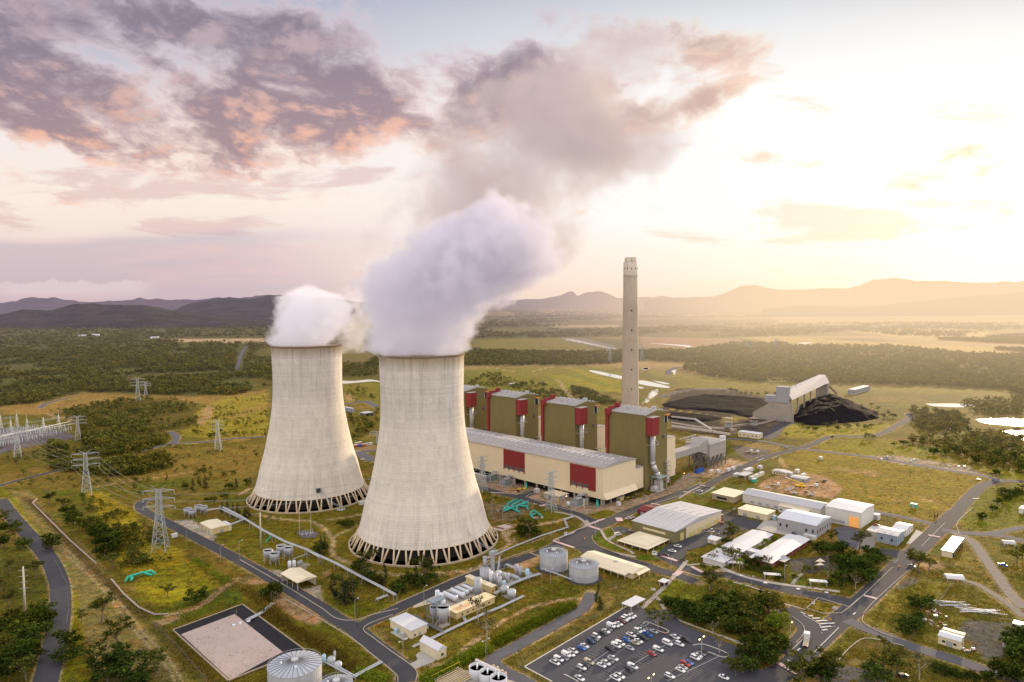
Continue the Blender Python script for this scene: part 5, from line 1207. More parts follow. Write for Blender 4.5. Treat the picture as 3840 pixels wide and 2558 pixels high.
T_('at the bottom left beside the curving road', 'B', 'gum 760 1350 13;dense 790 1420 9;gum 610 1520 12;dense 700 1560 12;dense 850 1540 12;gum 1010 1520 12;dense 900 1600 10;sparse 930 1450 8')
T_('in the wood left of the curving road', 'B', 'gum 100 650 11;dense 150 700 9;dense 60 600 11;gum 20 560 12;gum 235 890 11;dense 260 1150 10;dense 220 1230 11;dense 290 1190 9;gum 60 850 7;gum 60 1080 8;dense 30 1250 12;dense 100 1330 12;dense 180 1330 11;dense 250 1280 9;gum 40 1420 12;dense 130 1460 12;dense 210 1430 10;dense 60 1530 12;gum 170 1560 11;gum 10 980 8;dense 10 700 10;gum 90 1200 9')
T_('on the grass inside the left site road', 'B', 'dense 1760 1030 9;sparse 1530 1130 3')
T_('behind the four raised tanks', 'B', 'cone 1250 330 11;cone 1330 320 13;cone 1290 300 10;dense 1200 320 6;cone 1440 470 9;cone 1510 490 10;cone 1540 480 9;cone 1590 530 12;cone 1610 500 9;dense 1480 320 6;cone 1530 310 9;sparse 1630 300 8;dense 1600 290 6;cone 1470 440 7;gum 1390 420 6;dense 1350 400 5;gum 920 380 7;cone 1080 260 7;sparse 1745 515 4;dense 1450 380 5')
T_('on the grass near the left tower', 'C', 'cone 35 400 10;sparse 212 400 5;sparse 272 385 3;dense 740 440 6;dense 790 440 7')
T_('between the raised pipe and the near tower', 'C', 'cone 590 640 12;dense 575 630 9;cone 620 600 9;gum 900 810 15;dense 870 760 8;dense 930 830 8;dense 960 860 7;cone 1050 870 14;gum 1000 870 7;dense 1160 930 7;dense 1200 900 9;dense 1130 900 6;cone 1280 860 12;gum 1360 850 16;dense 1320 870 9;dense 1390 850 7;gum 1240 870 8')
T_('in the clump under the raised pipe', 'C', 'cone 680 960 14;cone 745 1000 16;cone 775 1000 13;cone 820 985 14;gum 710 1020 5;gum 760 1000 5;dense 800 900 8;gum 700 880 8')
T_('beside the grey tanks and car park fence', 'C', 'dense 230 940 9;sparse 1735 1135 13;sparse 1795 1260 14')
T_('beside the path to the car park', 'D', 'cone 890 860 14;spread 1470 1055 9;sparse 2060 1290 8;gum 1975 690 14;sparse 1995 425 9;sparse 1995 1110 7')
T_('east of the near cooling tower', 'J', 'dense 970 1190 9;gum 1040 1240 14;dense 1100 1200 7;dense 910 1180 8;shrub 1170 1210 4;gum 860 1000 5;dense 1000 1230 9')
T_('in the dark clump beside the entrance road', 'D', 'dense 1560 850 7;dense 1620 880 9;dense 1690 900 9;dense 1740 920 8;dense 1640 940 8;dense 1800 930 9;dense 1860 960 9;dense 1920 980 9;dense 1840 1010 7;dense 1980 960 9;dense 2050 1010 8;dense 2040 930 9;dense 2140 980 9;gum 2110 900 9;dense 2200 1080 8;dense 2220 960 10;dense 2280 1100 9;gum 2290 980 10;dense 2150 860 8;palm 2170 700 7;palm 2060 680 6;palm 1960 680 6;dense 2100 790 7;dense 2250 800 8;dense 2190 820 8;palm 2290 740 7;gum 2310 860 9;dense 2010 840 8;dense 1950 850 7;gum 2100 1080 7')
T_('in the tall clump at the road junction', 'E', 'bright 60 790 7;dense 130 820 9;gum 200 860 9;dense 260 880 10;dense 310 830 11;dense 380 820 11;gum 340 790 10;gum 420 860 12;bright 470 930 9;bright 410 960 9;gum 480 870 8;dense 240 980 9;gum 180 1000 9;dense 120 970 9;dense 60 900 9;dense 20 840 9;dense 330 1000 9;gum 300 1040 9;dense 250 1110 9;dense 350 1150 10;dense 430 1140 10;gum 400 1090 10;dense 480 1110 8;dense 200 1180 7;dense 290 1210 8;dense 380 1220 7;gum 120 1320 7;gum 60 1260 6;dense 180 1290 8;dense 250 1280 7')
T_('between entrance road and offices', 'E', 'gum 110 440 9;sparse 90 420 10;gum 200 470 8;palm 150 490 8;dense 250 480 7;gum 300 490 9;sparse 370 470 8;dense 350 510 6;gum 30 400 8;dense 60 420 6;palm 350 345 9;palm 290 350 5;bright 420 260 4;dense 700 290 3;dense 470 570 4;dense 580 555 3;bright 530 420 3;dense 450 540 4;gum 70 280 9;gum 95 260 12;dense 50 300 6;bush 640 510 2;palm 200 460 6')
T_('in the garden clump beside the main road', 'E', 'dense 760 350 7;dense 830 360 9;gum 870 280 8;dense 900 370 8;dense 940 350 8;gum 1080 330 12;dense 800 330 6;dense 900 450 8;dense 960 470 9;dense 1010 480 9;dense 1060 500 10;dense 1120 520 10;dense 1170 470 10;dense 1200 420 9;dense 1150 380 7;dense 1040 430 8;dense 1000 570 8;dense 1060 580 9;sparse 1050 640 10;dense 1120 590 8;dense 1170 560 7;sparse 830 560 9;sparse 870 540 8;dense 920 600 7;sparse 960 610 7;dense 850 610 4;gum 740 520 5;gum 690 510 4;bright 660 500 4;dense 1240 440 6;dense 980 520 8')
T_('beside the main road on the right', 'E', 'gum 1535 515 14;gum 1500 480 9;gum 1620 500 8;dense 1560 800 9;dense 1500 770 6;dense 1600 780 6;dense 1630 720 3;dense 1450 960 9;dense 1500 940 7;dense 1530 900 6;dense 1420 990 6;gum 2300 440 9;gum 2340 400 9;dense 2030 90 5;gum 1270 1110 6')
T_('along the bottom right corner', 'E', 'gum 650 1359 12;dense 620 1330 9;dense 760 1359 9;gum 830 1340 12;gum 880 1300 9;dense 800 1340 9;dense 1230 1359 10;gum 1250 1300 10;dense 1190 1290 6;gum 1370 1310 11;gum 1330 1280 8;sparse 1540 1340 11;dense 1750 1300 4;dense 1850 1330 4;dense 1950 1340 4;dense 2060 1359 5;dense 2180 1320 9;dense 2240 1340 8;dense 2300 1220 12;dense 2340 1100 12;dense 2354 1200 12;dense 2290 1120 9;dense 2330 1359 9;dense 2270 1060 8;dense 2100 1359 5;dense 1680 1280 3')
T_('around the coal yard', 'F', 'gum 420 225 12;gum 460 225 9;gum 490 235 7;gum 520 235 7;sparse 365 225 7;gum 600 240 7;gum 655 245 9;gum 560 235 6;dense 720 235 7;dense 790 230 6;gum 895 450 7;dense 930 460 5;dense 980 465 6;gum 1060 460 9;gum 1110 440 8;dense 1130 460 6;dense 1190 450 7;gum 1260 455 7;dense 1310 450 6;dense 1350 440 5;gum 790 505 5;gum 1090 525 5;gum 1430 395 9;gum 1460 370 8;dense 1490 380 7;gum 1390 340 8;gum 1350 310 7;dense 1280 310 5;gum 1625 335 9')
T_('across the field on the right', 'F', 'gum 1690 440 7;dense 1700 400 7;gum 1760 480 7;dense 1800 420 7;gum 1850 390 7;dense 1880 480 8;gum 1930 500 8;dense 1990 470 7;gum 2030 520 8;dense 1560 560 7;gum 1500 580 7;gum 1620 560 8;dense 1680 540 7;dense 1760 620 8;gum 1840 640 8;dense 1900 610 8;gum 1960 640 8;dense 2040 680 8;gum 2100 620 9;dense 2170 640 9;gum 2240 700 9;dense 2300 660 9;dense 2340 740 9;gum 2200 560 8;dense 2280 590 8;dense 2170 765 7;gum 2100 560 8;dense 2130 310 7;gum 2200 330 7;dense 2300 340 7')
T_('in the thicket right of the field', 'F', 'dense 2210 880 6;dense 2260 890 6;dense 2310 880 6;gum 2340 870 7;dense 2180 950 6;dense 2150 990 5;dense 2080 1050 5;dense 2240 930 6')
print('trees', TREE_COUNT[0])
# garden bushes by the office path
T_('in the planted bed by the zebra crossing', 'D', 'bush 1790 345 2.8;bush 1875 330 2;bush 1775 420 2.4;bush 1825 345 1.6;bush 1720 370 1.6;bush 1690 395 1.6;bush 1890 370 1.8;bush 1860 390 1.6;bush 1900 390 1.6;bush 1820 390 1.3;bush 1745 350 1.3;bush 1720 400 1.4;bush 1420 530 2;bush 1890 350 1.5')
T_('in the beds beside the hall road', 'J', 'bush 400 600 3;bush 540 670 3;bush 420 700 2.4;bush 500 690 2;bush 455 605 2;bush 860 700 2.4;bush 900 700 2;bush 370 620 2.5;bush 700 690 2.2')
# ------------------------------------------------------------------ woods: crowns nobody could count
def wood_protos():
    out = []
    for k in range(5):
        rs = np.random.default_rng(50+k); cl = []
        for i in range(9 if k < 3 else 6):
            a = rs.uniform(0, 2*PI); rr = 3.0*math.sqrt(rs.uniform(0,1)); cl.append((rr*math.cos(a), rr*math.sin(a), rs.uniform(3.0, 7.6)-.25*rr, rs.uniform(1.2,2.0), rs.uniform(.9,1.5)))
        mb = leaf_cloud(cl, 17, .72, rs); mb.cyl((0,0,-.4),(0,0,5), .2, .12, 4, False)
        me = bpy.data.meshes.new('wood_crown'); me.from_pydata(mb.v, [], mb.f); me.materials.append(LEAF_F); o = bpy.data.objects.new('wood_crown', me); out.append(o)
    c = bpy.data.collections.new('wood_crowns')
    for o in out: c.objects.link(o)
    return c
WOODC = wood_protos()
def scatter_group(WOODC):
    g = bpy.data.node_groups.new('wood_scatter', 'GeometryNodeTree'); g.interface.new_socket('Geometry', in_out='INPUT', socket_type='NodeSocketGeometry'); g.interface.new_socket('Geometry', in_out='OUTPUT', socket_type='NodeSocketGeometry')
    n = g.nodes; l = g.links; gi = n.new('NodeGroupInput'); go_ = n.new('NodeGroupOutput'); ci = n.new('GeometryNodeCollectionInfo'); ci.inputs[0].default_value = WOODC; ci.inputs[1].default_value = True; ci.inputs[2].default_value = True
    ip = n.new('GeometryNodeInstanceOnPoints'); ip.inputs['Pick Instance'].default_value = True
    m2p = n.new('GeometryNodeMeshToPoints'); l.new(gi.outputs[0], m2p.inputs[0]); l.new(m2p.outputs[0], ip.inputs['Points']); l.new(ci.outputs[0], ip.inputs['Instance'])
    def attr(nm, ty): a = n.new('GeometryNodeInputNamedAttribute'); a.data_type = ty; a.inputs[0].default_value = nm; return a.outputs[0]
    l.new(attr('pick', 'INT'), ip.inputs['Instance Index']); l.new(attr('rot', 'FLOAT_VECTOR'), ip.inputs['Rotation']); l.new(attr('size', 'FLOAT_VECTOR'), ip.inputs['Scale'])
    l.new(ip.outputs[0], go_.inputs[0]); return g
SCAT = scatter_group(WOODC)
ROADD = [(P, (w_ if not hasattr(w_, '__len__') else w_[0])) for P, w_ in ROADS]
def wood(name, label, zones, n, seed, holes=(), hmin=.85, hmax=1.25, clear=.34, cl_s=90, far_k=1300.0, cat='wood', ng=None, flats=False):
    rs = np.random.default_rng(seed); pts = []
    for c, poly in zones:
        S_ = [SP(c, x, y) for x, y in poly]; xs = [p[0] for p in S_]; ys = [p[1] for p in S_]
        X = rs.uniform(min(xs), max(xs), n*3); Y = rs.uniform(min(ys), max(ys), n*3)
        ok = pdist(S_, X, Y) > 0; pts.append(np.stack([X[ok], Y[ok]], 1)[:n])
    q = np.concatenate(pts); X, Y = q[:,0], q[:,1]
    for c, poly in holes: ok = pdist([SP(c, x, y) for x, y in poly], X, Y) < rs.uniform(-2, 2, len(X)); X, Y = X[ok], Y[ok]
    d = CF[None]*FP+CR[None]*(X-CX)[:,None]-CU[None]*(Y-CY)[:,None]; tt = -CAMH/d[:,2]; W = CAM[None]+d*tt[:,None]; W = W[d[:,2] < -3]
    nz = fnoise(W[:,0], W[:,1], cl_s, seed, 3); W = W[nz > clear]
    for P, w_ in ROADD:
        if W[:,1].max() > 0 and len(P) > 1:
            a = np.array(P); k = (W[:,0] > a[:,0].min()-15) & (W[:,0] < a[:,0].max()+15) & (W[:,1] > a[:,1].min()-15) & (W[:,1] < a[:,1].max()+15)
            if k.any():
                dd = np.full(len(W), 99.0); dd[k] = ldist(P, W[k,0], W[k,1]); W = W[dd > w_/2+2.5]
    if flats:
        for P in BARE:
            k = np.where((W[:,0] > min(p[0] for p in P)) & (W[:,0] < max(p[0] for p in P)) & (W[:,1] > min(p[1] for p in P)) & (W[:,1] < max(p[1] for p in P)))[0]
            if len(k): bad = k[pdist(P, W[k,0], W[k,1]) > -.5]; keep = np.ones(len(W), bool); keep[bad] = False; W = W[keep]
    m_ = len(W); me = bpy.data.meshes.new(name); me.vertices.add(m_); W[:,2] = 0; me.vertices.foreach_set('co', W.astype(np.float32).ravel())
    s = rs.uniform(hmin, hmax, m_)*np.maximum(1.0, W[:,1]/far_k)**.75
    size = np.stack([s*rs.uniform(.85,1.2,m_), s*rs.uniform(.85,1.2,m_), s*rs.uniform(.8,1.15,m_)*np.minimum(1.0, (far_k*1.3/np.maximum(W[:,1],1))**.55)], 1)
    for nm, ty, dom, arr in (('size','FLOAT_VECTOR','POINT',size), ('rot','FLOAT_VECTOR','POINT',np.stack([np.zeros(m_),np.zeros(m_),rs.uniform(0,6.28,m_)],1))):
        a = me.attributes.new(nm, ty, dom); a.data.foreach_set('vector', arr.astype(np.float32).ravel())
    a = me.attributes.new('pick', 'INT', 'POINT'); a.data.foreach_set('value', rs.integers(0, 5, m_).astype(np.int32))
    o = bpy.data.objects.new(name, me); COL.objects.link(o); md = o.modifiers.new('scatter', 'NODES'); md.node_group = ng or SCAT
    tag(o, label, cat, None, 'stuff'); print(name, m_); return o
if FOREST:
    wood('woodland', 'wide gum woodland covering the plain on the left up to the hills', [('A', [(-80,520),(600,430),(1300,440),(2300,420),(2300,700),(2300,1000),(2000,1080),(1650,1080),(1400,1080),(1000,1050),(560,1070),(300,1150),(-80,1180)])], 15000, 3,
         holes=[('A', [(1350,600),(2240,600),(2240,650),(1900,640),(1500,632)]), ('A', [(0,500),(110,503),(100,522),(0,522)]), ('A', [(1960,900),(1990,700),(2050,650),(2090,690),(2040,900)]), ('A', [(2130,740),(2180,690),(2300,690),(2300,780),(2150,770)])], clear=.43, cl_s=75, hmin=.6, hmax=1.5)
    wood('woodland', 'belt of olive scrub woodland between the switchyard and the left tower', [('A', [(560,1200),(1000,1130),(1400,1090),(1640,1180),(1660,1330),(1420,1400),(1400,1490),(1200,1530),(900,1450),(700,1400),(640,1300),(420,1250),(200,1240)]), ('A', [(700,1400),(1400,1500),(1200,1568),(700,1500)]), ('A', [(430,1490),(560,1560),(420,1560)]), ('B', [(320,100),(700,70),(1080,110),(1120,180),(900,230),(700,240),(330,200)])], 800, 5, clear=.42, cl_s=45, hmin=.7, hmax=1.15)
    wood('scrub', 'scattered bushes on the rough grass left of the cooling towers', [('B', [(0,60),(1700,20),(1680,250),(1200,330),(600,340),(260,330),(0,280)]), ('A', [(1700,1180),(2240,1060),(2240,1430),(1600,1450)]), ('B', [(520,350),(900,520),(1180,780),(760,840),(560,540)])], 330, 9, clear=.42, cl_s=30, hmin=.25, hmax=.75)
    wood('woodland', 'sunlit gum woodland filling the plain to the right of the chimney', [('N', [(900,350),(1100,300),(1400,285),(1800,290),(2100,320),(2420,330),(2420,480),(2000,460),(1600,450),(1200,440),(1000,420),(880,390)]), ('N', [(2300,480),(2420,460),(2420,519)])], 9000, 13, clear=.30, cl_s=80, hmin=.65, hmax=1.4)
    wood('woodland', 'dark tree belt crossing the plain behind the chimney', [('N', [(-400,300),(0,308),(450,315),(620,310),(900,305),(1100,275),(1330,275),(1340,292),(1100,310),(900,360),(700,350),(600,362),(400,370),(0,372),(-500,372)])], 5200, 17, clear=.15)
    wood('woodland', 'distant bands of trees on the hazy plain below the right-hand hills', [('N', [(-100,215),(150,150),(250,195),(600,208),(1200,190),(1800,185),(2420,190),(2420,215),(2180,250),(1900,250),(1600,220),(1300,245),(600,248),(-100,262)]), ('N', [(1900,250),(2200,250),(2420,230),(2420,318),(2200,300),(2000,275)]), ('N', [(100,120),(700,105),(1150,105),(1500,150),(1150,160),(700,165),(200,190)])], 5200, 19, clear=.42, cl_s=500)
    wood('woodland', 'dense green trees in front of the ash lagoons beyond the boiler houses', [('G', [(165,190),(350,100),(440,90),(450,135),(760,180),(900,240),(960,320),(700,270),(500,230),(400,200)]), ('G', [(960,190),(1100,230),(1330,330),(1180,320),(980,270)]), ('O', [(120,60),(650,40),(650,240),(120,240)])], 420, 23, clear=.3, cl_s=60, hmin=.6, hmax=1.0)
    wood('scrub', 'patchy trees on the grass between the two cooling towers', [('O', [(125,380),(500,420),(670,640),(680,1000),(400,1180),(280,1180),(160,640)])], 200, 25, clear=.36, cl_s=30, hmin=.5, hmax=1.0,
         holes=[('O', [(150,630),(480,600),(640,690),(600,880),(380,880),(160,780)])])
    wood('scrub', 'bushy trees on the flat beyond the service road at the right edge', [('F', [(1120,530),(1450,520),(1700,570),(2060,680),(2354,760),(2354,480),(2100,470),(1900,500),(1560,520)]), ('F', [(1560,350),(1700,330),(1950,360),(2000,450),(1700,480),(1640,440)]), ('F', [(1900,300),(2000,260),(2354,250),(2354,370),(2100,370)])], 300, 27, clear=.35, cl_s=50, hmin=.5, hmax=1.15)
# hedges and reed banks: tight rows of foliage
def hedge(name, label, c, pts, wd, h, n, mat, cat='hedge', seed=1, size=.30):
    P = [np.array(p) for p in smooth_line([tuple(G(c, x, y)[:2]) for x, y in pts])]; rs = np.random.default_rng(seed); cl = []
    seg = [np.linalg.norm(b-a) for a, b in zip(P, P[1:])]; L = sum(seg); cum = np.concatenate([[0], np.cumsum(seg)])
    for i in range(n):
        s = rs.uniform(0, L); k = min(int(np.searchsorted(cum, s))-1, len(P)-2); k = max(k, 0); f_ = (s-cum[k])/seg[k]; p = P[k]+(P[k+1]-P[k])*f_
        d = (P[k+1]-P[k])/seg[k]; nn = np.array([-d[1], d[0]]); p = p+nn*rs.uniform(-.5,.5)*wd; hh = h*rs.uniform(.6,1.15); cl.append((p[0], p[1], hh*.45, rs.uniform(1.0,1.9), hh*.55))
    o = leaf_cloud(cl, 22, size*1.15, rs).build(name, mat); tag(o, label, cat); return o
REED = leaf_mat('reed_leaves', (.07,.065,.012), (.16,.13,.025), (.30,.22,.05))
LIME = leaf_mat('lime_hedge_leaves', (.045,.075,.008), (.12,.18,.014), (.26,.34,.03))
hedge('hedge', 'long bright green hedge running up from the bottom of the picture beside the gravel lane', 'K', [(140,1560),(420,1400),(700,1230),(960,1130)], 7, 3.6, 420, LIME, seed=3)
hedge('hedge', 'upper stretch of the bright green hedge below the tank farm', 'K', [(1030,1070),(1300,920),(1600,780),(1850,660),(2040,580)], 6.5, 3.4, 460, LIME, seed=4)
hedge('reed_bank', 'brown and green reed bank between the pond and the left site road', 'C', [(180,1050),(380,1190),(560,1290),(700,1370),(860,1490)], 6.5, 3.0, 420, REED, 'reeds', 5)
hedge('reed_bank', 'reeds on the upper edge of the brown pond beside the dirt track', 'B', [(1570,960),(1680,1040),(1800,1120)], 5, 2.6, 150, REED, 'reeds', 6)
hedge('hedge', 'green scrub row beside the grass triangle', 'B', [(1250,780),(1350,840),(1480,930)], 5, 2.4, 110, LEAF_B, 'hedge', 7)
hedge('reed_bank', 'green scrub at the foot of the round tank by the site road', 'C', [(860,1490),(960,1530),(1060,1568)], 7, 2.4, 120, LEAF_B, 'reeds', 8)
hedge('reed_bank', 'low reeds along the lower left edge of the brown pond', 'B', [(1100,1250),(1230,1400),(1380,1540)], 3, 1.4, 90, REED, 'reeds', 9)
hedge('hedge', 'dark clipped hedge along the field edge at the right margin', 'F', [(2180,880),(2250,910),(2340,860)], 8, 3, 120, LEAF_D, 'hedge', 10)
hedge('hedge', 'dark hedge along the lane at the bottom right', 'E', [(1640,1230),(1800,1290),(2000,1330)], 4, 2.6, 110, LEAF_D, 'hedge', 11)

TUFT = leaf_mat('grass_blades', (.06,.075,.012), (.17,.16,.03), (.36,.30,.07), trans=.3); tc = bpy.data.collections.new('tufts')
for k in range(5):
    rs = np.random.default_rng(80+k); mb = leaf_cloud([(rs.normal()*.7, rs.normal()*.7, .12, .5, .18) for _ in range(3)], 30, .26, rs); me = bpy.data.meshes.new('tuft'); me.from_pydata(mb.v, [], mb.f); me.materials.append(TUFT); tc.objects.link(bpy.data.objects.new('tuft', me))
if FOREST: wood('grass', 'tufts of dry and green grass all over the near ground', [('S', [(-40,1130),(600,1000),(1200,1010),(1300,1080),(1700,1120),(2400,1000),(2400,1600),(-40,1600)]), ('S', [(-40,1300),(2400,1300),(2400,1600),(-40,1600)])], 26000, 91, clear=.38, cl_s=14, hmin=.5, hmax=1.25, far_k=900, cat='grass', ng=scatter_group(tc), flats=True)
# ------------------------------------------------------------------ buildings on the site
CRM = M('cream_wall', (.70,.61,.42), .75, .1, .3, streak=.08); CRM2 = M('yellow_cream_wall', (.66,.54,.27), .75, .12, .3, streak=.15); CRR = M('cream_roof', (.74,.65,.46), .6, .10, .25, rib=(0,1.5,.05))
WHR = M('white_roof', (.60,.605,.62), .5, .08, .3, rib=(0,1.5,.04)); WHW = M('white_wall', (.66,.64,.60), .7, .1, .3, streak=.1); GRW = M('grey_wall', (.36,.36,.37), .7, .12, .3, streak=.12); GRR = M('grey_roof', (.46,.46,.47), .55, .12, .3, rib=(0,1.5,.06))
OLW = M('olive_wall', (.20,.175,.085), .75, .12, .3, streak=.1); DOORY = M('yellow_door', (.60,.52,.20), .7, .1, .5, rib=(1,.6,.15)); GLASS = M('dark_window', (.03,.035,.04), .15, .2, .8, spec=.6); REDB = M('maroon_sheet', (.20,.035,.04), .7, .15, .4, rib=(0,.8,.2)); TEAL = M('teal_paint', (.04,.36,.30), .45, .18, .8); TEALG = M('green_teal_paint', (.03,.42,.27), .45, .18, .8)
RUST = M('rusty_cream_roof', (.66,.42,.24), .7, .25, .3); BRICKR = M('brick_red_wall', (.28,.07,.06), .8, .15, .5); BLUEP = M('blue_paint', (.03,.10,.42), .5, .15, .5); SKYB = M('pale_blue_paint', (.36,.58,.70), .5, .12, .5); YEL = M('yellow_paint', (.75,.50,.04), .5, .12, .5); TIMB = M('brown_timber', (.32,.20,.10), .85, .3, .8)
def bld(name, label, cat, c, N, L, R, T, roof='flat', wall=None, rmat=None, rise=1.6, over=.5, open_=None, doors=(), wins=(), group=None, ang=GRID, base=None, zt=None, lw=None, ll=None, extra=None):
    """N: near ground corner; L/R: columns of the left and right wall ends; T: row of the near eave"""
    wall = wall or CRM; rmat = rmat or CRR
    o = G(c, *N); h = zt if zt is not None else height_at(o, c, T); F = Fr(o, ang)
    w_ = lw if lw is not None else len_along(o, ang, c, R); l_ = ll if ll is not None else len_along(o, ang+PI/2, c, L)
    t_ = thing(name, label, cat, o, ang, group)
    if open_ is None: MB().box(0,0,0,w_,l_,h).build('wall', wall, t_)
    else:
        mb = MB(); th = .3
        if 'x0' not in open_: mb.box(0,0,0,th,l_,h)
        if 'x1' not in open_: mb.box(w_-th,0,0,w_,l_,h)
        if 'y0' not in open_: mb.box(0,0,0,w_,th,h)
        if 'y1' not in open_: mb.box(0,l_-th,0,w_,l_,h)
        if mb.v: mb.build('wall', wall, t_)
        for i in range(max(2, int(w_/6)+1)):
            for j in range(max(2, int(l_/6)+1)):
                nx, ny = max(2, int(w_/6)+1), max(2, int(l_/6)+1)
                if i in (0, nx-1) or j in (0, ny-1): x_, y_ = .15+(w_-.3)*i/(nx-1), .15+(l_-.3)*j/(ny-1); MB().box(x_-.18,y_-.18,0,x_+.18,y_+.18,h).build('post', LGALV, t_)
    e = over
    if roof == 'flat': MB().box(-e,-e,h,w_+e,l_+e,h+.35).build('roof', rmat, t_)
    elif roof == 'gx': MB().prismx([(-e,h),(-e,h+.25),(l_/2,h+rise),(l_+e,h+.25),(l_+e,h)], -e, w_+e).build('roof', rmat, t_)   # ridge runs along x
    elif roof == 'gy': MB().prismy([(-e,h),(-e,h+.25),(w_/2,h+rise),(w_+e,h+.25),(w_+e,h)], -e, l_+e).build('roof', rmat, t_)
    elif roof == 'hip':
        a = min(w_, l_)/2; 
        if w_ > l_: rg = [(a,l_/2,h+rise),(w_-a,l_/2,h+rise)]
        else: rg = [(w_/2,a,h+rise),(w_/2,l_-a,h+rise)]
        b = [(-e,-e,h),(w_+e,-e,h),(w_+e,l_+e,h),(-e,l_+e,h)]; v = b+rg
        MB().add(v, [(0,1,5,4),(1,2,5),(2,3,4,5),(3,0,4),(3,2,1,0)] if w_ > l_ else [(0,1,4),(1,2,5,4),(2,3,5),(3,0,4,5),(3,2,1,0)]).build('roof', rmat, t_)
    elif roof == 'arc': MB().prismx([(l_*(.5-.5*math.cos(PI*i/8))*(1)+(-e if i == 0 else e if i == 8 else 0), h+rise*math.sin(PI*i/8)) for i in range(9)], -e, w_+e).build('roof', rmat, t_)
    if open_ is None and not doors and not wins and h > 1.8 and l_ < 80:
        nx, ny = int(w_/4.5), int(l_/4.5); doors = [('y',.5,min(2.6,l_*.4),0,min(2.8,h*.75),GRW)] if l_ > 3 else (); wins = [('x',(i+.5)/nx,1.3,h*.35,h*.62,None) for i in range(nx)]+[('y',(i+.5)/ny,1.3,h*.35,h*.62,None) for i in range(ny) if abs((i+.5)/ny-.5) > .12]
    # doors / windows: (face, centre fraction, width m, z0, z1, material)
    for nm, lst in (('door', doors), ('window', wins)):
        for (fc, fr, ww, z0, z1, mt) in lst:
            z1 = min(z1, h-.15)
            if fc == 'x': mb = MB().box(w_*fr-ww/2, -.08, z0, w_*fr+ww/2, .05, z1)
            else: mb = MB().box(-.08, l_*fr-ww/2, z0, .05, l_*fr+ww/2, z1)
            mb.build(nm, mt or GLASS, t_)
    if extra: extra(t_, w_, l_, h)
    return t_, w_, l_, h
def winrow(fc, n, ww=1.2, z0=1.0, z1=2.2, mt=None, a=.08, b=.92): return [(fc, a+(b-a)*(i+.5)/n, ww, z0, z1, mt) for i in range(n)]
# --- lower left
def rollers(t_, w, l, h):
    for k in range(3): MB().box(-.09, l*(k+.12)/3, .1, .04, l*(k+.88)/3, h-.4).build('roller_door', M('roller_door', (.62,.56,.40), .6, .08, .5), t_)
bld('storage_shed', 'small cream three-door shed with white gabled roof beside the bottom hedge', 'shed', 'C', (1443,1412), 1310, 1503, 1345, 'gy', CRM, WHR, 2.2, .2, extra=rollers, ang=GRID)
bld('switch_building', 'low cream block with flat white roof near the road junction', 'building', 'C', (1245,1258), 1095, 1360, 1196, 'flat', CRM, WHR, over=.5, doors=[('x',.55,1.2,0,2.2,GRW)], wins=[('x',.25,1,1,1.8,None)], extra=lambda t_,w,l,h: [MB().cyl((-1.6,l*.6,.2),(-1.6,l*.6,2.6),1,1,12).build('side_tank', SKYB, t_), MB().box(-3.2,l*.1,0,-.05,l*.75,.4).build('plinth', PAD, t_), MB().box(-2.6,l*.2,.4,-1.2,l*.35,2.4).build('cabinet', LGALV, t_), MB().box(w+.1,1,1,w+2,3,2.2).build('air_unit', LGALV, t_)])
bld('vehicle_shelter', 'open-fronted cream shed with a white tank inside, between the two site roads', 'shed', 'C', (420,905), 305, 553, 860, 'gy', CRM, CRR, 1.8, .6, open_='x0y0', zt=4.8)
bld('pump_house', 'cream-yellow shed with roller doors on the left site road', 'shed', 'B', (1372,614), 1300, 1478, 578, 'gy', CRM2, CRR, .9, .5, doors=[('y',.25,2.4,0,2.8,GRW),('y',.55,2.4,0,2.8,GRW),('y',.85,2.4,0,2.8,GRW),('x',.6,2.6,0,2.2,GRW)])
bld('annex_shed', 'white flat-roofed room behind the cream-yellow shed', 'shed', 'B', (1480,590), 1440, 1500, 552, 'flat', CRM, WHR, over=.2)
bld('yellow_shed', 'long low yellow building with rust-stained roof next to the gas cylinders', 'building', 'C', (1575,1115), 1510, 1852, 1068, 'flat', CRM2, M('stained_cream_roof', (.72,.60,.36), .7, .16, .2), over=.6, wins=winrow('x', 6, 1.0, 1.2, 2.1), doors=[('x',.45,1,0,2.1,YEL)], extra=lambda t_,w,l,h: [MB().box(w*.08,l*.15,h+.36,w*.42,l*.7,h+.372).build('rust_stain', RUST, t_)]+[MB().cyl((w*f,l*.55,h+.3),(w*f,l*.55,h+1.3),.5,.5,10).cyl((w*f,l*.55,h+1.3),(w*f,l*.55,h+1.7),.8,.3,10).build('roof_vent', LGALV, t_) for f in (.25,.65)])
bld('yellow_shed', 'square cream-yellow building beside the chemical plant', 'building', 'C', (1830,925), 1645, 1858, 878, 'flat', CRM2, CRR, over=.5, doors=[('x',.4,1.2,0,2.2,ORANGE)])
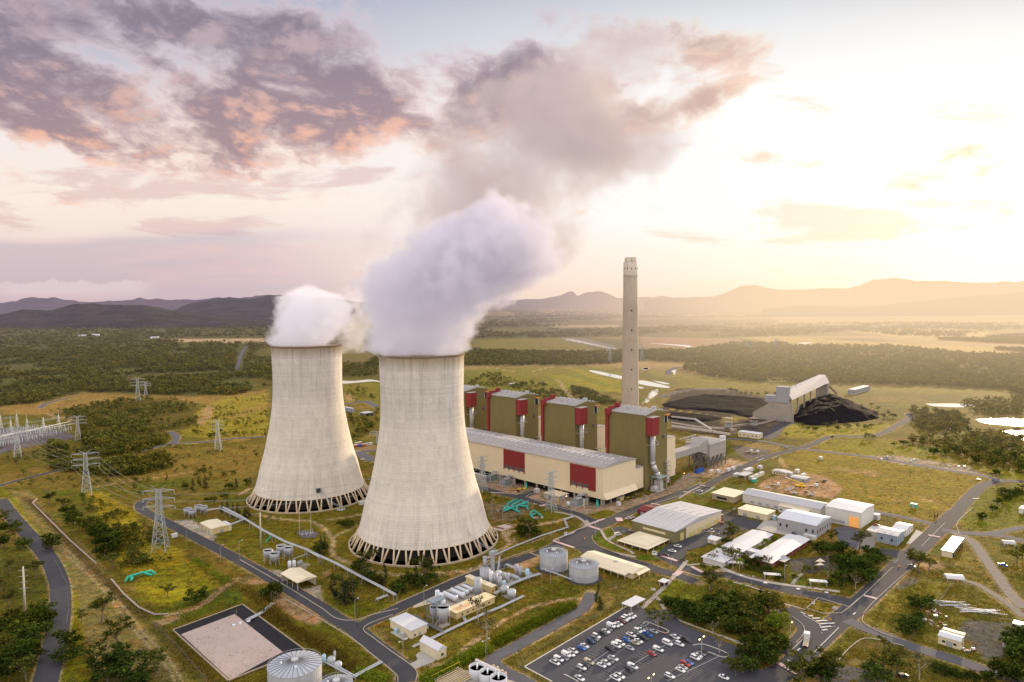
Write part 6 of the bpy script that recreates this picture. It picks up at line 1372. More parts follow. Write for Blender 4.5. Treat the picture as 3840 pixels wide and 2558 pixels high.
# --- tanks
SILV = M('silver_tank_steel', (.42,.44,.48), .45, .16, .25, metal=.15, streak=.12); SILR = M('silver_tank_roof', (.42,.45,.50), .5, .14, .3, metal=.2); WTK = M('white_tank', (.70,.71,.74), .45, .08, .5); GTK = M('grey_tank', (.40,.41,.43), .5, .15, .5, metal=.2, streak=.2)
def big_tank(label, c, cx_, ybase, xl, xr, ytop, band=.45, group=None):
    # centre from the front foot
    X0, X1 = SP(c, xl, 0)[0], SP(c, xr, 0)[0]; foot = G(c, cx_, ybase); R_ = (X1-X0)/2/FP*foot.y
    for _ in range(4): cen = foot+Vector((foot.x, foot.y, 0)).normalized()*R_; R_ = (X1-X0)/2/FP*cen.y
    far_h = height_at(cen, c, ytop)
    h = far_h; T = thing('storage_tank', label, 'tank', cen, 0, group)
    MB().lathe([(R_,0),(R_,h*band)], 56).build('lower_shell', SILV, T)
    MB().lathe([(R_+.05,h*band),(R_+.05,h)], 56).build('upper_shell', M('silver_tank_upper', (.50,.52,.55), .55, .12, .3, metal=.15, streak=.15), T)
    MB().lathe([(R_+.15,h),(R_+.15,h+.3),(1.6,h+R_*.16),(.01,h+R_*.16)], 56).build('roof', SILR, T)
    for k in range(28):
        a = 2*PI*k/28; MB().bar((R_*math.cos(a),R_*math.sin(a),h+.36),(1.6*math.cos(a),1.6*math.sin(a),h+R_*.16+.1), .3).build('roof_rib', STEELD, T)
    MB().cyl((0,0,h+R_*.16),(0,0,h+R_*.16+.8),1.5,1.5,16).build('centre_vent', LGALV, T)
    for a in (PI*1.1, PI*1.62): MB().cyl((R_*.5*math.cos(a),R_*.5*math.sin(a),h+R_*.08),(R_*.5*math.cos(a),R_*.5*math.sin(a),h+R_*.08+1.2),.45,.45,10).build('hatch', WTK, T)
    mb = MB(); pv = None
    for k in range(41):
        a = 2*PI*k/40; q = Vector((R_*1.01*math.cos(a),R_*1.01*math.sin(a),h+1.3)); mb.bar((q.x,q.y,h),(q.x,q.y,h+1.3), .1)
        if pv is not None: mb.bar(pv, q, .12)
        pv = q
    mb.build('handrail', GALV, T)
    a = math.atan2(-cen.y, -cen.x)+.1; r1 = R_+.9; mb = MB()
    for da in (-.03,.03): mb.bar((r1*math.cos(a+da),r1*math.sin(a+da),0),(r1*math.cos(a+da),r1*math.sin(a+da),h+1), .15)
    for k in range(12): zz = h*k/12; mb.bar((r1*math.cos(a-.03),r1*math.sin(a-.03),zz),(r1*math.cos(a+.03),r1*math.sin(a+.03),zz), .1)
    mb.build('ladder', GALV, T)
    MB().lathe([(R_+2.2,0),(R_+2.2,.25),(R_+.1,.25)], 48).build('foundation', M('dark_gravel_ring', (.06,.055,.05), .95, .3, .5), T)
    return T, cen, R_, h
TK1 = big_tank('ribbed silver water tank, left one of the pair beside the long cream building', 'D', 455, 515, 318, 594, 315)
TK2 = big_tank('ribbed silver water tank, right and nearer one of the pair by the cream building', 'D', 745, 618, 602, 890, 425)
TK3 = big_tank('wide round silver tank at the bottom edge, beside the brown pond', 'C', 405, 1690, 212, 600, 1440)
TK4 = big_tank('round silver tank roof cut off by the bottom edge, right of the wide tank', 'C', 705, 1800, 590, 830, 1580)
def vessel(name, label, c, x, y, r, h, mat, dome_=.4, group=None, legs=0):
    o = G(c, x, y); T = thing(name, label, 'tank', o, 0, group); z0 = legs
    MB().lathe([(r*.3,z0),(r,z0+.3),(r,z0+h)]+[(a, b) for a, b in dome(r, r*dome_, z0+h)], 20).build('shell', mat, T, True)
    if legs:
        for k in range(4): a = PI/4+k*PI/2; MB().bar((r*.9*math.cos(a),r*.9*math.sin(a),0),(r*.9*math.cos(a),r*.9*math.sin(a),z0+1), .3).build('leg', GALV, T)
    else: MB().cyl((0,0,0),(0,0,.3), r*1.1, r*1.1, 20).build('plinth', PAD, T)
    MB().cyl((r*.2,0,z0+h+r*dome_*.8),(r*.2,0,z0+h+r*dome_+.6), .2, .2, 8).build('nozzle', GALV, T)
    mb = MB(); 
    for s in (-.3,.3): mb.bar((s,-r-.25,0),(s,-r-.25,z0+h), .1)
    mb.build('ladder', GALV, T); return T
def cone_tank(label, c, x, y, r, hc, hz, group, top='open'):
    """raised hopper-bottomed tank: x,y foot centre; hc cone height, hz cylinder height, standing on legs"""
    o = G(c, x, y); T = thing('hopper_tank', label, 'tank', o, 0, group); z0 = 1.0
    MB().lathe([(.4,z0),(r,z0+hc),(r,z0+hc+hz),(r-.15,z0+hc+hz),(r-.15,z0+hc+hz-1.0),(.01,z0+hc+hz-1.0)], 24).build('shell', GTK, T, True)
    MB().lathe([(r-.2,z0+hc+hz-.9),(.01,z0+hc+hz-.9)], 24).build('contents', M('murky_green_water', (.07,.09,.05), .3, .3, .5), T)
    MB().box(-r,-.35,z0+hc+hz,r,.35,z0+hc+hz+.15).build('walkway', LGALV, T)
    for k in range(6): a = k*PI/3; MB().bar(((r-.1)*math.cos(a),(r-.1)*math.sin(a),0),((r-.1)*math.cos(a),(r-.1)*math.sin(a),z0+hc+.4), .28).build('leg', LGALV, T)
    return T
for i, (x, y, w_) in enumerate(((1217,492,'left rear'),(1247,502,'front'),(1285,472,'rear right, partly hidden'),(1320,478,'right-hand'))):
    cone_tank(f'grey hopper-bottomed tank near the far pump shed, {w_} one of four', 'B', x, y, 3.0, 2.6, 2.6, 'hopper tanks beside the far pump shed')
for i, (x, y, w_) in enumerate(((1738,790,'left'),(1780,808,'front'),(1822,760,'rear'),(1868,770,'right'))):
    cone_tank(f'grey hopper-bottomed tank above the open cream shed, {w_} one of four', 'B', x, y, 3.1, 4.0, 3.0, 'hopper tanks above the open cream shed')
for i, (x, y) in enumerate(((1876,833),(1905,830))): vessel('chemical_tank', f'white upright cylinder behind the open cream shed, {("left","right")[i]} one', 'B', x, y, 1.1, 4.6, WTK)
for i, (x, y) in enumerate(((1935,815),(1950,808))): vessel('chemical_tank', f'small grey pressure vessel behind the open cream shed, {("left","right")[i]} one', 'B', x, y, .9, 2.6, GTK)
cone_tank('big grey hopper-bottomed silo standing at the end of the yellow building', 'K', 380, 830, 3.4, 5.2, 4.2, 'silos by the yellow building'); cone_tank('grey hopper tank hidden behind the blue-grey steel frame', 'K', 285, 775, 3.2, 4.0, 3.2, 'silos by the yellow building')
o = G('K', 250, 840); T = thing('steel_frame', 'blue-grey steel access frame in front of the hopper silos', 'steel frame', o, GRID)
BG = M('blue_grey_steel', (.22,.27,.33), .5, .15, .8, metal=.2); mb = MB()
for x_ in (0,4.5,9):
    for y_ in (0,5): mb.bar((x_,y_,0),(x_,y_,12), .4)
for z_ in (4,8,12): mb.bars([(0,0,z_),(9,0,z_),(9,5,z_),(0,5,z_),(0,0,z_)], .3)
mb.bars([(0,0,0),(4.5,0,4),(0,0,8),(4.5,0,12)], .2); mb.bars([(9,0,0),(9,5,4),(9,0,8)], .2); mb.build('frame', BG, T)
MB().box(0,0,12.1,9,5,12.3).build('deck', BG, T); MB().bars([(0,-.5,0),(6,-.5,4),(0,-.5,8),(6,-.5,12)], .45).build('stair', GALV, T)
# horizontal gas cylinders
for i, (x, y, L_) in enumerate(((468,512,11.5),(560,470,11.5),(625,430,9.5),(690,400,9))):
    o = G('K', x, y); T = thing('gas_cylinder', f'long white horizontal gas cylinder beside the yellow building, {ordw(i)} from left', 'gas tank', o, GRID+PI/2, 'horizontal gas cylinders')
    r = 1.75 if i < 2 else 1.45
    prof = [(.01,-L_/2)]+[(r*math.sin(a), -L_/2+r*.6*(1-math.cos(a))) for a in (.4,.8,1.2,1.57)]+[(r*math.sin(a), L_/2-r*.6*(1-math.cos(a))) for a in (1.57,1.2,.8,.4)]+[(.01,L_/2)]
    mb = MB().lathe(prof, 20); mb.v = [(v[2], v[1], v[0]+r+1.0) for v in mb.v]; mb.f = [f[::-1] for f in mb.f]; mb.build('shell', M('gas_tank_white', (.66,.67,.71), .35, .08, .5, metal=.1), T, True)
    for s in (-.3,.3): MB().box(L_*s-.35,-r*.8,0,L_*s+.35,r*.8,1.6).build('saddle', PAD, T)
    MB().box(-L_*.4,-.4,2*r+1.05,L_*.4,.4,2*r+1.2).build('walkway', STEELD, T)
MB_ = flat('plant_slab', 'K', [(180,610),(300,540),(660,300),(800,300),(900,420),(480,600),(420,640),(330,640)], PAD)
flat('plant_slab', 'K', [(300,840),(390,780),(470,815),(370,865)], PAD); flat('plant_slab', 'K', [(850,260),(1060,130),(1260,200),(1300,260),(1100,400),(1040,330)], PAD); flat('plant_slab', 'K', [(1110,455),(1200,430),(1290,480),(1240,515)], PAD)
for lab, x, y, r, h, mt, dm in (('tall white upright cylinder left of the horizontal gas cylinders', 305, 555, 1.3, 7.5, WTK, .3), ('white upright cylinder in front of the gas cylinders', 350, 575, 1.3, 6.8, WTK, .3), ('short white tank beside the gas cylinders', 378, 598, 1.2, 4.2, WTK, .3),
    ('stout silver column tank between the two yellow buildings', 812, 435, 2.1, 9.5, SILV, .05), ('large grey tank with a stack on top at the end of the yellow building', 905, 285, 3.2, 8.5, GTK, .15), ('white slim tank in front of the large grey tank', 978, 305, 1.3, 7.5, WTK, .4), ('grey ribbed column in the chemical plant', 1035, 310, 1.4, 6.5, GTK, .3), ('slim silver column in the chemical plant', 1088, 345, 1.1, 6.2, SILV, .4),
    ('white rounded tank at the back of the chemical plant', 1080, 220, 1.6, 3.5, WTK, .5), ('silver tank with flat lid in the chemical plant', 1135, 250, 1.3, 4.5, SILV, .1), ('short silver tank right of the slim column', 1190, 285, 1.2, 5.5, SILV, .3), ('pale blue tank standing alone at the right of the plant', 1438, 235, 1.2, 5.6, SKYB, .5), ('pale blue slim tank in front of the chemical plant', 1142, 355, .95, 4.2, SKYB, .4),
    ('grey cylindrical scrubber on the far side of the plant', 1350, 215, 1.1, 6.5, GTK, .2), ('twin of the grey scrubber, to its left', 1300, 200, 1.1, 7.0, GTK, .2), ('small white tank at the foot of the scrubbers', 1342, 272, .6, 1.8, WTK, .4)):
    vessel('process_tank', lab, 'K', x, y, r, h, mt, dm)
vessel('round_tank', 'grey round tank raised on legs at the corner of the plant', 'K', 1150, 455, 2.3, 2.6, GTK, .35, None, 2.6); vessel('round_tank', 'pale ribbed tank with domed lid beside the raised grey tank', 'K', 1240, 490, 2.4, 3.4, LGALV, .3, None, 1.4)
o = G('K', 905, 262); T = thing('exhaust_stack', 'tall grey exhaust stack on the big tank beside the road', 'stack', (o.x, o.y, 9.2), 0); MB().cyl((0,0,0),(0,0,5),1.2,1.1,16).build('pipe', GTK, T, True); MB().cyl((0,0,5),(0,0,5.5),1.4,1.4,16).build('cap', GALV, T)
o = G('K', 1000, 250); T = thing('elevator_tower', 'slender grey bucket elevator rising over the chemical plant', 'elevator tower', o, GRID); MB().box(-.9,-.9,0,.9,.9,15.5).build('casing', GTK, T); MB().box(-1.5,-1.5,15.5,1.5,1.5,17.5).build('head', GALV, T); MB().bars([(0,0,12),(-5,3,7),(-7,4,0)], .6).build('chute', GALV, T)
for lab, x, y in (('inclined grey conveyor chute at the back of the chemical plant', 1060, 190),):
    o = G('K', x, y); T = thing('conveyor_chute', lab, 'conveyor', o, GRID); MB().bars([(0,0,1),(6,4,9)], 1.0).build('trough', GALV, T); MB().bar((6,4,0),(6,4,9), .4).build('leg', GALV, T)
T = thing('heat_exchanger', 'grey horizontal drum on cradles behind the pale blue tank', 'drum', G('K', 1265, 255), GRID+PI/2); MB().cyl((-4,0,2.2),(4,0,2.2),1.3,1.3,16).build('shell', GTK, T, True); MB().box(-3,-.9,0,-2.2,.9,1.6).build('saddle', PAD, T); MB().box(2.2,-.9,0,3,.9,1.6).build('saddle', PAD, T)
# ------------------------------------------------------------------ pipe runs
def pipe_run(label, c, pts, r, z, mat, n=2, legs=8.0, legh=True, name='pipeline', ladder=False):
    P = [G(c, x, y) for x, y in pts]; o = P[0]; T = thing(name, label, 'pipeline', o, 0)
    Q = [p-o for p in P]
    for k in range(n):
        mb = MB()
        for a, b in zip(Q, Q[1:]):
            d = (b-a).normalized(); nn = Vector((-d.y, d.x, 0))*((k-(n-1)/2)*r*3.0); mb.cyl(a+nn+Vector((0,0,z)), b+nn+Vector((0,0,z)), r, r, 8)
        mb.build('pipe', mat, T)
    if ladder:
        mb = MB()
        for a, b in zip(Q, Q[1:]):
            L = (b-a).length; d = (b-a).normalized(); nn = Vector((-d.y, d.x, 0))*r*3*(n-1)/2; m_ = int(L/7)
            for i in range(m_): p = a+d*(L*i/m_); mb.bar(p+nn+Vector((0,0,z+.1)), p-nn+Vector((0,0,z+.1)), .25)
        mb.build('cross_tray', GALV, T)
    cnt = 0
    for a, b in zip(Q, Q[1:]):
        L = (b-a).length; d = (b-a).normalized(); nn = Vector((-d.y, d.x, 0))*max(r*1.6*n, .6); m_ = max(1, int(L/legs))
        for i in range(m_+1 if (b-Q[-1]).length < .01 else m_):
            p = a+d*(L*i/m_)
            if cnt < 90: MB().bars([p+nn, p+nn+Vector((0,0,z-r)), p-nn+Vector((0,0,z-r)), p-nn], .35).build('support', GALV if legh else PAD, T); cnt += 1
    return T
pipe_run('long raised silver pipeline running from the far pump shed to the road corner', 'B', [(1430,462),(1560,530),(1700,620),(1850,700),(1985,750),(2072,800)], .38, 4.4, LGALV, 2, 16, ladder=True)
pipe_run('lower stretch of the raised silver pipeline passing over the trees to the road', 'C', [(495,655),(700,750),(900,860),(1060,945),(1130,985)], .38, 4.2, LGALV, 2, 16, ladder=True)
pipe_run('short twin pipe branching left at the end of the raised pipeline', 'C', [(1075,955),(995,985)], .35, 1.6, LGALV, 2, 8)
pipe_run('thin silver pipe from the raised pipeline to the open cream shed', 'B', [(1990,765),(1900,800)], .25, 3.0, LGALV, 1, 10)
pipe_run('pale pipe rack looping around the yellow shed by the hopper tanks', 'B', [(1330,482),(1425,465),(1580,540),(1500,570)], .4, 3.0, LGALV, 2, 10)
pipe_run('long ladder-like pipe rack along the road towards the near tower', 'J', [(420,1568),(800,1400),(1200,1240),(1600,1110)], .25, 1.2, LGALV, 2, 9, ladder=True)
pipe_run('pipe rack turning up over the grass before the hall road', 'J', [(1600,1110),(1550,1000),(1680,960)], .35, 1.6, LGALV, 2, 8, ladder=True)
pipe_run('low grey pipe track from the tank farm down to the road junction', 'K', [(1390,470),(1100,610),(900,690),(600,830),(370,940),(230,1010),(0,1110)], .24, .8, LGALV, 3, 9, False)
pipe_run('short pipe link up from the pipe track to the yellow building', 'K', [(660,790),(620,710)], .3, .8, LGALV, 2, 5, False)
pipe_run('dark pipe run beside the white-roofed block', 'K', [(370,940),(200,850),(0,730)], .25, 1.6, STEELD, 3, 8, False)
pipe_run('silver pipe linking the twin water tanks', 'K', [(1620,140),(1830,215),(2000,280)], .4, 1.6, LGALV, 1, 8)
pipe_run('pipe rack across the chemical plant towards the tanks', 'K', [(1030,470),(1250,340),(1450,260),(1600,215)], .22, 2.2, GALV, 4, 7, ladder=True)
pipe_run('upper pipe rack behind the chemical plant', 'K', [(1170,105),(1330,170),(1490,230)], .3, 2.6, LGALV, 3, 7, ladder=True)
pipe_run('thick white pipe along the lower plant beside the gravel lane', 'K', [(790,1330),(870,1370),(1100,1480)], .7, 2.6, M('white_pipe', (.66,.60,.58), .5, .12, .5), 1, 10)
pipe_run('grey pipes leading away from the bottom tank across the reeds', 'C', [(610,1430),(830,1550),(1030,1440)], .4, 1.4, LGALV, 2, 9, False)
pipe_run('silver pipe reaching out over the pond liner', 'B', [(1770,1070),(1700,1130),(1600,1180)], .45, 1.2, LGALV, 2, 8)
# earth drain pipe with pale lining
pipe_run('pale weathered pipe lying in the earth drain', 'B', [(240,385),(210,410),(330,530),(460,660),(620,800)], .45, .5, M('pale_old_pipe', (.36,.30,.25), .8, .25, .3), 1, 30, False)
pipe_run('lower pale pipe curving round the end of the drain', 'B', [(720,905),(800,1000),(900,1090),(1000,1135),(1090,1132)], .45, .5, M('pale_old_pipe', (.36,.30,.25)), 1, 30, False)
# teal cooling-water pipework
def manifold(label, c, pts_list, r, mat, name='pipe_manifold'):
    o = G(c, *pts_list[0][0][:2]); T = thing(name, label, 'pipework', o, 0)
    for pl in pts_list:
        P = []
        for x, y, z in pl:
            q = G(c, x, y); P.append((q.x-o.x, q.y-o.y, z))
        mb = MB().tube(P, r, 10)
        for p in P[1:-1]: mb.lathe([(.01,-r),(r,-r*.3),(r,r*.3),(.01,r)], 8, p)
        mb.build('pipe', mat, T, True)
    return T
manifold('bundle of big teal pipes and bends between the near tower and the hall', 'J', [[(720,800,0),(725,790,3),(860,730,3),(880,725,0)], [(790,830,0),(790,820,3.4),(930,745,3.4),(950,750,0)], [(850,850,0),(855,840,3.4),(1010,765,3.4),(1020,790,0)], [(650,810,1.5),(760,825,1.5),(900,880,.5)], [(650,850,1.2),(760,825,1.5)], [(660,870,1),(860,815,2.4),(1000,820,2.4),(1025,840,0)], [(900,800,1.2),(960,790,1.2)], [(880,815,3.2),(1010,785,3.2)]], .85, TEAL)
manifold('smaller teal valve pipes beside the dirt track below the hall', 'J', [[(1050,930,0),(1060,905,2.2),(1110,890,2.6),(1170,915,1.6),(1225,930,0)], [(1080,960,0),(1080,930,1.6),(1130,915,1.6)]], .7, TEAL)
manifold('green pipe bridge with bent ends in the grass by the drain', 'B', [[(808,918,-.5),(830,905,1.8),(900,885,1.8),(980,865,1.8),(1010,870,-.3)], [(840,905,.2),(850,900,1.8)], [(880,890,1.8),(930,882,2.3),(985,880,.2)], [(850,915,0),(856,905,1.6)]], .75, TEALG)
manifold('green pipe elbow in the grass under the raised pipeline', 'B', [[(1720,665,0),(1735,652,1),(1750,650,1.5),(1748,636,3.0)]], .5, TEALG)
manifold('teal pipe pair at the foot of the hall wall, under its right end', 'J', [[(2030,790,0),(2035,745,4.5),(2055,745,4)], [(2045,792,0),(2048,750,4)]], .6, TEAL); manifold('teal pipe pair in the undercroft below the hall, left of the opening', 'J', [[(985,520,0),(990,475,4.5),(1005,475,4)], [(998,520,0),(1000,482,4)]], .6, TEAL)
# ------------------------------------------------------------------ pond
pc_ = [G('B', *p) for p in ((1120,1240),(1570,1072),(1975,1370),(1480,1568))]; wc_ = [G('B', *p) for p in ((1172,1262),(1520,1130),(1830,1375),(1490,1556))]
LINER = M('black_pond_liner', (.010,.010,.014), .6, .5, .25, spec=.2, bump=.4); o = MB().add([(*p[:2], .5) for p in pc_]+[(*p[:2], -.0) for p in wc_], [(0,4,5,1),(1,5,6,2),(2,6,7,3),(3,7,4,0)])
o = MB(); m4 = [(p.x, p.y) for p in pc_]; i4 = [(p.x, p.y) for p in wc_]
o.add([(x,y,.75) for x,y in m4]+[(x,y,.22) for x,y in i4], [(1,5,4,0),(2,6,5,1),(3,7,6,2),(0,4,7,3)]); bb = o.build('pond_liner', LINER); bb['kind'] = 'structure'
MUD = M('brown_pond_water', (.62,.47,.38), .16, .16, .03, spec=.6, metal=.35); o = MB().add([(x,y,.3) for x,y in i4], [(0,1,2,3) if False else (3,2,1,0)]).build('water', MUD); o['kind'] = 'structure'
mb = MB()
for a, b in zip(pc_, pc_[1:]+pc_[:1]): mb.bar((a.x,a.y,.7),(b.x,b.y,.7), .9)
o = mb.build('pond_bank', M('sandy_bank', (.36,.29,.19), .95, .3, .4)); o['kind'] = 'structure'
for i, (x, y) in enumerate(((1515,1205),(1557,1192),(1610,1180))):
    T = thing('float', f'small white float on the brown pond, {ordw(i)} from left', 'float', G('B', x, y), 0, 'floats on the pond'); T.location.z = .3; MB().lathe([(.9,0),(1.0,.5),(.3,.9),(.01,.9)], 12).build('body', WTK, T, True)
# ------------------------------------------------------------------ right-hand yard buildings
bld('workshop', 'large olive workshop with pale ribbed grey roof beside the entrance junction', 'industrial building', 'Q', (1450,1310), 915, 2035, 1160, 'gy', OLW, GRR, 3.2, .6, doors=[('x',.14,4.5,0,5.5,DOORY)], ang=GRID,
    extra=lambda t_,w,l,h: [MB().box(w*.22,-.25,0.05,w*.985,-.02,h-.2).build('pale_side_wall', CRM, t_)]+[MB().box(w*(.27+.18*k),-.4,.1,w*(.40+.18*k),-.26,h*.42).build('yellow_sliding_door', DOORY, t_) for k in range(4)]+[MB().box(-.1,l*.22,h*.55,-.02,l*.75,h*.72).build('light_panel', M('pale_strip', (.62,.56,.32), .7, .1), t_)]+
    [MB().prismy([(w*a,h+3.2*(1-abs(a*2-1))+.32),(w*a,h+3.2*(1-abs(a*2-1))+.4),(w*b,h+3.2*(1-abs(b*2-1))+.4),(w*b,h+3.2*(1-abs(b*2-1))+.32)], l*f, l*f+.8).build('skylight', WHR, t_) for f in (.12,.3,.5,.7,.88) for a,b in ((.04,.18),(.3,.46),(.56,.7),(.8,.94))])
bld('maroon_shed', 'maroon arched-roof shed standing between the hall forecourt and the olive workshop', 'shed', 'Q', (1095,965), 978, 1235, 905, 'gy', REDB, REDB, 1.6, .2)
# office with wide veranda roof
def veranda(t_, w, l, h):
    MB().add([(-3.4,-3.4,h-.9),(w+3.4,-3.4,h-.9),(w+3.4,l+3.4,h-.9),(-3.4,l+3.4,h-.9),(0,0,h+.02),(w,0,h+.02),(w,l,h+.02),(0,l,h+.02)], [(0,1,5,4),(1,2,6,5),(2,3,7,6),(3,0,4,7)]).build('veranda_roof', CRR, t_)
    for k in range(5):
        MB().cbox(-3.1+ (w+6.2)*k/4, -3.1, (h-.9)/2, .25, .25, h-.9).build('post', CRM, t_); MB().cbox(-3.1, -3.1+(l+6.2)*k/4+.01*(k==0), (h-.9)/2, .25, .25, h-.95).build('post', CRM, t_)
bld('office', 'cream office with broad hipped roof and posts, in front of the olive workshop', 'office', 'Q', (1090,1395), 800, 1300, 1335, 'hip', M('dim_glazed_wall', (.12,.11,.09), .5, .3, .5), CRR, 2.6, 1.0, extra=veranda)
bld('long_building', 'long low cream building with veranda behind the silver water tanks', 'building', 'D', (1215,572), 735, 1330, 515, 'gy', CRM, CRR, 1.8, 1.2, doors=[('x',.35,1.2,0,2.2,YEL)], wins=winrow('y', 10, 1.4, 1, 2.2), extra=lambda t_,w,l,h: [MB().add([(-4.5,l*.05,h-.6),(-4.5,l*.62,h-.6),(-1.0,l*.62,h+.12),(-1.0,l*.05,h+.12)], [(3,2,1,0)]).build('veranda_roof', CRR, t_)]+[MB().cbox(-4.3,l*(.06+.137*k),(h-.6)/2,.2,.2,h-.7).build('post', CRM, t_) for k in range(5)]+[MB().add([(w*.1,-4,h-.5),(w+1.1,-4,h-.5),(w+1.1,-1.1,h+.12),(w*.1,-1.1,h+.12)], [(0,1,2,3)]).build('veranda_roof', CRR, t_)]+[MB().cbox(w*f,-3.8,(h-.6)/2,.2,.2,h-.7).build('post', CRM, t_) for f in (.15,.55,.98)]+[MB().cyl((w*.6,l*.13+i*1.4,h+1),(w*.6,l*.13+i*1.4,h+3.2),.3,.3,8).build('flue', WTK, t_) for i in range(3)]+[MB().cbox(w*.4,l*.42,h+1.7,1.6,2.4,1).build('roof_unit', LGALV, t_)])
bld('workshop', 'long white and grey workshop row with ridge vents along the field', 'industrial building', 'F', (1010,1045), 500, 1075, 985, 'gy', WHW, GRR, 2.6, .5, ang=GRID, wins=winrow('y', 8, 3, 1, 2.6, GRW))
bld('tall_workshop', 'tall white workshop with an open orange-lit doorway', 'industrial building', 'F', (1280,1112), 1045, 1363, 1010, 'gy', WHW, WHR, 1.6, .3, doors=[('y',.0,.1,0,.1,GRW)], extra=lambda t_,w,l,h: [MB().box(-.12,l*.05,.1,.03,l*.33,h*.68).build('open_doorway', M('lit_interior', (.75,.36,.10), .8, .3, .3, emit=((.9,.45,.12),.35)), t_), MB().box(-.1,l*.45,1,.02,l*.95,3).build('window_band', GRW, t_)])
bld('office_block', 'flat cream-roofed block at the left end of the white workshop row', 'building', 'F', (440,945), 300, 520, 905, 'flat', M('tan_brick', (.42,.34,.24), .85, .15, .5), CRR, over=.8, wins=[('y',.55,9,1.2,3.2,GLASS)])
bld('lean_to_shed', 'low cream shed with two bays in front of the workshop row', 'shed', 'F', (660,1062), 470, 715, 1022, 'flat', CRM, CRR, over=.4, doors=[('y',.3,3,0,2.5,GRW),('y',.75,3,0,2.5,GRW)])
bld('grey_warehouse', 'grey gabled warehouse with pale blue-grey roof, behind the white office wings', 'warehouse', 'F', (985,1175), 728, 1083, 1095, 'gy', GRW, M('pale_blue_roof', (.58,.60,.65), .5, .08, .3, rib=(1,1.5,.04)), 2.6, .2)
bld('lean_to_shed', 'lower white side wing against the workshop row', 'shed', 'F', (930,1042), 735, 1035, 1000, 'gy', WHW, CRR, .9, .3)
# office wings with brick walls
for lab, N, L, R, T_r in (('left white-roofed office wing, long and narrow', (20,475), None, 400, 440), ('right white-roofed office wing with brick-red wall', (395,480), None, 685, 452)):
    o, w_, l_, h = bld('office_wing', lab, 'office', 'E', N, 0, R, T_r, 'gx', BRICKR if 'brick' in lab else WHW, WHR, 1.0, 1.0, ll=13.5, zt=3.4, wins=winrow('x', 9, 1.8, 1.0, 2.2))
bld('link_block', 'white flat-roofed block joining the two office wings', 'office', 'E', (300,400), 190, 330, 380, 'flat', WHW, WHR, over=.3, zt=3.0)
bld('storage_container', 'white container block at the end of the right office wing', 'container', 'E', (735,262), 645, 750, 238, 'flat', WHW, WHR, over=.05)
bld('small_shed', 'small white-roofed shed with a blue drum, beside the left office wing', 'shed', 'Q', (1965,1325), 1862, 2035, 1275, 'flat', CRM, WHR, over=.3, extra=lambda t_,w,l,h: [MB().cyl((w*.3,l+.8,h),(w*.95,l+.8,h),.8,.8,14).build('blue_drum', SKYB, t_)])
bld('farm_shed', 'grey-blue shed with skylights beside the main road junction', 'shed', 'E', (1370,305), 1212, 1425, 232, 'gy', M('blue_grey_wall', (.30,.36,.44), .6, .12, .4, rib=(0,1,.1)), GRR, 1.3, .4, extra=lambda t_,w,l,h: [MB().prismy([(w*.15,h+.75),(w*.15,h+.82),(w*.4,h+1.35),(w*.4,h+1.28)], l*f, l*f+1).build('skylight', WHR, t_) for f in (.3,.65)])
bld('farm_shed', 'white gabled shed behind the grey-blue shed', 'shed', 'E', (1440,235), 1335, 1493, 185, 'gy', WHW, WHR, 1.6, .3)
bld('open_shed', 'long shed with white roof and open side on the right-hand grass', 'shed', 'E', (1800,400), 1713, 1885, 355, 'gx', CRM, WHR, .3, .4, open_='y0', ang=math.radians(47))
bld('arched_shelter', 'white arched shelter on the grass by the dirt fence', 'shelter', 'E', (1760,585), 1700, 1820, 560, 'arc', WHW, WHR, 1.6, .3, open_='x0x1y0y1', ang=math.radians(-12), lw=9, ll=5.5, zt=2.2)
bld('arched_shelter', 'grey arched shelter at the far right beside the gum tree', 'shelter', 'E', (2200,310), 2140, 2235, 290, 'arc', GRW, GRR, 1.6, .2, open_='x0x1y0y1', ang=math.radians(-12), lw=7, ll=5, zt=2)
bld('cream_shed', 'cream arched shed in the yard at the lower right', 'shed', 'E', (1862,1112), 1688, 1888, 1050, 'gy', CRM, WHR, 1.2, .2, extra=lambda t_,w,l,h: [MB().box(w-.5,-.3,h+1.0,w+2.5,l*.98,h+1.2).build('lean_to_roof', CRR, t_)], ang=GRID)
bld('small_shelter', 'small white shelter at the right edge of the yard', 'shelter', 'E', (2340,965), 2265, 2345, 935, 'flat', WHW, WHR, over=.2, open_='x0y0', zt=2.6, lw=5, ll=4)
bld('green_cabin', 'little green cabin with white roof out on the field', 'cabin', 'F', (1645,978), 1605, 1652, 955, 'flat', TEALG, WHR, over=.2)
bld('white_shed', 'white shed and covered yard on the far right margin', 'shed', 'F', (2345,1015), 2320, 2360, 985, 'gx', WHW, WHR, .8, .2)
bld('white_long_shed', 'long white-roofed shed beside the coal road', 'shed', 'F', (605,522), 470, 632, 490, 'flat', CRM, WHR, over=.2)
bld('pale_barn', 'distant long grey shed behind the coal conveyor', 'shed', 'F', (1240,228), 1228, 1405, 198, 'flat', GRW, GRR, over=.2, lw=80, ll=12)
bld('carport', 'white flat carport roof at the top of the car park', 'shelter', 'D', (1205,895), 1150, 1308, 830, 'flat', WHW, WHR, over=.3, open_='x0x1y0y1', zt=3.0, lw=13, ll=6)
bld('bus_shelter', 'small white-roofed shelter with red wall on the footpath', 'shelter', 'D', (1525,655), 1480, 1580, 625, 'flat', REDB, WHR, over=.6, open_='x0y0', zt=2.8, lw=4.5, ll=3.4)
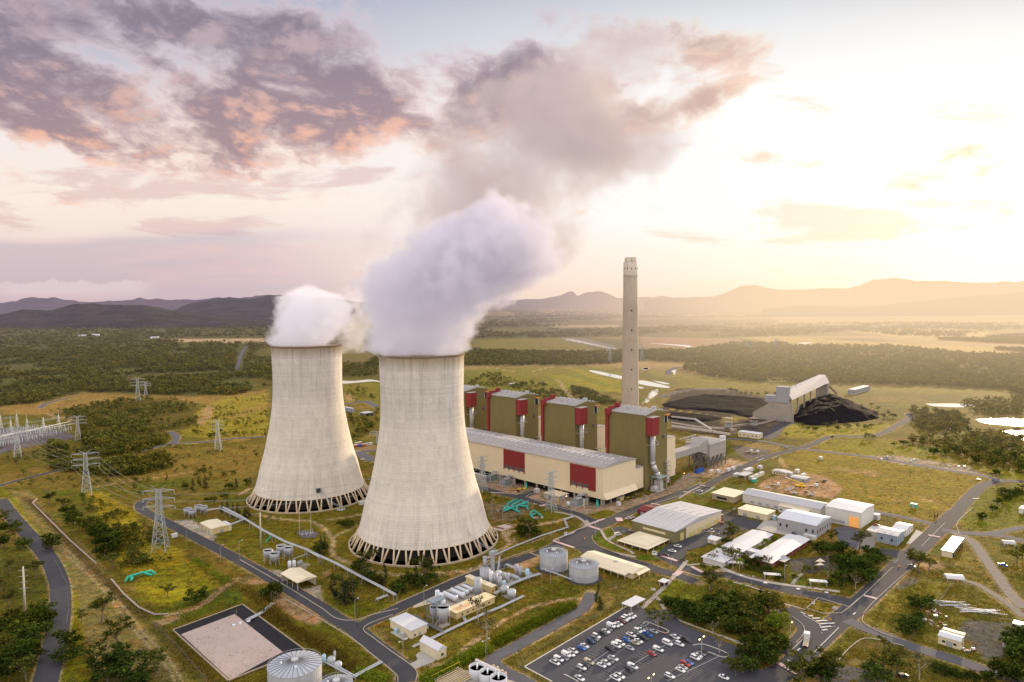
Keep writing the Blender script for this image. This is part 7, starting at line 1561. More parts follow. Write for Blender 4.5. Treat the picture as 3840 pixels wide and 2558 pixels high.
for lab, x, y in (('white bus shelter beside the visitor road, in front of the office wings', 345, 558), ('white bus shelter on the footpath by the dark garden clump', 700, 612), ('white bus shelter at the left end of the footpath', 60, 465)):
    bld('bus_shelter', lab, 'shelter', 'E', (x, y), 0, 0, 0, 'flat', WHW, WHR, over=.4, open_='x0x1y0y1', zt=2.5, lw=9, ll=2.6, ang=math.radians(-12))
bld('hall_kiosk', 'cream flat-roofed plant room in front of the turbine hall', 'plant room', 'J', (1470,705), 1250, 1615, 640, 'flat', M('grey_stone_wall', (.42,.39,.36), .85, .15, .5), CRM, over=.4, doors=[('y',.05,1.4,0,2.4,YEL),('y',.55,3.4,0,3,DARK)])
bld('white_annex', 'white-roofed annex tucked behind the near tower, against the hall', 'building', 'J', (390,430), 220, 410, 345, 'flat', M('grey_stone_wall', (.42,.39,.36)), WHR, over=.3, zt=6)
# shade sails
for lab, c, pts in (('dark grey shade sail over the office entrance', 'E', [(430,445,3),(490,425,4.5),(545,440,3),(500,475,3.6)]), ('cream shade sail in the office garden', 'E', [(735,470,3.6),(775,450,4.2),(815,465,3.2)]), ('second cream shade sail, just below the other', 'E', [(735,490,3),(775,475,3.6),(810,490,3)])):
    P = [G(c, x, y) for x, y, z in pts]; T = thing('shade_sail', lab, 'shade sail', P[0]); Q = [Vector((p.x-P[0].x, p.y-P[0].y, z)) for p, (x, y, z) in zip(P, pts)]
    MB().add(Q, [tuple(range(len(Q)))]).build('sail', GRW if 'dark' in lab else CRM, T)
    for q in Q: MB().bar((q.x,q.y,0), q, .2).build('post', GALV, T)
# cabins, containers -----------------------------------------------------------
def cabin(label, c, x, y, L_, W_, H_, mat, ang=GRID, group=None, cat='container', name='container'):
    T = thing(name, label, cat, G(c, x, y), ang, group)
    MB().cbox(0,0,H_/2+.1,L_,W_,H_).build('body', mat, T); MB().cbox(0,0,H_+.18,L_+.1,W_+.1,.14).build('roof', WHR if mat is not BLUEP else BLUEP, T)
    MB().box(-L_/2-.06,-W_*.3,.3,-L_/2+.02,W_*.3,H_*.85).build('door', GRW if mat is WHW else mat, T)
CB = [('L',755,1300,6,2.6,2.6,CRM,'cream site cabin beside the blue container'),('L',845,1300,5,2.6,2.8,WHW,'white site cabin right of the cream cabin'),('L',980,1280,6,2.5,2.6,WHW,'pale blue-white container, left of the pair by the road'),('L',1040,1260,6,2.5,2.6,WHW,'pale container, right of the pair by the road'),
 ('L',1395,1248,6,3,3,WHW,'white square cabin alone on the grass'),('L',1240,1290,14,4,3.2,WHW,'large white cabin at the back of the cabin group'),('L',1085,1350,8,3,3,WHW,'pale cabin at the left of the cabin group'),('L',1400,1340,11,2.8,3,CRM,'long cream cabin at the right of the cabin group'),('L',1360,1360,11,2.8,3,CRM,'second long cream cabin beside the first'),('L',1290,1390,7,2.8,3,WHW,'white cabin behind the green container'),
 ('L',1320,1415,7,2.6,2.6,TEALG,'green container at the front of the cabin group'),('L',1880,1300,6,3,3,WHW,'white cabin by the grey-roofed hut'),('L',1795,1340,5,3,3.2,WHW,'white boxy cabin against the grey shed'),('L',1960,1350,8,2.6,2.6,WHW,'low white container behind the grey shed'),
 ('F',1015,655,6,2.5,2.6,WHW,'white container standing on a pallet in the field'),('O',330,1280,6,2.6,2.6,M('orange_red_container',(.50,.13,.05),.6,.15),'orange-red container between the towers, nearest left'),('O',400,1275,6,2.6,2.6,BLUEP,'blue container between the cooling towers'),('O',445,1270,6,2.6,2.6,MATS['orange_red_container'],'second orange-red container, right of the blue one'),('O',490,1258,6,2.6,2.6,WHW,'white container beside the orange-red ones'),('O',540,1250,6,2.6,2.6,WHW,'white container at the right end between the towers'),
 ('O',370,1240,9,2.6,2.4,M('orange_pale_container',(.62,.36,.20),.6,.15),'long pale orange container behind the coloured row'),('J',1150,580,4,3.4,3.4,WHW,'white cube cabin on the hall forecourt'),('Q',738,830,3.2,2.6,3,WHW,'white upright tank box on the forecourt under the hall gable'),('Q',2020,1010,4,3,4,M('rust_brown_box',(.30,.12,.06),.8,.2),'rust-brown container at the far end of the olive workshop'),
 ('Q',765,760,5,2.6,2.8,M('tan_box',(.55,.42,.22),.7,.15),'tan box beneath the hall overhang'),('F',1383,1050,5,4,4,WHW,'white cube store beside the tall workshop'),('F',712,1052,3,2.2,3,SKYB,'pale blue cabinet beside the two-bay shed'),('C',895,275,7,2.6,2.6,WHW,'white container wedged between the two cooling towers'),('E',2230,1070,9,3,3,WHW,'long pale container at the right yard edge'),('B',1130,630,4,2.2,2.4,WHW,'white water tank trailer beside the near pylon')]
for c,x,y,L_,W_,H_,mt,lab in CB: cabin(lab,c,x,y,L_,W_,H_,mt)
cabin('long dark blue shipping container under the precipitator', 'L', 605, 1295, 14, 2.8, 3.2, BLUEP)
bld('site_hut', 'grey-roofed white site hut beside the field', 'hut', 'L', (1740,1345), 1560, 1850, 1315, 'gx', CRM, GRR, 1.0, .4, lw=9, ll=14, zt=3, wins=winrow('y', 5))
bld('grey_store', 'grey gabled store behind the yellow crane', 'shed', 'L', (1990,1430), 1790, 2050, 1390, 'gy', GRW, GRR, .8, .2)
bld('shade_roof', 'grey lean-to roof spanning between the site cabins', 'shelter', 'L', (1200,1395), 1090, 1300, 1345, 'flat', GRW, GRR, over=.2, open_='x0x1y0y1', zt=3.6)
bld('white_bungalow', 'pale blue-grey shed between the towers, partly hidden by trees', 'shed', 'O', (280,770), 160, 310, 715, 'gy', M('blue_grey_wall',(.30,.36,.44)), WHR, .6, .3)
bld('open_shed', 'open grey-roofed shed among the trees between the towers', 'shed', 'O', (470,830), 390, 600, 790, 'gy', GRW, GRR, 1.0, .4, open_='x0y0', lw=16, ll=14)
bld('farm_house', 'small white house among trees beyond the boiler houses', 'house', 'G', (540,190), 505, 575, 178, 'gy', WHW, WHR, .8, .3)
for lab, x, y in (('white farm roof far out in the left woodland', 690, 590), ('tiny white roof right of the far farm roof', 800, 584), ('pale roof in the clearing at the foot of the left hills', 1245, 432), ('low pale roof in the dry strip behind the left woodland', 1300, 606)):
    o = G('A', x, y); s = o.y/2560*22; T = thing('far_building', lab, 'building', o, .3); MB().box(-s*.6,-s*.2,0,s*.6,s*.2,s*.22).build('wall', WHW, T); MB().prismx([(-s*.25,s*.22),(0,s*.36),(s*.25,s*.22)],-s*.65,s*.65).build('roof', WHR, T)
# ------------------------------------------------------------------ lattice pylons
PYM = M('pylon_steel', (.46,.50,.52), .5, .2, .3, metal=.3)
def pylon(label, c, x, y, ytop, arm=9.0, rot=0.0, wb=.20, w=.34, kind=3, hfix=None):
    o = G(c, x, y); H = hfix or height_at(o, c, ytop); T = thing('lattice_pylon', label, 'pylon', o, rot, 'lattice power pylons'); b = H*wb/2; waist = H*.58; tw = H*.028
    mb = MB(); lv = [0,.14,.27,.39,.49,.58,.66,.73,.80,.87,.93]
    def r_(f): return b+(tw*1.4-b)*min(1, f/.58) if f < .58 else tw*1.4+(tw-tw*1.4)*(f-.58)/.42
    for i in range(len(lv)-1):
        f0, f1 = lv[i], lv[i+1]; r0, r1 = r_(f0), r_(f1)
        A = [Vector((sx*r0, sy*r0, f0*H)) for sx, sy in ((-1,-1),(1,-1),(1,1),(-1,1))]; B_ = [Vector((sx*r1, sy*r1, f1*H)) for sx, sy in ((-1,-1),(1,-1),(1,1),(-1,1))]
        for k in range(4): mb.bar(A[k], B_[k], w*1.3); mb.bar(A[k], B_[(k+1)%4], w*.6); mb.bar(A[(k+1)%4], B_[k], w*.6); mb.bar(B_[k], B_[(k+1)%4], w*.6)
    mb.build('lattice_body', PYM, T)
    for f in ((.66,.78,.90) if kind == 3 else (.88,)):
        r0 = r_(f)
        for s in (-1, 1):
            tip = Vector((s*(arm+r0), 0, f*H+.6)); mb = MB()
            for sy in (-1, 1): mb.bar((s*r0,sy*r0,f*H), tip, w*.8); mb.bar((s*r0,sy*r0,f*H+H*.035), tip, w*.6)
            mb.build('cross_arm', PYM, T); MB().bar(tip, tip-Vector((0,0,2.2)), .35).build('insulator', M('insulator', (.55,.60,.60), .4, .1), T)
    mb = MB()
    for s in (-1, 1): mb.bar((0,0,.90*H), (s*arm*.55,0,H), w*.8); mb.bar((s*tw,0,.93*H), (s*arm*.55,0,H), w*.6)
    mb.build('earth_wire_horn', PYM, T); return T, H
PY = []
for args in (('nearest tall lattice pylon in the grass beside the left site road', 'B', 1040, 715, 290, 8.5, .15), ('lattice pylon standing behind the tree line, left of the nearest pylon', 'B', 562, 358, 62, 9, .5), ('slim lattice pylon on the grass beside the gum tree, left of the far tower', 'A', 1832, 1545, 1275, 5, .2), ('lattice pylon at the right end of the switchyard', 'I', 1150, 605, 215, 8, .5), ('lattice pylon in front of the switchyard gravel', 'I', 262, 850, 380, 8, .5),
    ('far lattice pylon in the scrub, taller one of two', 'A', 1160, 1140, 925, 9, .4), ('far lattice pylon just right of the taller one', 'A', 1225, 1085, 960, 8, .4), ('lattice pylon in front of the plant room by the turbine hall', 'J', 1360, 850, 235, 7, .78), ('lattice pylon beside the near cooling tower, in front of the hall', 'J', 350, 555, 10, 6, .78), ('distant pylon left of the chimney', 'N', 562, 360, 290, 12, .2), ('distant pylon just right of the chimney', 'N', 700, 352, 272, 12, .2), ('distant pylon on the sunlit plain', 'N', 1168, 310, 270, 14, .2), ('distant pylon farther right on the sunlit plain', 'N', 1280, 305, 250, 14, .2), ('pylon half hidden behind the near tower, its arms showing', 'O', 650, 1230, 1040, 9, .3)):
    PY.append(pylon(*args))
# conductors hang between the left pylons
def wires(label, i, j, arm=9.0):
    (A, HA), (B_, HB) = PY[i], PY[j]; mb = MB(); a0, b0 = A.location, B_.location; ra, rb = A.rotation_euler.z, B_.rotation_euler.z
    for f in (.66,.78,.90):
        for s in (-1, 1):
            p = a0+Vector((s*arm*math.cos(ra), s*arm*math.sin(ra), f*HA-1.6)); q = b0+Vector((s*arm*math.cos(rb), s*arm*math.sin(rb), f*HB-1.6)); pv = p
            for k in range(1, 17): u_ = k/16; r = p.lerp(q, u_)-Vector((0,0,4*u_*(1-u_)*(p-q).length*.035)); mb.bar(pv, r, .12); pv = r
    tag(mb.build('power_line', M('wire', (.40,.40,.38), .5, .1)), label, 'power lines')
wires('power lines strung between the nearest pylon and the one behind the tree line', 0, 1); wires('power lines from the tree-line pylon back to the switchyard', 1, 4); wires('power lines from the nearest pylon across to the pylon by the near tower', 0, 8, 7)
# ------------------------------------------------------------------ switchyard
def gantry(label, c, x0, y0, x1, y1, h, n=2):
    a = G(c, x0, y0); b = G(c, x1, y1); T = thing('switchyard_gantry', label, 'gantry', a, 0, 'switchyard gantries'); d = b-a
    for k in range(n):
        p = d*(k/(n-1)); mb = MB()
        for i in range(6):
            z0, z1 = h*i/6, h*(i+1)/6; r0, r1 = 1.6*(1-i/6)+.3, 1.6*(1-(i+1)/6)+.3
            for s1, s2 in ((-1,-1),(1,-1),(1,1),(-1,1)): mb.bar(p+Vector((s1*r0,s2*r0,z0)), p+Vector((s1*r1,s2*r1,z1)), .28); mb.bar(p+Vector((s1*r0,s2*r0,z0)), p+Vector((-s2*r1,s1*r1,z1)), .2)
        mb.bar(p+Vector((0,0,h)), p+Vector((0,0,h*1.35)), .3); mb.build('lattice_leg', PYM, T)
    mb = MB()
    for zz in (h*.72, h*.82): mb.bar(Vector((0,0,zz)), d+Vector((0,0,zz)), .35)
    m_ = int(d.length/5)
    for i in range(m_): mb.bar(d*(i/m_)+Vector((0,0,h*.72)), d*((i+.5)/m_)+Vector((0,0,h*.82)), .2); mb.bar(d*((i+.5)/m_)+Vector((0,0,h*.82)), d*((i+1)/m_)+Vector((0,0,h*.72)), .2)
    mb.build('beam', PYM, T)
gantry('switchyard gantry at the back right, carried on two lattice legs', 'I', 640, 460, 865, 420, 19); gantry('middle switchyard gantry reaching to the left', 'I', 400, 480, 640, 460, 18); gantry('back left switchyard gantry', 'I', 10, 420, 250, 400, 18); gantry('left switchyard gantry running out of the picture', 'I', -120, 520, 160, 480, 17)
SWM = M('porcelain_grey', (.55,.58,.60), .4, .15, .5)
def bay():
    T = thing('switchgear_bay', 'bay', 'switchgear', (0,0,0), 0, 'switchgear posts')
    for k in range(3): MB().cyl((k*2.6-2.6,0,0),(k*2.6-2.6,0,2.8),.14,.14,6).cyl((k*2.6-2.6,0,2.8),(k*2.6-2.6,0,5.4),.28,.2,8).build('insulator_post', SWM, T)
    MB().bar((-3.2,0,5.5),(3.2,0,5.5),.25).build('busbar', PYM, T); MB().box(-3.4,-.2,2.5,3.4,.2,2.8).build('support_beam', PYM, T); return T
b0 = bay(); rs = random.Random(3); cnt = 0
rowsI = [(-60,700,1000,470,16),(-60,640,900,440,15),(-60,590,760,440,13),(-60,540,640,440,11),(-60,500,520,430,9)]
for ri, (x0, y0, x1, y1, n) in enumerate(rowsI):
    for i in range(n):
        x, y = x0+(x1-x0)*i/(n-1), y0+(y1-y0)*i/(n-1)
        if x < -20: continue
        dup(b0, G('I', x+rs.uniform(-8,8), y), .75, rs.uniform(.9,1.3), f'switchgear posts in the {["front","second","third","fourth","back"][ri]} switchyard row, {ordw(cnt)} from left', 'switchgear posts'); cnt += 1
    cnt = 0
remove_tree(b0)
for k, (x0, y0, x1, y1, z) in enumerate(((-40,600,1045,425,6.5),(-40,640,1010,405,8))):
    a, b = G('I', x0, y0), G('I', x1, y1); tag(MB().bar((a.x,a.y,z),(b.x,b.y,z),.45).bar((a.x+2,a.y+2,z),(b.x+2,b.y+2,z),.45).build('busbar_run', M('white_busbar', (.70,.68,.64), .5, .08)), f'long pale busbar run crossing the switchyard, {"lower" if k == 0 else "upper"} one', 'busbar')
# ------------------------------------------------------------------ transformers
def transformer(label, c, x, y):
    T = thing('transformer', label, 'transformer', G(c, x, y), GRID, 'transformers in front of the hall')
    MB().box(-4,-3,.4,4,3,5).build('tank', M('transformer_grey_green', (.22,.27,.26), .55, .2, .6, metal=.2), T)
    for k in range(9): MB().box(-4.9,-2.9+k*.68,.8,-4.02,-2.5+k*.68,4.5).build('cooling_fin', LGALV, T)
    for k in range(3): MB().cyl((-2.4+k*2.4,1,5),(-2.4+k*2.4,1,7.6),.35,.2,10).build('bushing', SWM, T)
    MB().cyl((-3,-2,6.4),(3,-2,6.4),.8,.8,14).build('conservator', LGALV, T); mb = MB()
    for k in range(3): mb.box(3,1.5+k*1.2-2,7,13,2.2+k*1.2-2,7.8)
    mb.build('bus_duct', LGALV, T)
    for xx in (-6,6): MB().bars([(xx,-4.5,0),(xx,-4.5,7.5),(xx,4.5,7.5),(xx,4.5,0)], .3).build('portal', GALV, T)
    MB().box(5.2,-7,0,5.9,7,5.5).build('blast_wall', CONCP, T); MB().box(-5.5,-4,0,5,4,.38).build('plinth', PAD, T)
transformer('large finned transformer in front of the right red panel of the hall', 'J', 1740, 770); transformer('large finned transformer below the left red panel of the hall', 'J', 690, 470); transformer('far transformer near the cooling tower edge, below the hall', 'J', 490, 400)
for lab, x, y in (('small white conservator tank beside the right transformer', 1610, 790),): vessel('small_tank', lab, 'J', x, y, 1.2, 3, WTK, .3, None, 1.2)
# ------------------------------------------------------------------ coal yard
COAL = M('coal', (.013,.010,.011), .95, .5, .12, spec=.05, bump=1.0, haze=False)
def heap(label, c, pts, h, seed, slope=.6, rough=.25):
    P = [tuple(G(c, x, y)[:2]) for x, y in pts]; P = smooth_line(P+[P[0]], 4)[:-1]; xs = [p[0] for p in P]; ys = [p[1] for p in P]; st = 3.5
    X, Y = np.meshgrid(np.arange(min(xs)-st, max(xs)+2*st, st), np.arange(min(ys)-st, max(ys)+2*st, st)); D_ = pdist(P, X.ravel(), Y.ravel())
    D_ = D_+(fnoise(X.ravel(), Y.ravel(), 22, seed)-.5)*14; N1 = fnoise(X.ravel(), Y.ravel(), 30, seed+5)-.5; N2 = fnoise(X.ravel(), Y.ravel(), 8, seed+9, 3)-.5
    Z = np.minimum(h*(1+N1*1.1), D_*slope)+N2*h*rough*np.clip(D_/6, 0, 1); Z = np.where(D_ > 0, np.maximum(Z, .25), -.5)
    nr_, nc_ = X.shape; id_ = np.arange(nr_*nc_).reshape(nr_, nc_); fs = []
    for i in range(nr_-1):
        for j in range(nc_-1):
            q = (id_[i,j], id_[i,j+1], id_[i+1,j+1], id_[i+1,j])
            if any(D_[k] > 0 for k in q): fs.append(tuple(int(k) for k in q))
    used_ = sorted({k for f in fs for k in f}); mp = {k: n for n, k in enumerate(used_)}; XX, YY = X.ravel(), Y.ravel()
    mb = MB(); mb.v = [(float(XX[k]), float(YY[k]), float(Z[k])) for k in used_]; mb.f = [tuple(mp[k] for k in f) for f in fs]; return tag(mb.build('coal_heap', COAL, None, True), label, 'coal heap')
heap('tall black coal heap under the covered conveyor', 'F', [(820,400),(860,330),(900,290),(1000,240),(1150,250),(1280,310),(1400,350),(1380,390),(1200,415),(950,430)], 15, 3, .42)
heap('broad low black coal heap left of the concrete bunker', 'F', [(230,225),(400,235),(600,250),(670,270),(640,330),(600,385),(400,350),(200,330),(60,325),(-20,285)], 2.2, 5, .2, .5)
heap('low brown-black spoil ridge in front of the coal stockpile', 'F', [(20,340),(200,355),(360,380),(300,405),(100,400),(0,380)], 2.5, 7, .2, .5)
# bunker: concrete A-walls carrying the covered conveyor
o = G('F', 822, 410); F2 = Fr(o, math.radians(54)); T = thing('coal_bunker', 'pale concrete bunker wall with sloping buttress at the end of the coal conveyor', 'bunker', o, math.radians(54))
BH_ = height_at(o, 'F', 287); BL_ = len_along(o, math.radians(54)+PI/2, 'F', 690)
MB().add([(0,0,0),(3,0,0),(3,0,BH_),(1,0,BH_),(0,BL_,0),(3,BL_,0),(3,BL_,BH_),(1,BL_,BH_)], [(0,1,2,3),(4,7,6,5),(0,3,7,4),(1,5,6,2),(3,2,6,7),(0,4,5,1)]).build('wall', CONCP, T)
MB().prismx([(BL_,0),(BL_+26,0),(BL_+26,9),(BL_+1,BH_),(BL_,BH_)], .5, 3).build('buttress', CONCP, T); MB().prismx([(-2.5,0),(0,0),(0,BH_),(-.2,BH_)], .2, 3.5).build('end_rib', CONCP, T)
for k in range(4): MB().bar((-1,BL_*.35+k*3,0),(-1,BL_*.35+k*3,9), .4).build('access_frame', GALV, T)
T = thing('covered_conveyor', 'long grey covered conveyor gallery rising over the coal heap', 'conveyor', o, math.radians(54)); CW = 15
Lc = len_along(o, math.radians(54), 'F', 1075, BH_)
e0 = BL_*.45; zr = BH_+2
MB().add([(6,e0-CW*.75,zr+2),(6,e0+CW*.75,zr+2),(6,e0+CW*.3,zr+13),(6,e0-CW*.3,zr+13),(Lc,e0-CW*.75,zr+3),(Lc,e0+CW*.75,zr+3),(Lc,e0+CW*.3,zr+15),(Lc,e0-CW*.3,zr+15)], [(3,2,1,0),(4,5,6,7),(0,4,7,3),(1,2,6,5),(3,7,6,2),(0,1,5,4)]).build('gallery', M('conveyor_cladding', (.34,.34,.365), .6, .12, .1), T)
MB().box(0.2,e0-7,BH_+.1,11,e0+9,BH_+22).build('head_house', M('conveyor_cladding', (.34,.34,.365)), T); MB().box(.3,e0+9.1,BH_+.1,9,e0+24,BH_+9).build('drive_house', M('conveyor_cladding', (.34,.34,.365)), T)
for k in range(8): MB().cbox(18+k*(Lc-24)/8,e0,zr+14,3,2,1.2).build('roof_vent', WHR, T)
for k in range(5): MB().box(Lc*(k+1)/6,e0-1,0,Lc*(k+1)/6+1.5,e0+1,zr+2.1).build('support', CONCP, T)
MB().bars([(Lc,e0,zr+8),(Lc+90,e0-6,2)], 4).build('feeder_belt', M('belt_gallery', (.34,.27,.22), .8, .2), T); MB().box(Lc+2,e0-8,0,Lc+16,e0+8,zr).build('transfer_tower', CONCP, T)
def belt(label, c, pts, w_, mat, legs=True):
    P = [(G(c, x, y), z) for x, y, z in pts]; o = P[0][0]; T = thing('conveyor_belt', label, 'conveyor', o, 0); Q = [p-o+Vector((0,0,z)) for p, z in P]; mb = MB()
    for a, b in zip(Q, Q[1:]): mb.cyl(a, b, w_/2, w_/2, 4)
    mb.build('gallery', mat, T); n_ = 0
    for a, b in zip(Q, Q[1:]):
        m_ = max(1, int((b-a).length/16))
        for i in range(m_): p = a.lerp(b, (i+.5)/m_); MB().bars([(p.x-1.5,p.y,0), p, (p.x+1.5,p.y,0)], .4).build('trestle', STEELD, T)
BELT = M('pale_belt_cover', (.50,.46,.43), .7, .15, .4)
belt('lower pale conveyor running from the boiler house towards the coal junction', 'L', [(240,780,9),(500,815,9),(770,845,8),(1000,830,3)], 3.6, BELT); belt('upper pale conveyor bending down behind the lower one', 'L', [(240,650,9),(540,690,9.5),(760,800,6)], 2.6, BELT); belt('low brown conveyor between the junction towers and the bunker', 'L', [(940,740,4),(1280,700,4),(1420,670,2),(1600,620,2)], 3, M('belt_gallery', (.34,.27,.22))); belt('long low belt along the yard behind the upper conveyor', 'L', [(240,690,5),(600,740,4),(930,760,4)], 2.4, BELT)
for lab, x, y, L_, h in (('open steel coal transfer tower, left one of two', 985, 755, 10, 17), ('open steel coal transfer tower nearer the bunker', 1310, 720, 9, 14), ('small drive station at the foot of the lower conveyor', 1040, 800, 7, 7)):
    T = thing('transfer_tower', lab, 'transfer tower', G('L', x, y), GRID)
    for zz in (h*.35, h*.7, h): MB().box(-L_/2,-L_/2,zz-.4,L_/2,L_/2,zz).build('floor', M('belt_gallery', (.34,.27,.22)), T)
    for sx in (-1,1):
        for sy in (-1,1): MB().bar((sx*L_*.45,sy*L_*.45,0),(sx*L_*.45,sy*L_*.45,h+2),.5).build('column', STEELD, T)
    MB().box(-L_*.3,-L_*.3,h*.35,L_*.3,L_*.3,h*.62).build('chute', GALV, T)
# ------------------------------------------------------------------ vehicles
PAINT = M('car_paint', (.8,.8,.8), .28, .05, .5, objcol=True, spec=.6); TYRE = M('tyre', (.02,.02,.02), .9, .2); RIM = M('wheel_rim', (.45,.45,.46), .35, .1, metal=.6); HEADL = M('headlight', (.75,.75,.72), .15, .05, spec=.8); TAILL = M('taillight', (.45,.02,.02), .3, .05)
def loft(secs):
    """secs: list of x, half width low, half width high, z low, z high -> closed body"""
    mb = MB(); vs = []
    for x, wl, wh, z0, z1 in secs:
        zm = z0+(z1-z0)*.45; vs += [(x,-wl*.96,z0),(x,wl*.96,z0),(x,wl,zm),(x,wh,z1),(x,-wh,z1),(x,-wl,zm)]
    n = len(secs); fs = [tuple(range(5,-1,-1)), tuple((n-1)*6+i for i in range(6))]
    for i in range(n-1):
        for k in range(6): fs.append((i*6+k, i*6+(k+1)%6, (i+1)*6+(k+1)%6, (i+1)*6+k))
    return mb.add(vs, [f[::-1] for f in fs])
def car_proto(kind):
    T = thing('parked_car', 'x', 'car', (0,0,0)); L = {'sedan':4.7,'hatch':4.2,'suv':4.7,'wagon':4.8,'ute':5.2,'canopy':5.2,'tray':5.2,'van':5.0,'minibus':5.3}[kind]; f = L/2
    low = .28; w = .93
    if kind in ('sedan','hatch','wagon'):
        loft([(-f,.78,.72,.35,.78),(-f+.25,.9,.84,low,.92),(-f+1.0,w,.86,low,.95),(.9,w,.86,low,.93),(f-.4,.9,.78,low,.78),(f,.75,.66,.38,.62)]).build('body', PAINT, T, False)
        if kind == 'sedan': cab = [(-f+.75,.80,.76,.90,.95),(-f+1.5,.80,.66,.90,1.42),(.15,.80,.66,.90,1.45),(1.15,.80,.72,.88,.94)]
        elif kind == 'hatch': cab = [(-f+.25,.80,.74,.90,1.0),(-f+.6,.80,.66,.90,1.42),(.1,.80,.66,.90,1.47),(1.1,.80,.72,.88,.94)]
        else: cab = [(-f+.15,.80,.72,.90,1.0),(-f+.4,.80,.66,.90,1.44),(.15,.80,.66,.90,1.47),(1.15,.80,.72,.88,.94)]
        loft(cab).build('window', GLASS, T); x0, x1, zr = cab[1][0]+.05, cab[2][0]-.02, cab[2][4]
        MB().box(x0,-.62,zr-.03,x1,.62,zr+.045).build('roof', PAINT, T)
        for px in (x0, (x0+x1)/2, x1):
            for s in (-1,1): MB().bar((px,s*.76,.93),(px,s*.64,zr), .09).build('pillar', PAINT, T)
    elif kind == 'suv':
        loft([(-f,.84,.78,.45,.95),(-f+.15,.95,.88,.38,1.08),(.9,.95,.9,.38,1.08),(f-.3,.93,.84,.38,.98),(f,.82,.74,.45,.8)]).build('body', PAINT, T)
        loft([(-f+.1,.86,.80,1.05,1.15),(-f+.3,.86,.74,1.05,1.72),(.35,.86,.74,1.05,1.74),(1.1,.86,.78,1.03,1.10)]).build('window', GLASS, T)
        MB().box(-f+.3,-.7,1.70,.36,.7,1.80).build('roof', PAINT, T)
        for px in (-f+.35,-.9,.3):
            for s in (-1,1): MB().bar((px,s*.84,1.08),(px,s*.73,1.74), .1).build('pillar', PAINT, T)
    elif kind in ('ute','canopy','tray'):
        loft([(-.55,.9,.88,.4,1.05),(.9,.93,.88,.4,1.06),(f-.35,.92,.82,.4,.98),(f,.82,.74,.45,.78)]).build('body', PAINT, T)
        loft([(-.6,.84,.78,1.03,1.2),(-.35,.84,.7,1.03,1.70),(.75,.84,.7,1.03,1.72),(1.5,.84,.76,1.02,1.08)]).build('window', GLASS, T); MB().box(-.42,-.66,1.68,.74,.66,1.78).build('roof', PAINT, T)
        if kind == 'ute': MB().box(-f,-.9,.45,-.58,.9,.62).box(-f,-.93,.62,-.58,-.82,1.08).box(-f,.82,.62,-.58,.93,1.08).box(-f,-.82,.62,-f+.1,.82,1.08).build('tub', PAINT, T); MB().box(-f+.12,-.81,.63,-.6,.81,.68).build('tub_floor', TYRE, T)
        elif kind == 'canopy': MB().box(-f,-.92,.45,-.6,.92,1.05).build('tub', PAINT, T); loft([(-f+.02,.9,.8,1.06,1.70),(-.65,.9,.8,1.06,1.76)]).build('canopy', PAINT, T)
        else: MB().box(-f,-.98,.75,-.65,.98,.88).build('tray', M('alloy_tray', (.5,.5,.5), .5, .15, metal=.4), T); MB().box(-f,-.98,.89,-f+.06,.98,1.12).box(-f+.06,-.98,.89,-.66,-.93,1.12).box(-f+.06,.93,.89,-.66,.98,1.12).build('tray_side', MATS['alloy_tray'], T); MB().box(-.9,-.9,.9,-.7,.9,1.7).build('headboard', MATS['alloy_tray'], T)
    else:
        H = 2.1 if kind == 'van' else 2.2
        loft([(-f,.9,.8,.4,H-.1),(-f+.15,.95,.82,.35,H),(1.1,.95,.82,.35,H),(1.75,.94,.8,.35,1.5),(f-.1,.9,.8,.38,1.05),(f,.84,.76,.45,.85)]).build('body', PAINT, T)
        MB().add([(1.2,-.74,H-.1),(1.2,.74,H-.1),(1.80,.76,1.48),(1.80,-.76,1.48)], [(0,3,2,1)]).build('windscreen', GLASS, T)
        for s in (-1,1): MB().box(.5 if kind == 'van' else -f+.4, s*.93-.03, 1.3, 1.3, s*.93+.03-.04*s, 1.8).build('window', GLASS, T)
    for sx in (-f+.95, f-.9):
        for s in (-1,1):
            tr = MB().cyl((sx,s*.70,.34),(sx,s*.95,.34),.34,.34,12).build('wheel', TYRE, T); MB().cyl((sx,s*.951,.34),(sx,s*.96,.34),.2,.2,10).build('rim', RIM, tr)
    zl = {'van':.85,'minibus':.85,'suv':.82}.get(kind,.62)
    for s in (-1,1): MB().cbox(f-.06,s*.6,zl,.16,.3,.16).build('headlight', HEADL, T); MB().cbox(-f+.05,s*.72,zl+.12,.14,.2,.16).build('taillight', TAILL, T)
    return T
CPR = {k: car_proto(k) for k in ('sedan','hatch','suv','wagon','ute','canopy','tray','van','minibus')}
CC = dict(white=(.78,.78,.78),silver=(.42,.43,.45),grey=(.16,.17,.18),black=(.018,.018,.022),navy=(.02,.05,.13),blue=(.02,.14,.50),red=(.42,.015,.02),darkred=(.13,.012,.016),beige=(.52,.46,.33))
KN = dict(sedan='sedan',hatch='hatchback',suv='four-wheel drive',wagon='station wagon',ute='pickup',canopy='pickup with canopy',tray='flat-tray pickup',van='van',minibus='minibus')
NM = dict(ute='pickup_truck',canopy='pickup_truck',tray='pickup_truck',van='van',minibus='minibus')
HD = math.radians(-46)
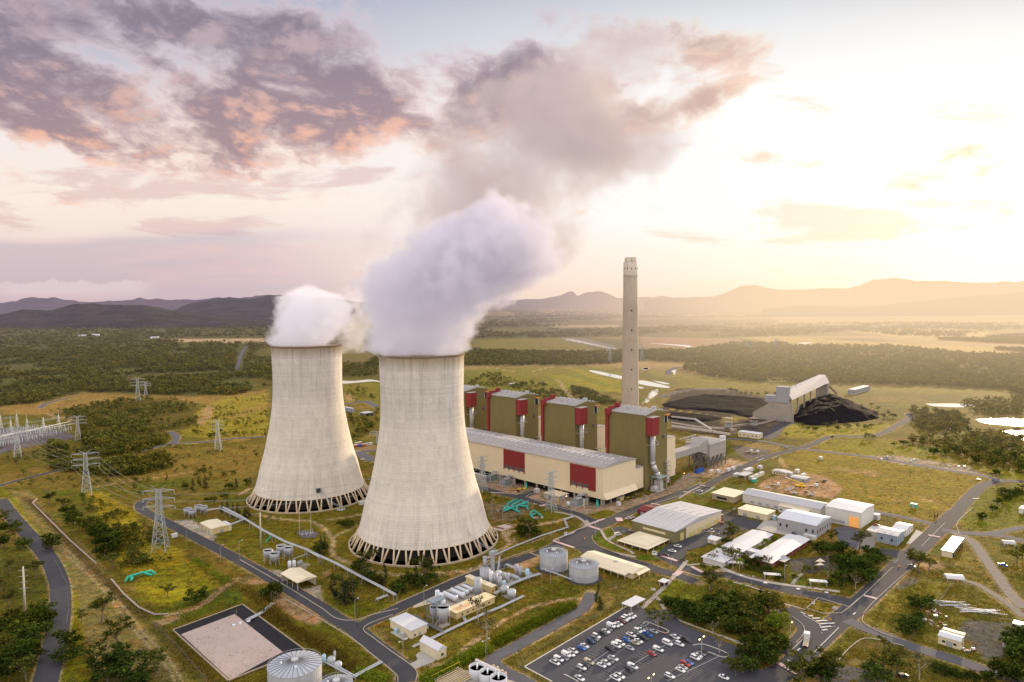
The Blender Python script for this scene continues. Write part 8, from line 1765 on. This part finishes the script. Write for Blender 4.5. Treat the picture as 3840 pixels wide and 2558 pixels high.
def cars(where, c, lst, hd=HD, group=None):
    lst = sorted(lst, key=lambda q: q[2]); n = len(lst)
    for i, q in enumerate(lst):
        k, col, x, y = q[:4]; h = hd if len(q) < 5 else math.radians(q[4]); p = G(c, x, y); p.z = .26
        lab = f'{col.replace("darkred","dark red").replace("navy","dark blue")} {KN[k]}, {ordw(i)} vehicle from left {where}' if n > 1 else f'{col.replace("darkred","dark red")} {KN[k]} {where}'
        r = dup(CPR[k], p, h+random.uniform(-.03,.03), label=lab, group=group or ('cars in the staff car park' if c == 'D' else None), color=(*CC[col],1)); r['category'] = 'van' if k in ('van','minibus') else 'pickup' if k in ('ute','canopy','tray') else 'car'; r.name = NM.get(k, 'parked_car')
cars('in the upper parking row', 'D', [('sedan','white',1218,935),('sedan','white',1197,950),('suv','white',1162,960),('suv','white',1138,978),('suv','darkred',1110,995),('sedan','white',1085,1018),('hatch','white',1056,1034),('van','white',1010,1040),('hatch','grey',985,1072),('sedan','white',960,1090),('sedan','black',932,1106),('suv','white',868,1142),('suv','grey',850,1166),('suv','navy',813,1188),('sedan','white',755,1232),('sedan','blue',725,1252),('ute','white',643,1284),('sedan','white',620,1314),('van','white',577,1322),('sedan','grey',557,1352),('canopy','white',505,1362),('ute','white',468,1396)])
cars('in the second parking row', 'D', [('wagon','grey',1327,1060),('sedan','white',1302,1076),('suv','white',1270,1090),('hatch','grey',1245,1105),('ute','white',1205,1128),('sedan','silver',1423,1092),('ute','blue',1362,1122),('suv','black',1322,1156),('sedan','white',1275,1185),('sedan','beige',1243,1202),('hatch','blue',1157,1172),('canopy','white',1097,1210),('canopy','white',1060,1230),('canopy','black',1000,1268),('sedan','silver',1190,1254)])
cars('in the middle parking row', 'D', [('ute','white',1030,1355),('hatch','grey',1000,1380),('tray','white',957,1398),('sedan','white',918,1420),('canopy','beige',800,1390),('hatch','black',765,1420),('wagon','white',727,1442),('canopy','white',1220,1434),('hatch','black',1185,1458),('hatch','red',1405,1310),('canopy','white',1468,1268),('minibus','white',1557,1210),('suv','white',1672,1218),('tray','white',1625,1148),('ute','black',1737,1182)])
cars('in the lowest parking rows', 'D', [('suv','black',1907,1292),('sedan','grey',1880,1308),('sedan','white',1847,1326),('suv','white',1824,1350),('sedan','blue',1757,1394),('suv','red',1727,1412),('sedan','silver',1705,1440),('sedan','white',1680,1466),('wagon','white',1578,1524),('ute','white',1092,1526),('ute','white',1053,1548),('tray','white',705,1548),('hatch','black',2230,1416),('sedan','white',2100,1536)])
cars('in front of the cream office', 'D', [('ute','white',1655,266,-30),('ute','white',1600,312,-30),('suv','black',1535,350,-30)])
cars('marked like an ambulance beside the cream office lawn', 'D', [('minibus','white',1075,152,20)]); cars('at the corner of the maroon shed', 'Q', [('ute','white',905,990,20),('sedan','white',865,1000,20)])
cars('in the small square parking bay by the hall road', 'Q', [('ute','white',1760,655,-10)]); cars('under the trees at the bottom right', 'E', [('sedan','white',1190,1240,30),('suv','black',1420,1325,10)]); cars('parked on the bare ground by the precipitator', 'L', [('ute','white',1118,1218,20),('sedan','white',900,1305,20)])
cars('driving on the junction beyond the field cabins', 'L', [('suv','beige',1740,985,20)]); cars('on the white slab behind the grey-blue shed', 'E', [('sedan','red',1210,150,-20)]); cars('on the dirt yard behind the white workshops', 'F', [('sedan','white',665,845,10),('sedan','white',800,862,5),('sedan','white',822,850,5),('hatch','grey',918,875,5),('sedan','white',950,892,5),('sedan','white',840,880,5),('sedan','silver',965,886,5)])
cars('blue pair on the far right grass', 'E', [('ute','blue',2190,462,-55)]); cars('parked between the towers on grass', 'O', [('sedan','white',430,1472,20),('sedan','white',440,1005,20)]); cars('on the road by the gum tree', 'E', [('sedan','navy',1485,470,-40)])
cars('left beside the far tower', 'C', [('sedan','white',728,322,-10)])
for k in CPR: remove_tree(CPR[k])
# truck, crane, others
def truck(label, c, x, y, hd, box=True, name='truck'):
    p = G(c, x, y); p.z = .27; T = thing(name, label, 'truck', p, hd); MB().box(1.9,-1.2,.6,4.1,1.2,2.9).build('cab', WTK, T); MB().box(3.6,-1.1,1.8,4.15,1.1,2.6).build('windscreen', GLASS, T); MB().box(-4.6,-.5,.65,1.9,.5,.95).build('chassis', STEELD, T)
    if box: MB().box(-1.2,-1.3,1.1,1.8,1.3,3.9).build('box_body', WTK, T); MB().box(-8.4,-1.25,.95,-1.25,1.25,1.15).build('flat_deck', M('timber_deck', (.45,.38,.26), .85, .2), T)
    else: MB().box(-4.4,-1.2,1.0,1.6,1.2,1.3).build('flat_deck', MATS['timber_deck'], T)
    for sx in (3,-1.5,-3)+((-6.5,) if box else ()):
        for s in (-1,1): MB().cyl((sx,s*.9,.5),(sx,s*1.22,.5),.5,.5,14).build('wheel', TYRE, T)
    for s in (-1,1): MB().cbox(4.15,s*.9,.95,.1,.3,.2).build('headlight', HEADL, T); MB().cbox(-8.42 if box else -4.45,s*1.0,1.0,.06,.3,.2).build('taillight', M('lit_taillight', (.6,.1,.02), .4, .1, emit=((1,.25,.05),2.0)), T)
truck('white truck with box body and flat trailer at the entrance road junction', 'E', 672, 1040, math.radians(62)); truck('white flatbed truck parked on the dirt yard', 'F', 712, 830, -.2, False); truck('blue and white flatbed truck at the right of the dirt yard', 'F', 965, 838, .1, False); truck('white truck on the dark gravel pad beyond the cabins', 'L', 1335, 1045, .3, False); truck('grey truck parked beside the white truck on the gravel pad', 'L', 1250, 1035, .3, False)
T = thing('mobile_crane', 'yellow mobile crane with folded white-tipped boom on the dirt yard', 'crane', G('F', 880, 838), math.radians(150)); MB().box(-4,-1.4,.8,4,1.4,2).build('carrier', YEL, T); MB().box(-2.5,-1.2,2,.5,1.2,3.8).build('cab', YEL, T); MB().cyl((-2,0,3.4),(9,0,6.5),.55,.4,8).build('boom', YEL, T); MB().cyl((9,0,6.5),(13,0,7.6),.35,.3,8).build('jib', WTK, T)
for sx in (-3,0,3):
    for s in (-1,1): MB().cyl((sx,s*1,.7),(sx,s*1.45,.7),.7,.7,14).build('wheel', TYRE, T)
T = thing('boom_lift', 'orange-yellow boom lift lying folded on the hall forecourt', 'boom lift', G('J', 830, 545), .4); MB().box(-5,-.5,.5,3,.5,1.1).build('boom', ORANGE, T); MB().box(3,-1,.3,5.5,1,1.6).build('base', YEL, T); MB().box(-6.5,-.8,.4,-5,.8,1.5).build('basket', ORANGE, T)
T = thing('forklift', 'red and black forklift beside the boom lift', 'forklift', G('J', 875, 575), .2); MB().box(-1.2,-.7,.3,1.2,.7,1.3).build('body', REDB, T); MB().bars([(1.3,-.5,.1),(1.3,-.5,2.6),(1.3,.5,2.6),(1.3,.5,.1)],.15).build('mast', STEELD, T); MB().box(-.6,-.5,1.31,.6,.5,2.2).build('cab', GLASS, T)
T = thing('boom_lift', 'small yellow machine below the teal pipes under the hall', 'machine', G('J', 965, 530), .2); MB().box(-1.5,-.7,.2,1.5,.7,1.4).build('body', YEL, T); MB().bar((-1,0,1.4),(1.5,0,2.4),.3).build('boom', YEL, T)
# ------------------------------------------------------------------ people
def person(label, c, x, y, rz, top, legs, hat=None):
    T = thing('person', label, 'person', G(c, x, y)+Vector((0,0,.27)), rz); rs = random.Random(x)
    me = bpy.data.meshes.new('body'); bm_v = [(0,0,.95),(0,0,1.15),(0,0,1.38),(0,0,1.5),(0,0,1.66),(0,0,1.72),(0,.10,.9),(.06,.12,.5),(.02,.12,.08),(.14,.13,.04),(0,-.10,.9),(-.04,-.12,.5),(-.08,-.12,.08),(.04,-.13,.04),(0,.20,1.4),(.03,.26,1.12),(.12,.24,.9),(0,-.20,1.4),(.0,-.26,1.12),(.08,-.24,.9)]
    ed = [(0,1),(1,2),(2,3),(3,4),(4,5),(0,6),(6,7),(7,8),(8,9),(0,10),(10,11),(11,12),(12,13),(2,14),(14,15),(15,16),(2,17),(17,18),(18,19)]
    me.from_pydata(bm_v, ed, []); me.materials.append(top); o = bpy.data.objects.new('body', me); COL.objects.link(o); o.parent = T
    sk = o.modifiers.new('skin', 'SKIN'); rad = [.15,.14,.17,.06,.10,.09,.09,.065,.045,.03,.09,.065,.045,.03,.06,.045,.035,.06,.045,.035]
    for i, r in enumerate(rad): me.skin_vertices[0].data[i].radius = (r, r)
    me.skin_vertices[0].data[0].use_root = True; o.modifiers.new('sub', 'SUBSURF').levels = 1
    MB().cyl((0,.10,.12),(0,.10,.95),.085,.12,10).cyl((0,-.10,.12),(0,-.10,.95),.085,.12,10).build('trousers', legs, T, True)
    MB().lathe([(.12,1.70)]+dome(.12,.12,1.74), 12).build('hard_hat' if hat else 'hair', hat or TYRE, T, True)
HV = M('hi_vis_yellow', (.65,.75,.05), .7, .1); HVO = M('hi_vis_orange', (.85,.22,.04), .7, .1); NAVY = M('navy_cloth', (.02,.03,.07), .9, .1)
person('worker in yellow top near the white ambulance van, left of two', 'D', 1120, 128, .4, HV, NAVY, WTK); person('worker in yellow top near the white ambulance van, right of two', 'D', 1135, 130, 2.4, HV, NAVY, WTK)
person('person in orange top walking beside the planted island, left of two', 'D', 1510, 1112, -.6, HVO, NAVY); person('person in orange top walking beside the planted island, right of two', 'D', 1535, 1120, -.7, HVO, NAVY)
person('worker in yellow vest on the forecourt by the maroon shed, left of two', 'Q', 897, 888, .4, HV, NAVY, WTK); person('worker in yellow vest on the forecourt by the maroon shed, right of two', 'Q', 915, 886, 2.8, HV, NAVY, WTK); person('person in orange top at the zebra crossing by the cream office', 'D', 1497, 355, .5, HVO, NAVY)
# ------------------------------------------------------------------ poles, lamps, signs
POLE = M('pale_pole', (.50,.48,.42), .7, .15, .8); LAMPON = M('lit_sodium_lamp', (.9,.6,.25), .5, .05, emit=((1.0,.50,.14),9.0))
def street_lamp(label, c, x, y, ytop, arms=1, lit=False, rot=0.8, h=None):
    o = G(c, x, y); H = h or height_at(o, c, ytop); T = thing('street_lamp', label, 'street lamp', o, rot, 'street lamps'); MB().cyl((0,0,0),(0,0,H),.14,.09,8).build('pole', GALV if not lit else POLE, T)
    for s in ((1,-1)[:arms]):
        MB().tube([(0,0,H-.1),(s*.8,0,H+.5),(s*1.7,0,H+.7)], .06, 6).build('arm', GALV, T); MB().cbox(s*2.0,0,H+.66,.9,.4,.22).build('lamp_head', LAMPON if lit else WTK, T)
for a in (('double-armed street lamp beside the bottom hedge, left one', 'C', 1188, 1385, 1275, 2), ('double-armed street lamp standing in the bright hedge', 'C', 1790, 1380, 1270, 2), ('lit double-armed lamp in the lower car park, left one', 'D', 1398, 1600, 1525, 2, True), ('lit double-armed lamp at the right side of the car park', 'D', 1885, 1360, 1155, 2, True), ('lit lamp glowing by the entrance road trees', 'E', 543, 1050, 915, 1, True), ('thin lamp beside the junction near the pipe rack', 'D', 862, 150, 20), ('slim lamp on the cream office lawn', 'J', 2012, 1195, 1020), ('street lamp in the footpath grass near the office wings', 'E', 500, 585, 470), ('street lamp beside the visitor road', 'E', 245, 660, 555), ('street lamp on the left part of the visitor road', 'E', 100, 490, 375), ('lamp by the two-lane crossing on the visitor road', 'D', 1588, 510, 390), ('street lamp at the bend of the visitor road', 'D', 2190, 480, 345), ('lamp standing in the road verge near the gas cylinders', 'K', 135, 600, 350), ('lamp beside the near tower road verge', 'K', 697, 275, 130), ('lamp near the pipe elbow by the twin tanks', 'K', 1733, 300, 130), ('lamp at the edge of the reeds below the pond', 'C', 838, 1110, 975),
    ('roadside pole between the left site road and the grass triangle', 'B', 1428, 792, 690), ('pole on the verge of the left site road', 'B', 1208, 648, 560), ('thin post on the lawn behind the left site road', 'B', 1550, 762, 660), ('lit lamp by the stair tower of the nearest boiler house', 'L', 388, 1400, 1320, 1, True), ('lit lamp beside the hall plant room', 'J', 1560, 770, 650, 1, True), ('lamp in front of the hall transformer', 'J', 1655, 945, 745), ('lamp between the teal pipes and the hall', 'J', 1085, 940, 760), ('lamp by the near tower, left of the teal pipes', 'J', 650, 1000, 820), ('lamp post on the dirt by the near tower', 'J', 485, 890, 700)):
    street_lamp(*a)
for lab, x, y, yt, c in (('thick pale concrete pole on the lawn beside the raised pipeline', 1690, 705, 470, 'B'), ('thick pale pole with cross-arms left of the curving road', 163, 1115, 820, 'B'), ('stout pale pole beside the hall corner transformer', 1842, 890, 670, 'J')):
    o = G(c, x, y); H = height_at(o, c, yt); T = thing('concrete_pole', lab, 'pole', o, .3); MB().cyl((0,0,0),(0,0,H),.55,.4,12).build('shaft', POLE, T, True)
    if 'cross' in lab:
        for k in range(4): MB().bar((-2.2,0,H*(.92-.13*k)),(2.2,0,H*(.92-.13*k)),.25).build('cross_arm', GALV, T)
# small fenced substation by the towers
o = G('C', 490, 495); flat('gravel_pad', 'C', [(410,485),(450,465),(575,485),(545,520),(455,522)], M('dark_gravel', (.12,.10,.11), .95, .3, .5))
T = thing('small_substation', 'little switching station with two masts between the cooling towers and lawn', 'substation', o, .4)
for sx in (-5,3): MB().cyl((sx,3,0),(sx,3,15),.22,.12,8).build('mast', POLE, T)
MB().bar((-5,3,10.5),(3,3,9.5),.2).build('crossbar', POLE, T)
for k in range(5): MB().cyl((-3+k*1.7,0,0),(-3+k*1.7,0,3.6),.25,.15,8).build('insulator_post', SWM, T)
for k in range(3): MB().cbox(-4+k*3,-2,.9,1.6,1.2,1.8).build('switch_cabinet', GALV, T)
# fences --------------------------------------------------------------------
FEN = M('wire_fence', (.20,.19,.17), .7, .2, .8, metal=.3)
def fence(label, c, pts, h=1.8, sp=4.0, name='fence', mat=None):
    P = [G(c, x, y) for x, y in pts]; o = P[0]; Q = [p-o for p in P]; T = thing(name, label, 'fence', o, 0); mb = MB(); cnt = 0
    for a, b in zip(Q, Q[1:]):
        for zz in (.15, h*.5, h): mb.bar(a+Vector((0,0,zz)), b+Vector((0,0,zz)), .07)
        L = (b-a).length; m_ = max(1, int(L/sp))
        for i in range(m_+1):
            if cnt < 95: p = a.lerp(b, i/m_); MB().bar(p, p+Vector((0,0,h+.1)), .13).build('post', mat or FEN, T); cnt += 1
    mb.build('wire', mat or FEN, T); return T
fence('wire fence around the left and lower edge of the car park', 'D', [(620,1280),(100,1420),(180,1480),(500,1640)], 2.2, 5); fence('wire fence on the grass strip above the car park', 'D', [(1440,740),(1000,860),(600,1110),(100,1370)], 2.0, 7); fence('dark dirt-lined fence running down the right-hand grass', 'E', [(1840,545),(1700,740),(1560,920),(1430,1090)], 1.8, 4); fence('fence along the yard top on the far right grass', 'E', [(1680,790),(2000,840),(2354,900)], 1.6, 6); fence('wire fence around the pond', 'B', [(990,1190),(1180,1380),(1340,1568)], 1.8, 6); fence('wire fence along the switchyard gravel edge', 'I', [(-60,800),(340,705),(700,630),(1060,560)], 2.2, 8); fence('garden fence at the edge of the office car court', 'E', [(1240,415),(1340,440),(1385,420)], 1.6, 3, 'gate', LGALV); fence('long wire fence beside the curving road', 'B', [(350,770),(430,930),(445,1100),(430,1200)], 1.4, 5)
# direction signs, boards
def sign(label, c, x, y, w_, h_, z0, mat, rz=-.4, text=None):
    T = thing('sign_board', label, 'sign', G(c, x, y)+Vector((0,0,.26)), rz)
    for s in (-1,1): MB().bar((s*w_*.4,.06,0),(s*w_*.4,.06,z0+h_),.1).build('post', GALV, T)
    MB().box(-w_/2,-.04,z0,w_/2,.04,z0+h_).build('panel', mat, T)
    MB().box(-w_*.38,-.06,z0+h_*.55,w_*.2,-.045,z0+h_*.75).build('print', BLUEP, T)
sign('white site sign standing beside the road at the pipe rack', 'J', 1572, 1225, 3.0, 2.6, .4, WTK, .75); sign('white site plan board in the cream office garden', 'D', 1430, 350, 3.4, 2.6, .5, WTK, -.5); sign('small white sign in the junction island', 'E', 722, 762, 1.6, 1.6, .3, WTK, -.4); sign('white notice by the bus shelter footpath', 'D', 1418, 690, 2.4, 1.2, .3, WTK, -.4); sign('small white notice beside the footpath fork', 'D', 1483, 720, 1.6, 1.6, .2, WTK, .6)
T = thing('gate_barrier', 'orange warning sign in the hatched road triangle', 'sign', G('E', 850, 888)+Vector((0,0,.3)), -.3); MB().box(-.9,-.04,.3,.9,.04,1.3).build('panel', ORANGE, T); MB().bar((0,.1,0),(0,.1,1.2),.1).build('post', GALV, T)
for lab, c, x, y in (('orange drum on the wide junction asphalt', 'D', 755, 190), ('orange road barrel at the pink crossing by the tanks', 'D', 503, 212), ('orange barrel by the main road kerb', 'E', 1388, 470)):
    T = thing('traffic_drum', lab, 'traffic drum', G(c, x, y)+Vector((0,0,.27)), 0); MB().lathe([(.45,0),(.45,.15),(.34,.2),(.28,1.2),(.01,1.25)], 12).build('body', ORANGE, T, True)
T = thing('boulder', 'pale boulder on the grass of the junction island', 'boulder', G('E', 888, 795), .4); MB().lathe([(1.5,0),(1.6,.5),(1.2,1.1),(.4,1.5),(.01,1.55)], 9).build('stone', CONCP, T)
T = thing('cable_drum', 'rusty brown cable drum lying on the field by the main road', 'cable drum', G('F', 1775, 1038), .9); MB().cyl((0,-.9,1.9),(0,.9,1.9),1.3,1.3,20).build('core', TIMB, T)
for s in (-1,1): MB().cyl((0,s*.9,1.9),(0,s*1.1,1.9),1.9,1.9,24).build('flange', M('rusty_flange', (.13,.05,.03), .9, .3), T)
# scrap, pipes and pallets in the yards
def pile(label, c, x, y, n, L_, mats, sx=6, sy=3, name='scrap_pile', cat='scrap pile', seed=1, flat_=False):
    rs = random.Random(seed); T = thing(name, label, cat, G(c, x, y)+Vector((0,0,.2)), rs.uniform(-.5,.8))
    for i in range(n):
        px, py, a = rs.uniform(-sx,sx), rs.uniform(-sy,sy), rs.uniform(-.25,.25) if flat_ else rs.uniform(-1.4,1.4); l = L_*rs.uniform(.5,1.2); dx_, dy_ = math.cos(a)*l/2, math.sin(a)*l/2
        if flat_ or rs.random() < .4: z = .3+.35*(i%4); mb = MB().cyl((px*.3-dx_,py-dy_,z),(px*.3+dx_,py+dy_,z),.18,.18,6)
        else: s = rs.uniform(.5,1.4); mb = MB().cbox(px,py,s*.4,s*1.5,s,s*.8)
        mb.build('piece', mats[i%len(mats)], T)
    return T
SM = [WTK, GALV, TIMB, STEELD, LGALV, REDB]
for i, a in enumerate((('bundle of long silver pipes stored on the right-hand yard grass','E',1790,765,10,16,[LGALV,GALV],8,2.5), ('bundle of pale pipes lying along the yard fence','E',2020,825,12,18,[LGALV,WTK],9,3))): pile(*a, name='pipe_stack', cat='pipe stack', seed=i+3, flat_=True)
for i, a in enumerate((('jumbled white scrap in the right-hand yard, upper heap','E',1690,840,14,2,SM,5,4), ('jumbled scrap in the right-hand yard, lower heap','E',1650,905,16,2,SM,5,5), ('scrap boxes and timber beside the cream shed','E',1940,1120,9,2,SM,4,2), ('row of crates along the grey warehouse wall','E',690,212,12,1.6,[TIMB,M('pale_crate',(.62,.50,.30),.8,.2)],7,2), ('black stores heaped behind the right office wing','E',580,218,14,2,[TYRE,STEELD],8,2), ('mixed steel stores in the workshop yard','Q',1880,1150,14,3,SM,9,3), ('pallets and small boxes in the workshop yard','Q',1900,1190,9,2,SM,6,3), ('red and grey stores at the workshop end','Q',2010,1050,9,1.8,[REDB,GALV,HVO],5,2), ('timber and steel stacks on the field edge road','F',1460,645,20,4,[TIMB,CONCP,STEELD,WTK],16,5), ('white bags and pallets at the field edge','F',1630,662,8,2,[WTK,SKYB],7,2), ('stores on the gravel at the right of the field edge','F',1870,700,12,3,[TIMB,WTK,REDB],12,3), ('dark steel stacks on the dirt yard beside the crane','F',1020,808,12,4,[STEELD,TYRE],8,2.5), ('pallets by the field corner','F',2070,785,7,2,[CONCP,WTK],6,2), ('bits of timber by the olive workshop corner','Q',880,1150,6,2,[TIMB,CONCP],3,2), ('pipe offcuts and valves near the teal pipes','J',640,860,10,2,[CONCP,TYRE,TIMB],5,3), ('concrete blocks near the small teal valves','J',1170,960,5,2,[CONCP,PAD],3,2), ('machinery under the hall gable overhang','Q',850,740,8,2,[YEL,REDB,STEELD],6,2.5), ('yard bins and boxes by the hall annex','Q',1010,700,8,2,[GALV,STEELD,CONCP],5,3), ('blue and red bins beside the blue container','L',665,1325,3,1.5,[SKYB,REDB],3,1), ('metal drums in the narrow yard by the workshop','F',460,990,10,1.5,[STEELD,CONCP],7,2), ('parts at the far tower foot, beside the white container','C',940,100,12,2,[BLUEP,STEELD,WTK],6,6))):
    pile(*a, seed=i+11)
# lower industrial plant at the bottom edge
for i, (x, y) in enumerate(((805,1480),(937,1545),(1075,1610))):
    o = G('K', x, y); T = thing('open_tank', f'open-topped white filter tank at the bottom edge, {ordw(i)} from left', 'tank', o, 0, 'open filter tanks'); r = 3.7
    MB().lathe([(r,0),(r,5),(r-.25,5),(r-.25,3.6),(.01,3.6)], 36).build('shell', M('white_filter_tank', (.55,.57,.60), .5, .12, .4), T, True); MB().lathe([(r-.3,3.75),(.01,3.75)], 30).build('water', M('grey_filter_water', (.14,.15,.13), .3, .3, .6), T); MB().box(-.3,0,3.8,.3,r,4.9).build('trough', WTK, T)
flat('plant_slab', 'K', [(350,1520),(600,1400),(900,1400),(1100,1480),(1330,1560),(1330,1700),(200,1700)], PAD)
o = G('K', 560, 1540); T = thing('pipe_gallery', 'yellow-railed pipe gallery at the bottom edge of the picture', 'pipe gallery', o, GRID)
for k in range(9): MB().cyl((-8,k*1.3-3,1.2),(7,k*1.3-3,1.2),.28,.28,8).build('pipe', M('tan_pipe', (.50,.40,.25), .6, .2), T)
for k in range(2): MB().bars([(-8,-4+k*12,0),(-8,-4+k*12,3),(8,-4+k*12,3),(8,-4+k*12,0)],.18).build('yellow_rail', YEL, T)
for i, (x, y) in enumerate(((990,1380),(1040,1400),(1100,1440),(1140,1470))):
    T = thing('pump', f'blue and tan pump along the gravel lane, {ordw(i)} from left', 'pump', G('K', x, y), GRID, 'pumps by the gravel lane'); MB().cyl((-1,0,1),(.4,0,1),.6,.6,12).build('motor', SKYB, T, True); MB().cyl((.5,0,1),(1.3,0,1),.8,.8,12).build('casing', M('tan_pipe', (.50,.40,.25)), T, True); MB().box(-1.2,-.6,0,1.2,.6,.5).build('base', PAD, T)
for i, (lab, x, y, r, h) in enumerate((('pale blue upright cylinder beside the wide bottom tank', 612, 1440, .9, 4.4), ('silver round vessel behind the pale blue cylinder', 665, 1440, 1.8, 3.0), ('small white vessel right of the silver round vessel', 715, 1470, 1.7, 2.6), ('slim grey column by the bottom tank', 690, 1415, .6, 4.5))):
    vessel('process_tank', lab, 'C', x, y, r, h, [SKYB, GALV, LGALV, GALV][i], .4)
# wooden trays beside the near tower
for i, (lab, x, y) in enumerate((('timber walkway planks beside the near tower basin', 590, 1100), ('timber frame on the pinkish slab east of the near tower', 770, 1060))):
    T = thing('timber_frame', lab, 'timber frame', G('J', x, y), GRID+.1+PI/2*(1)); 
    for k in range(3): MB().box(-5,k*.8-1,.3,5,k*.8-.6,.7).build('plank', TIMB, T)
    for s in (-4,4): MB().box(s-.2,-1.4,.0,s+.2,1.4,.29).build('bearer', TIMB, T)
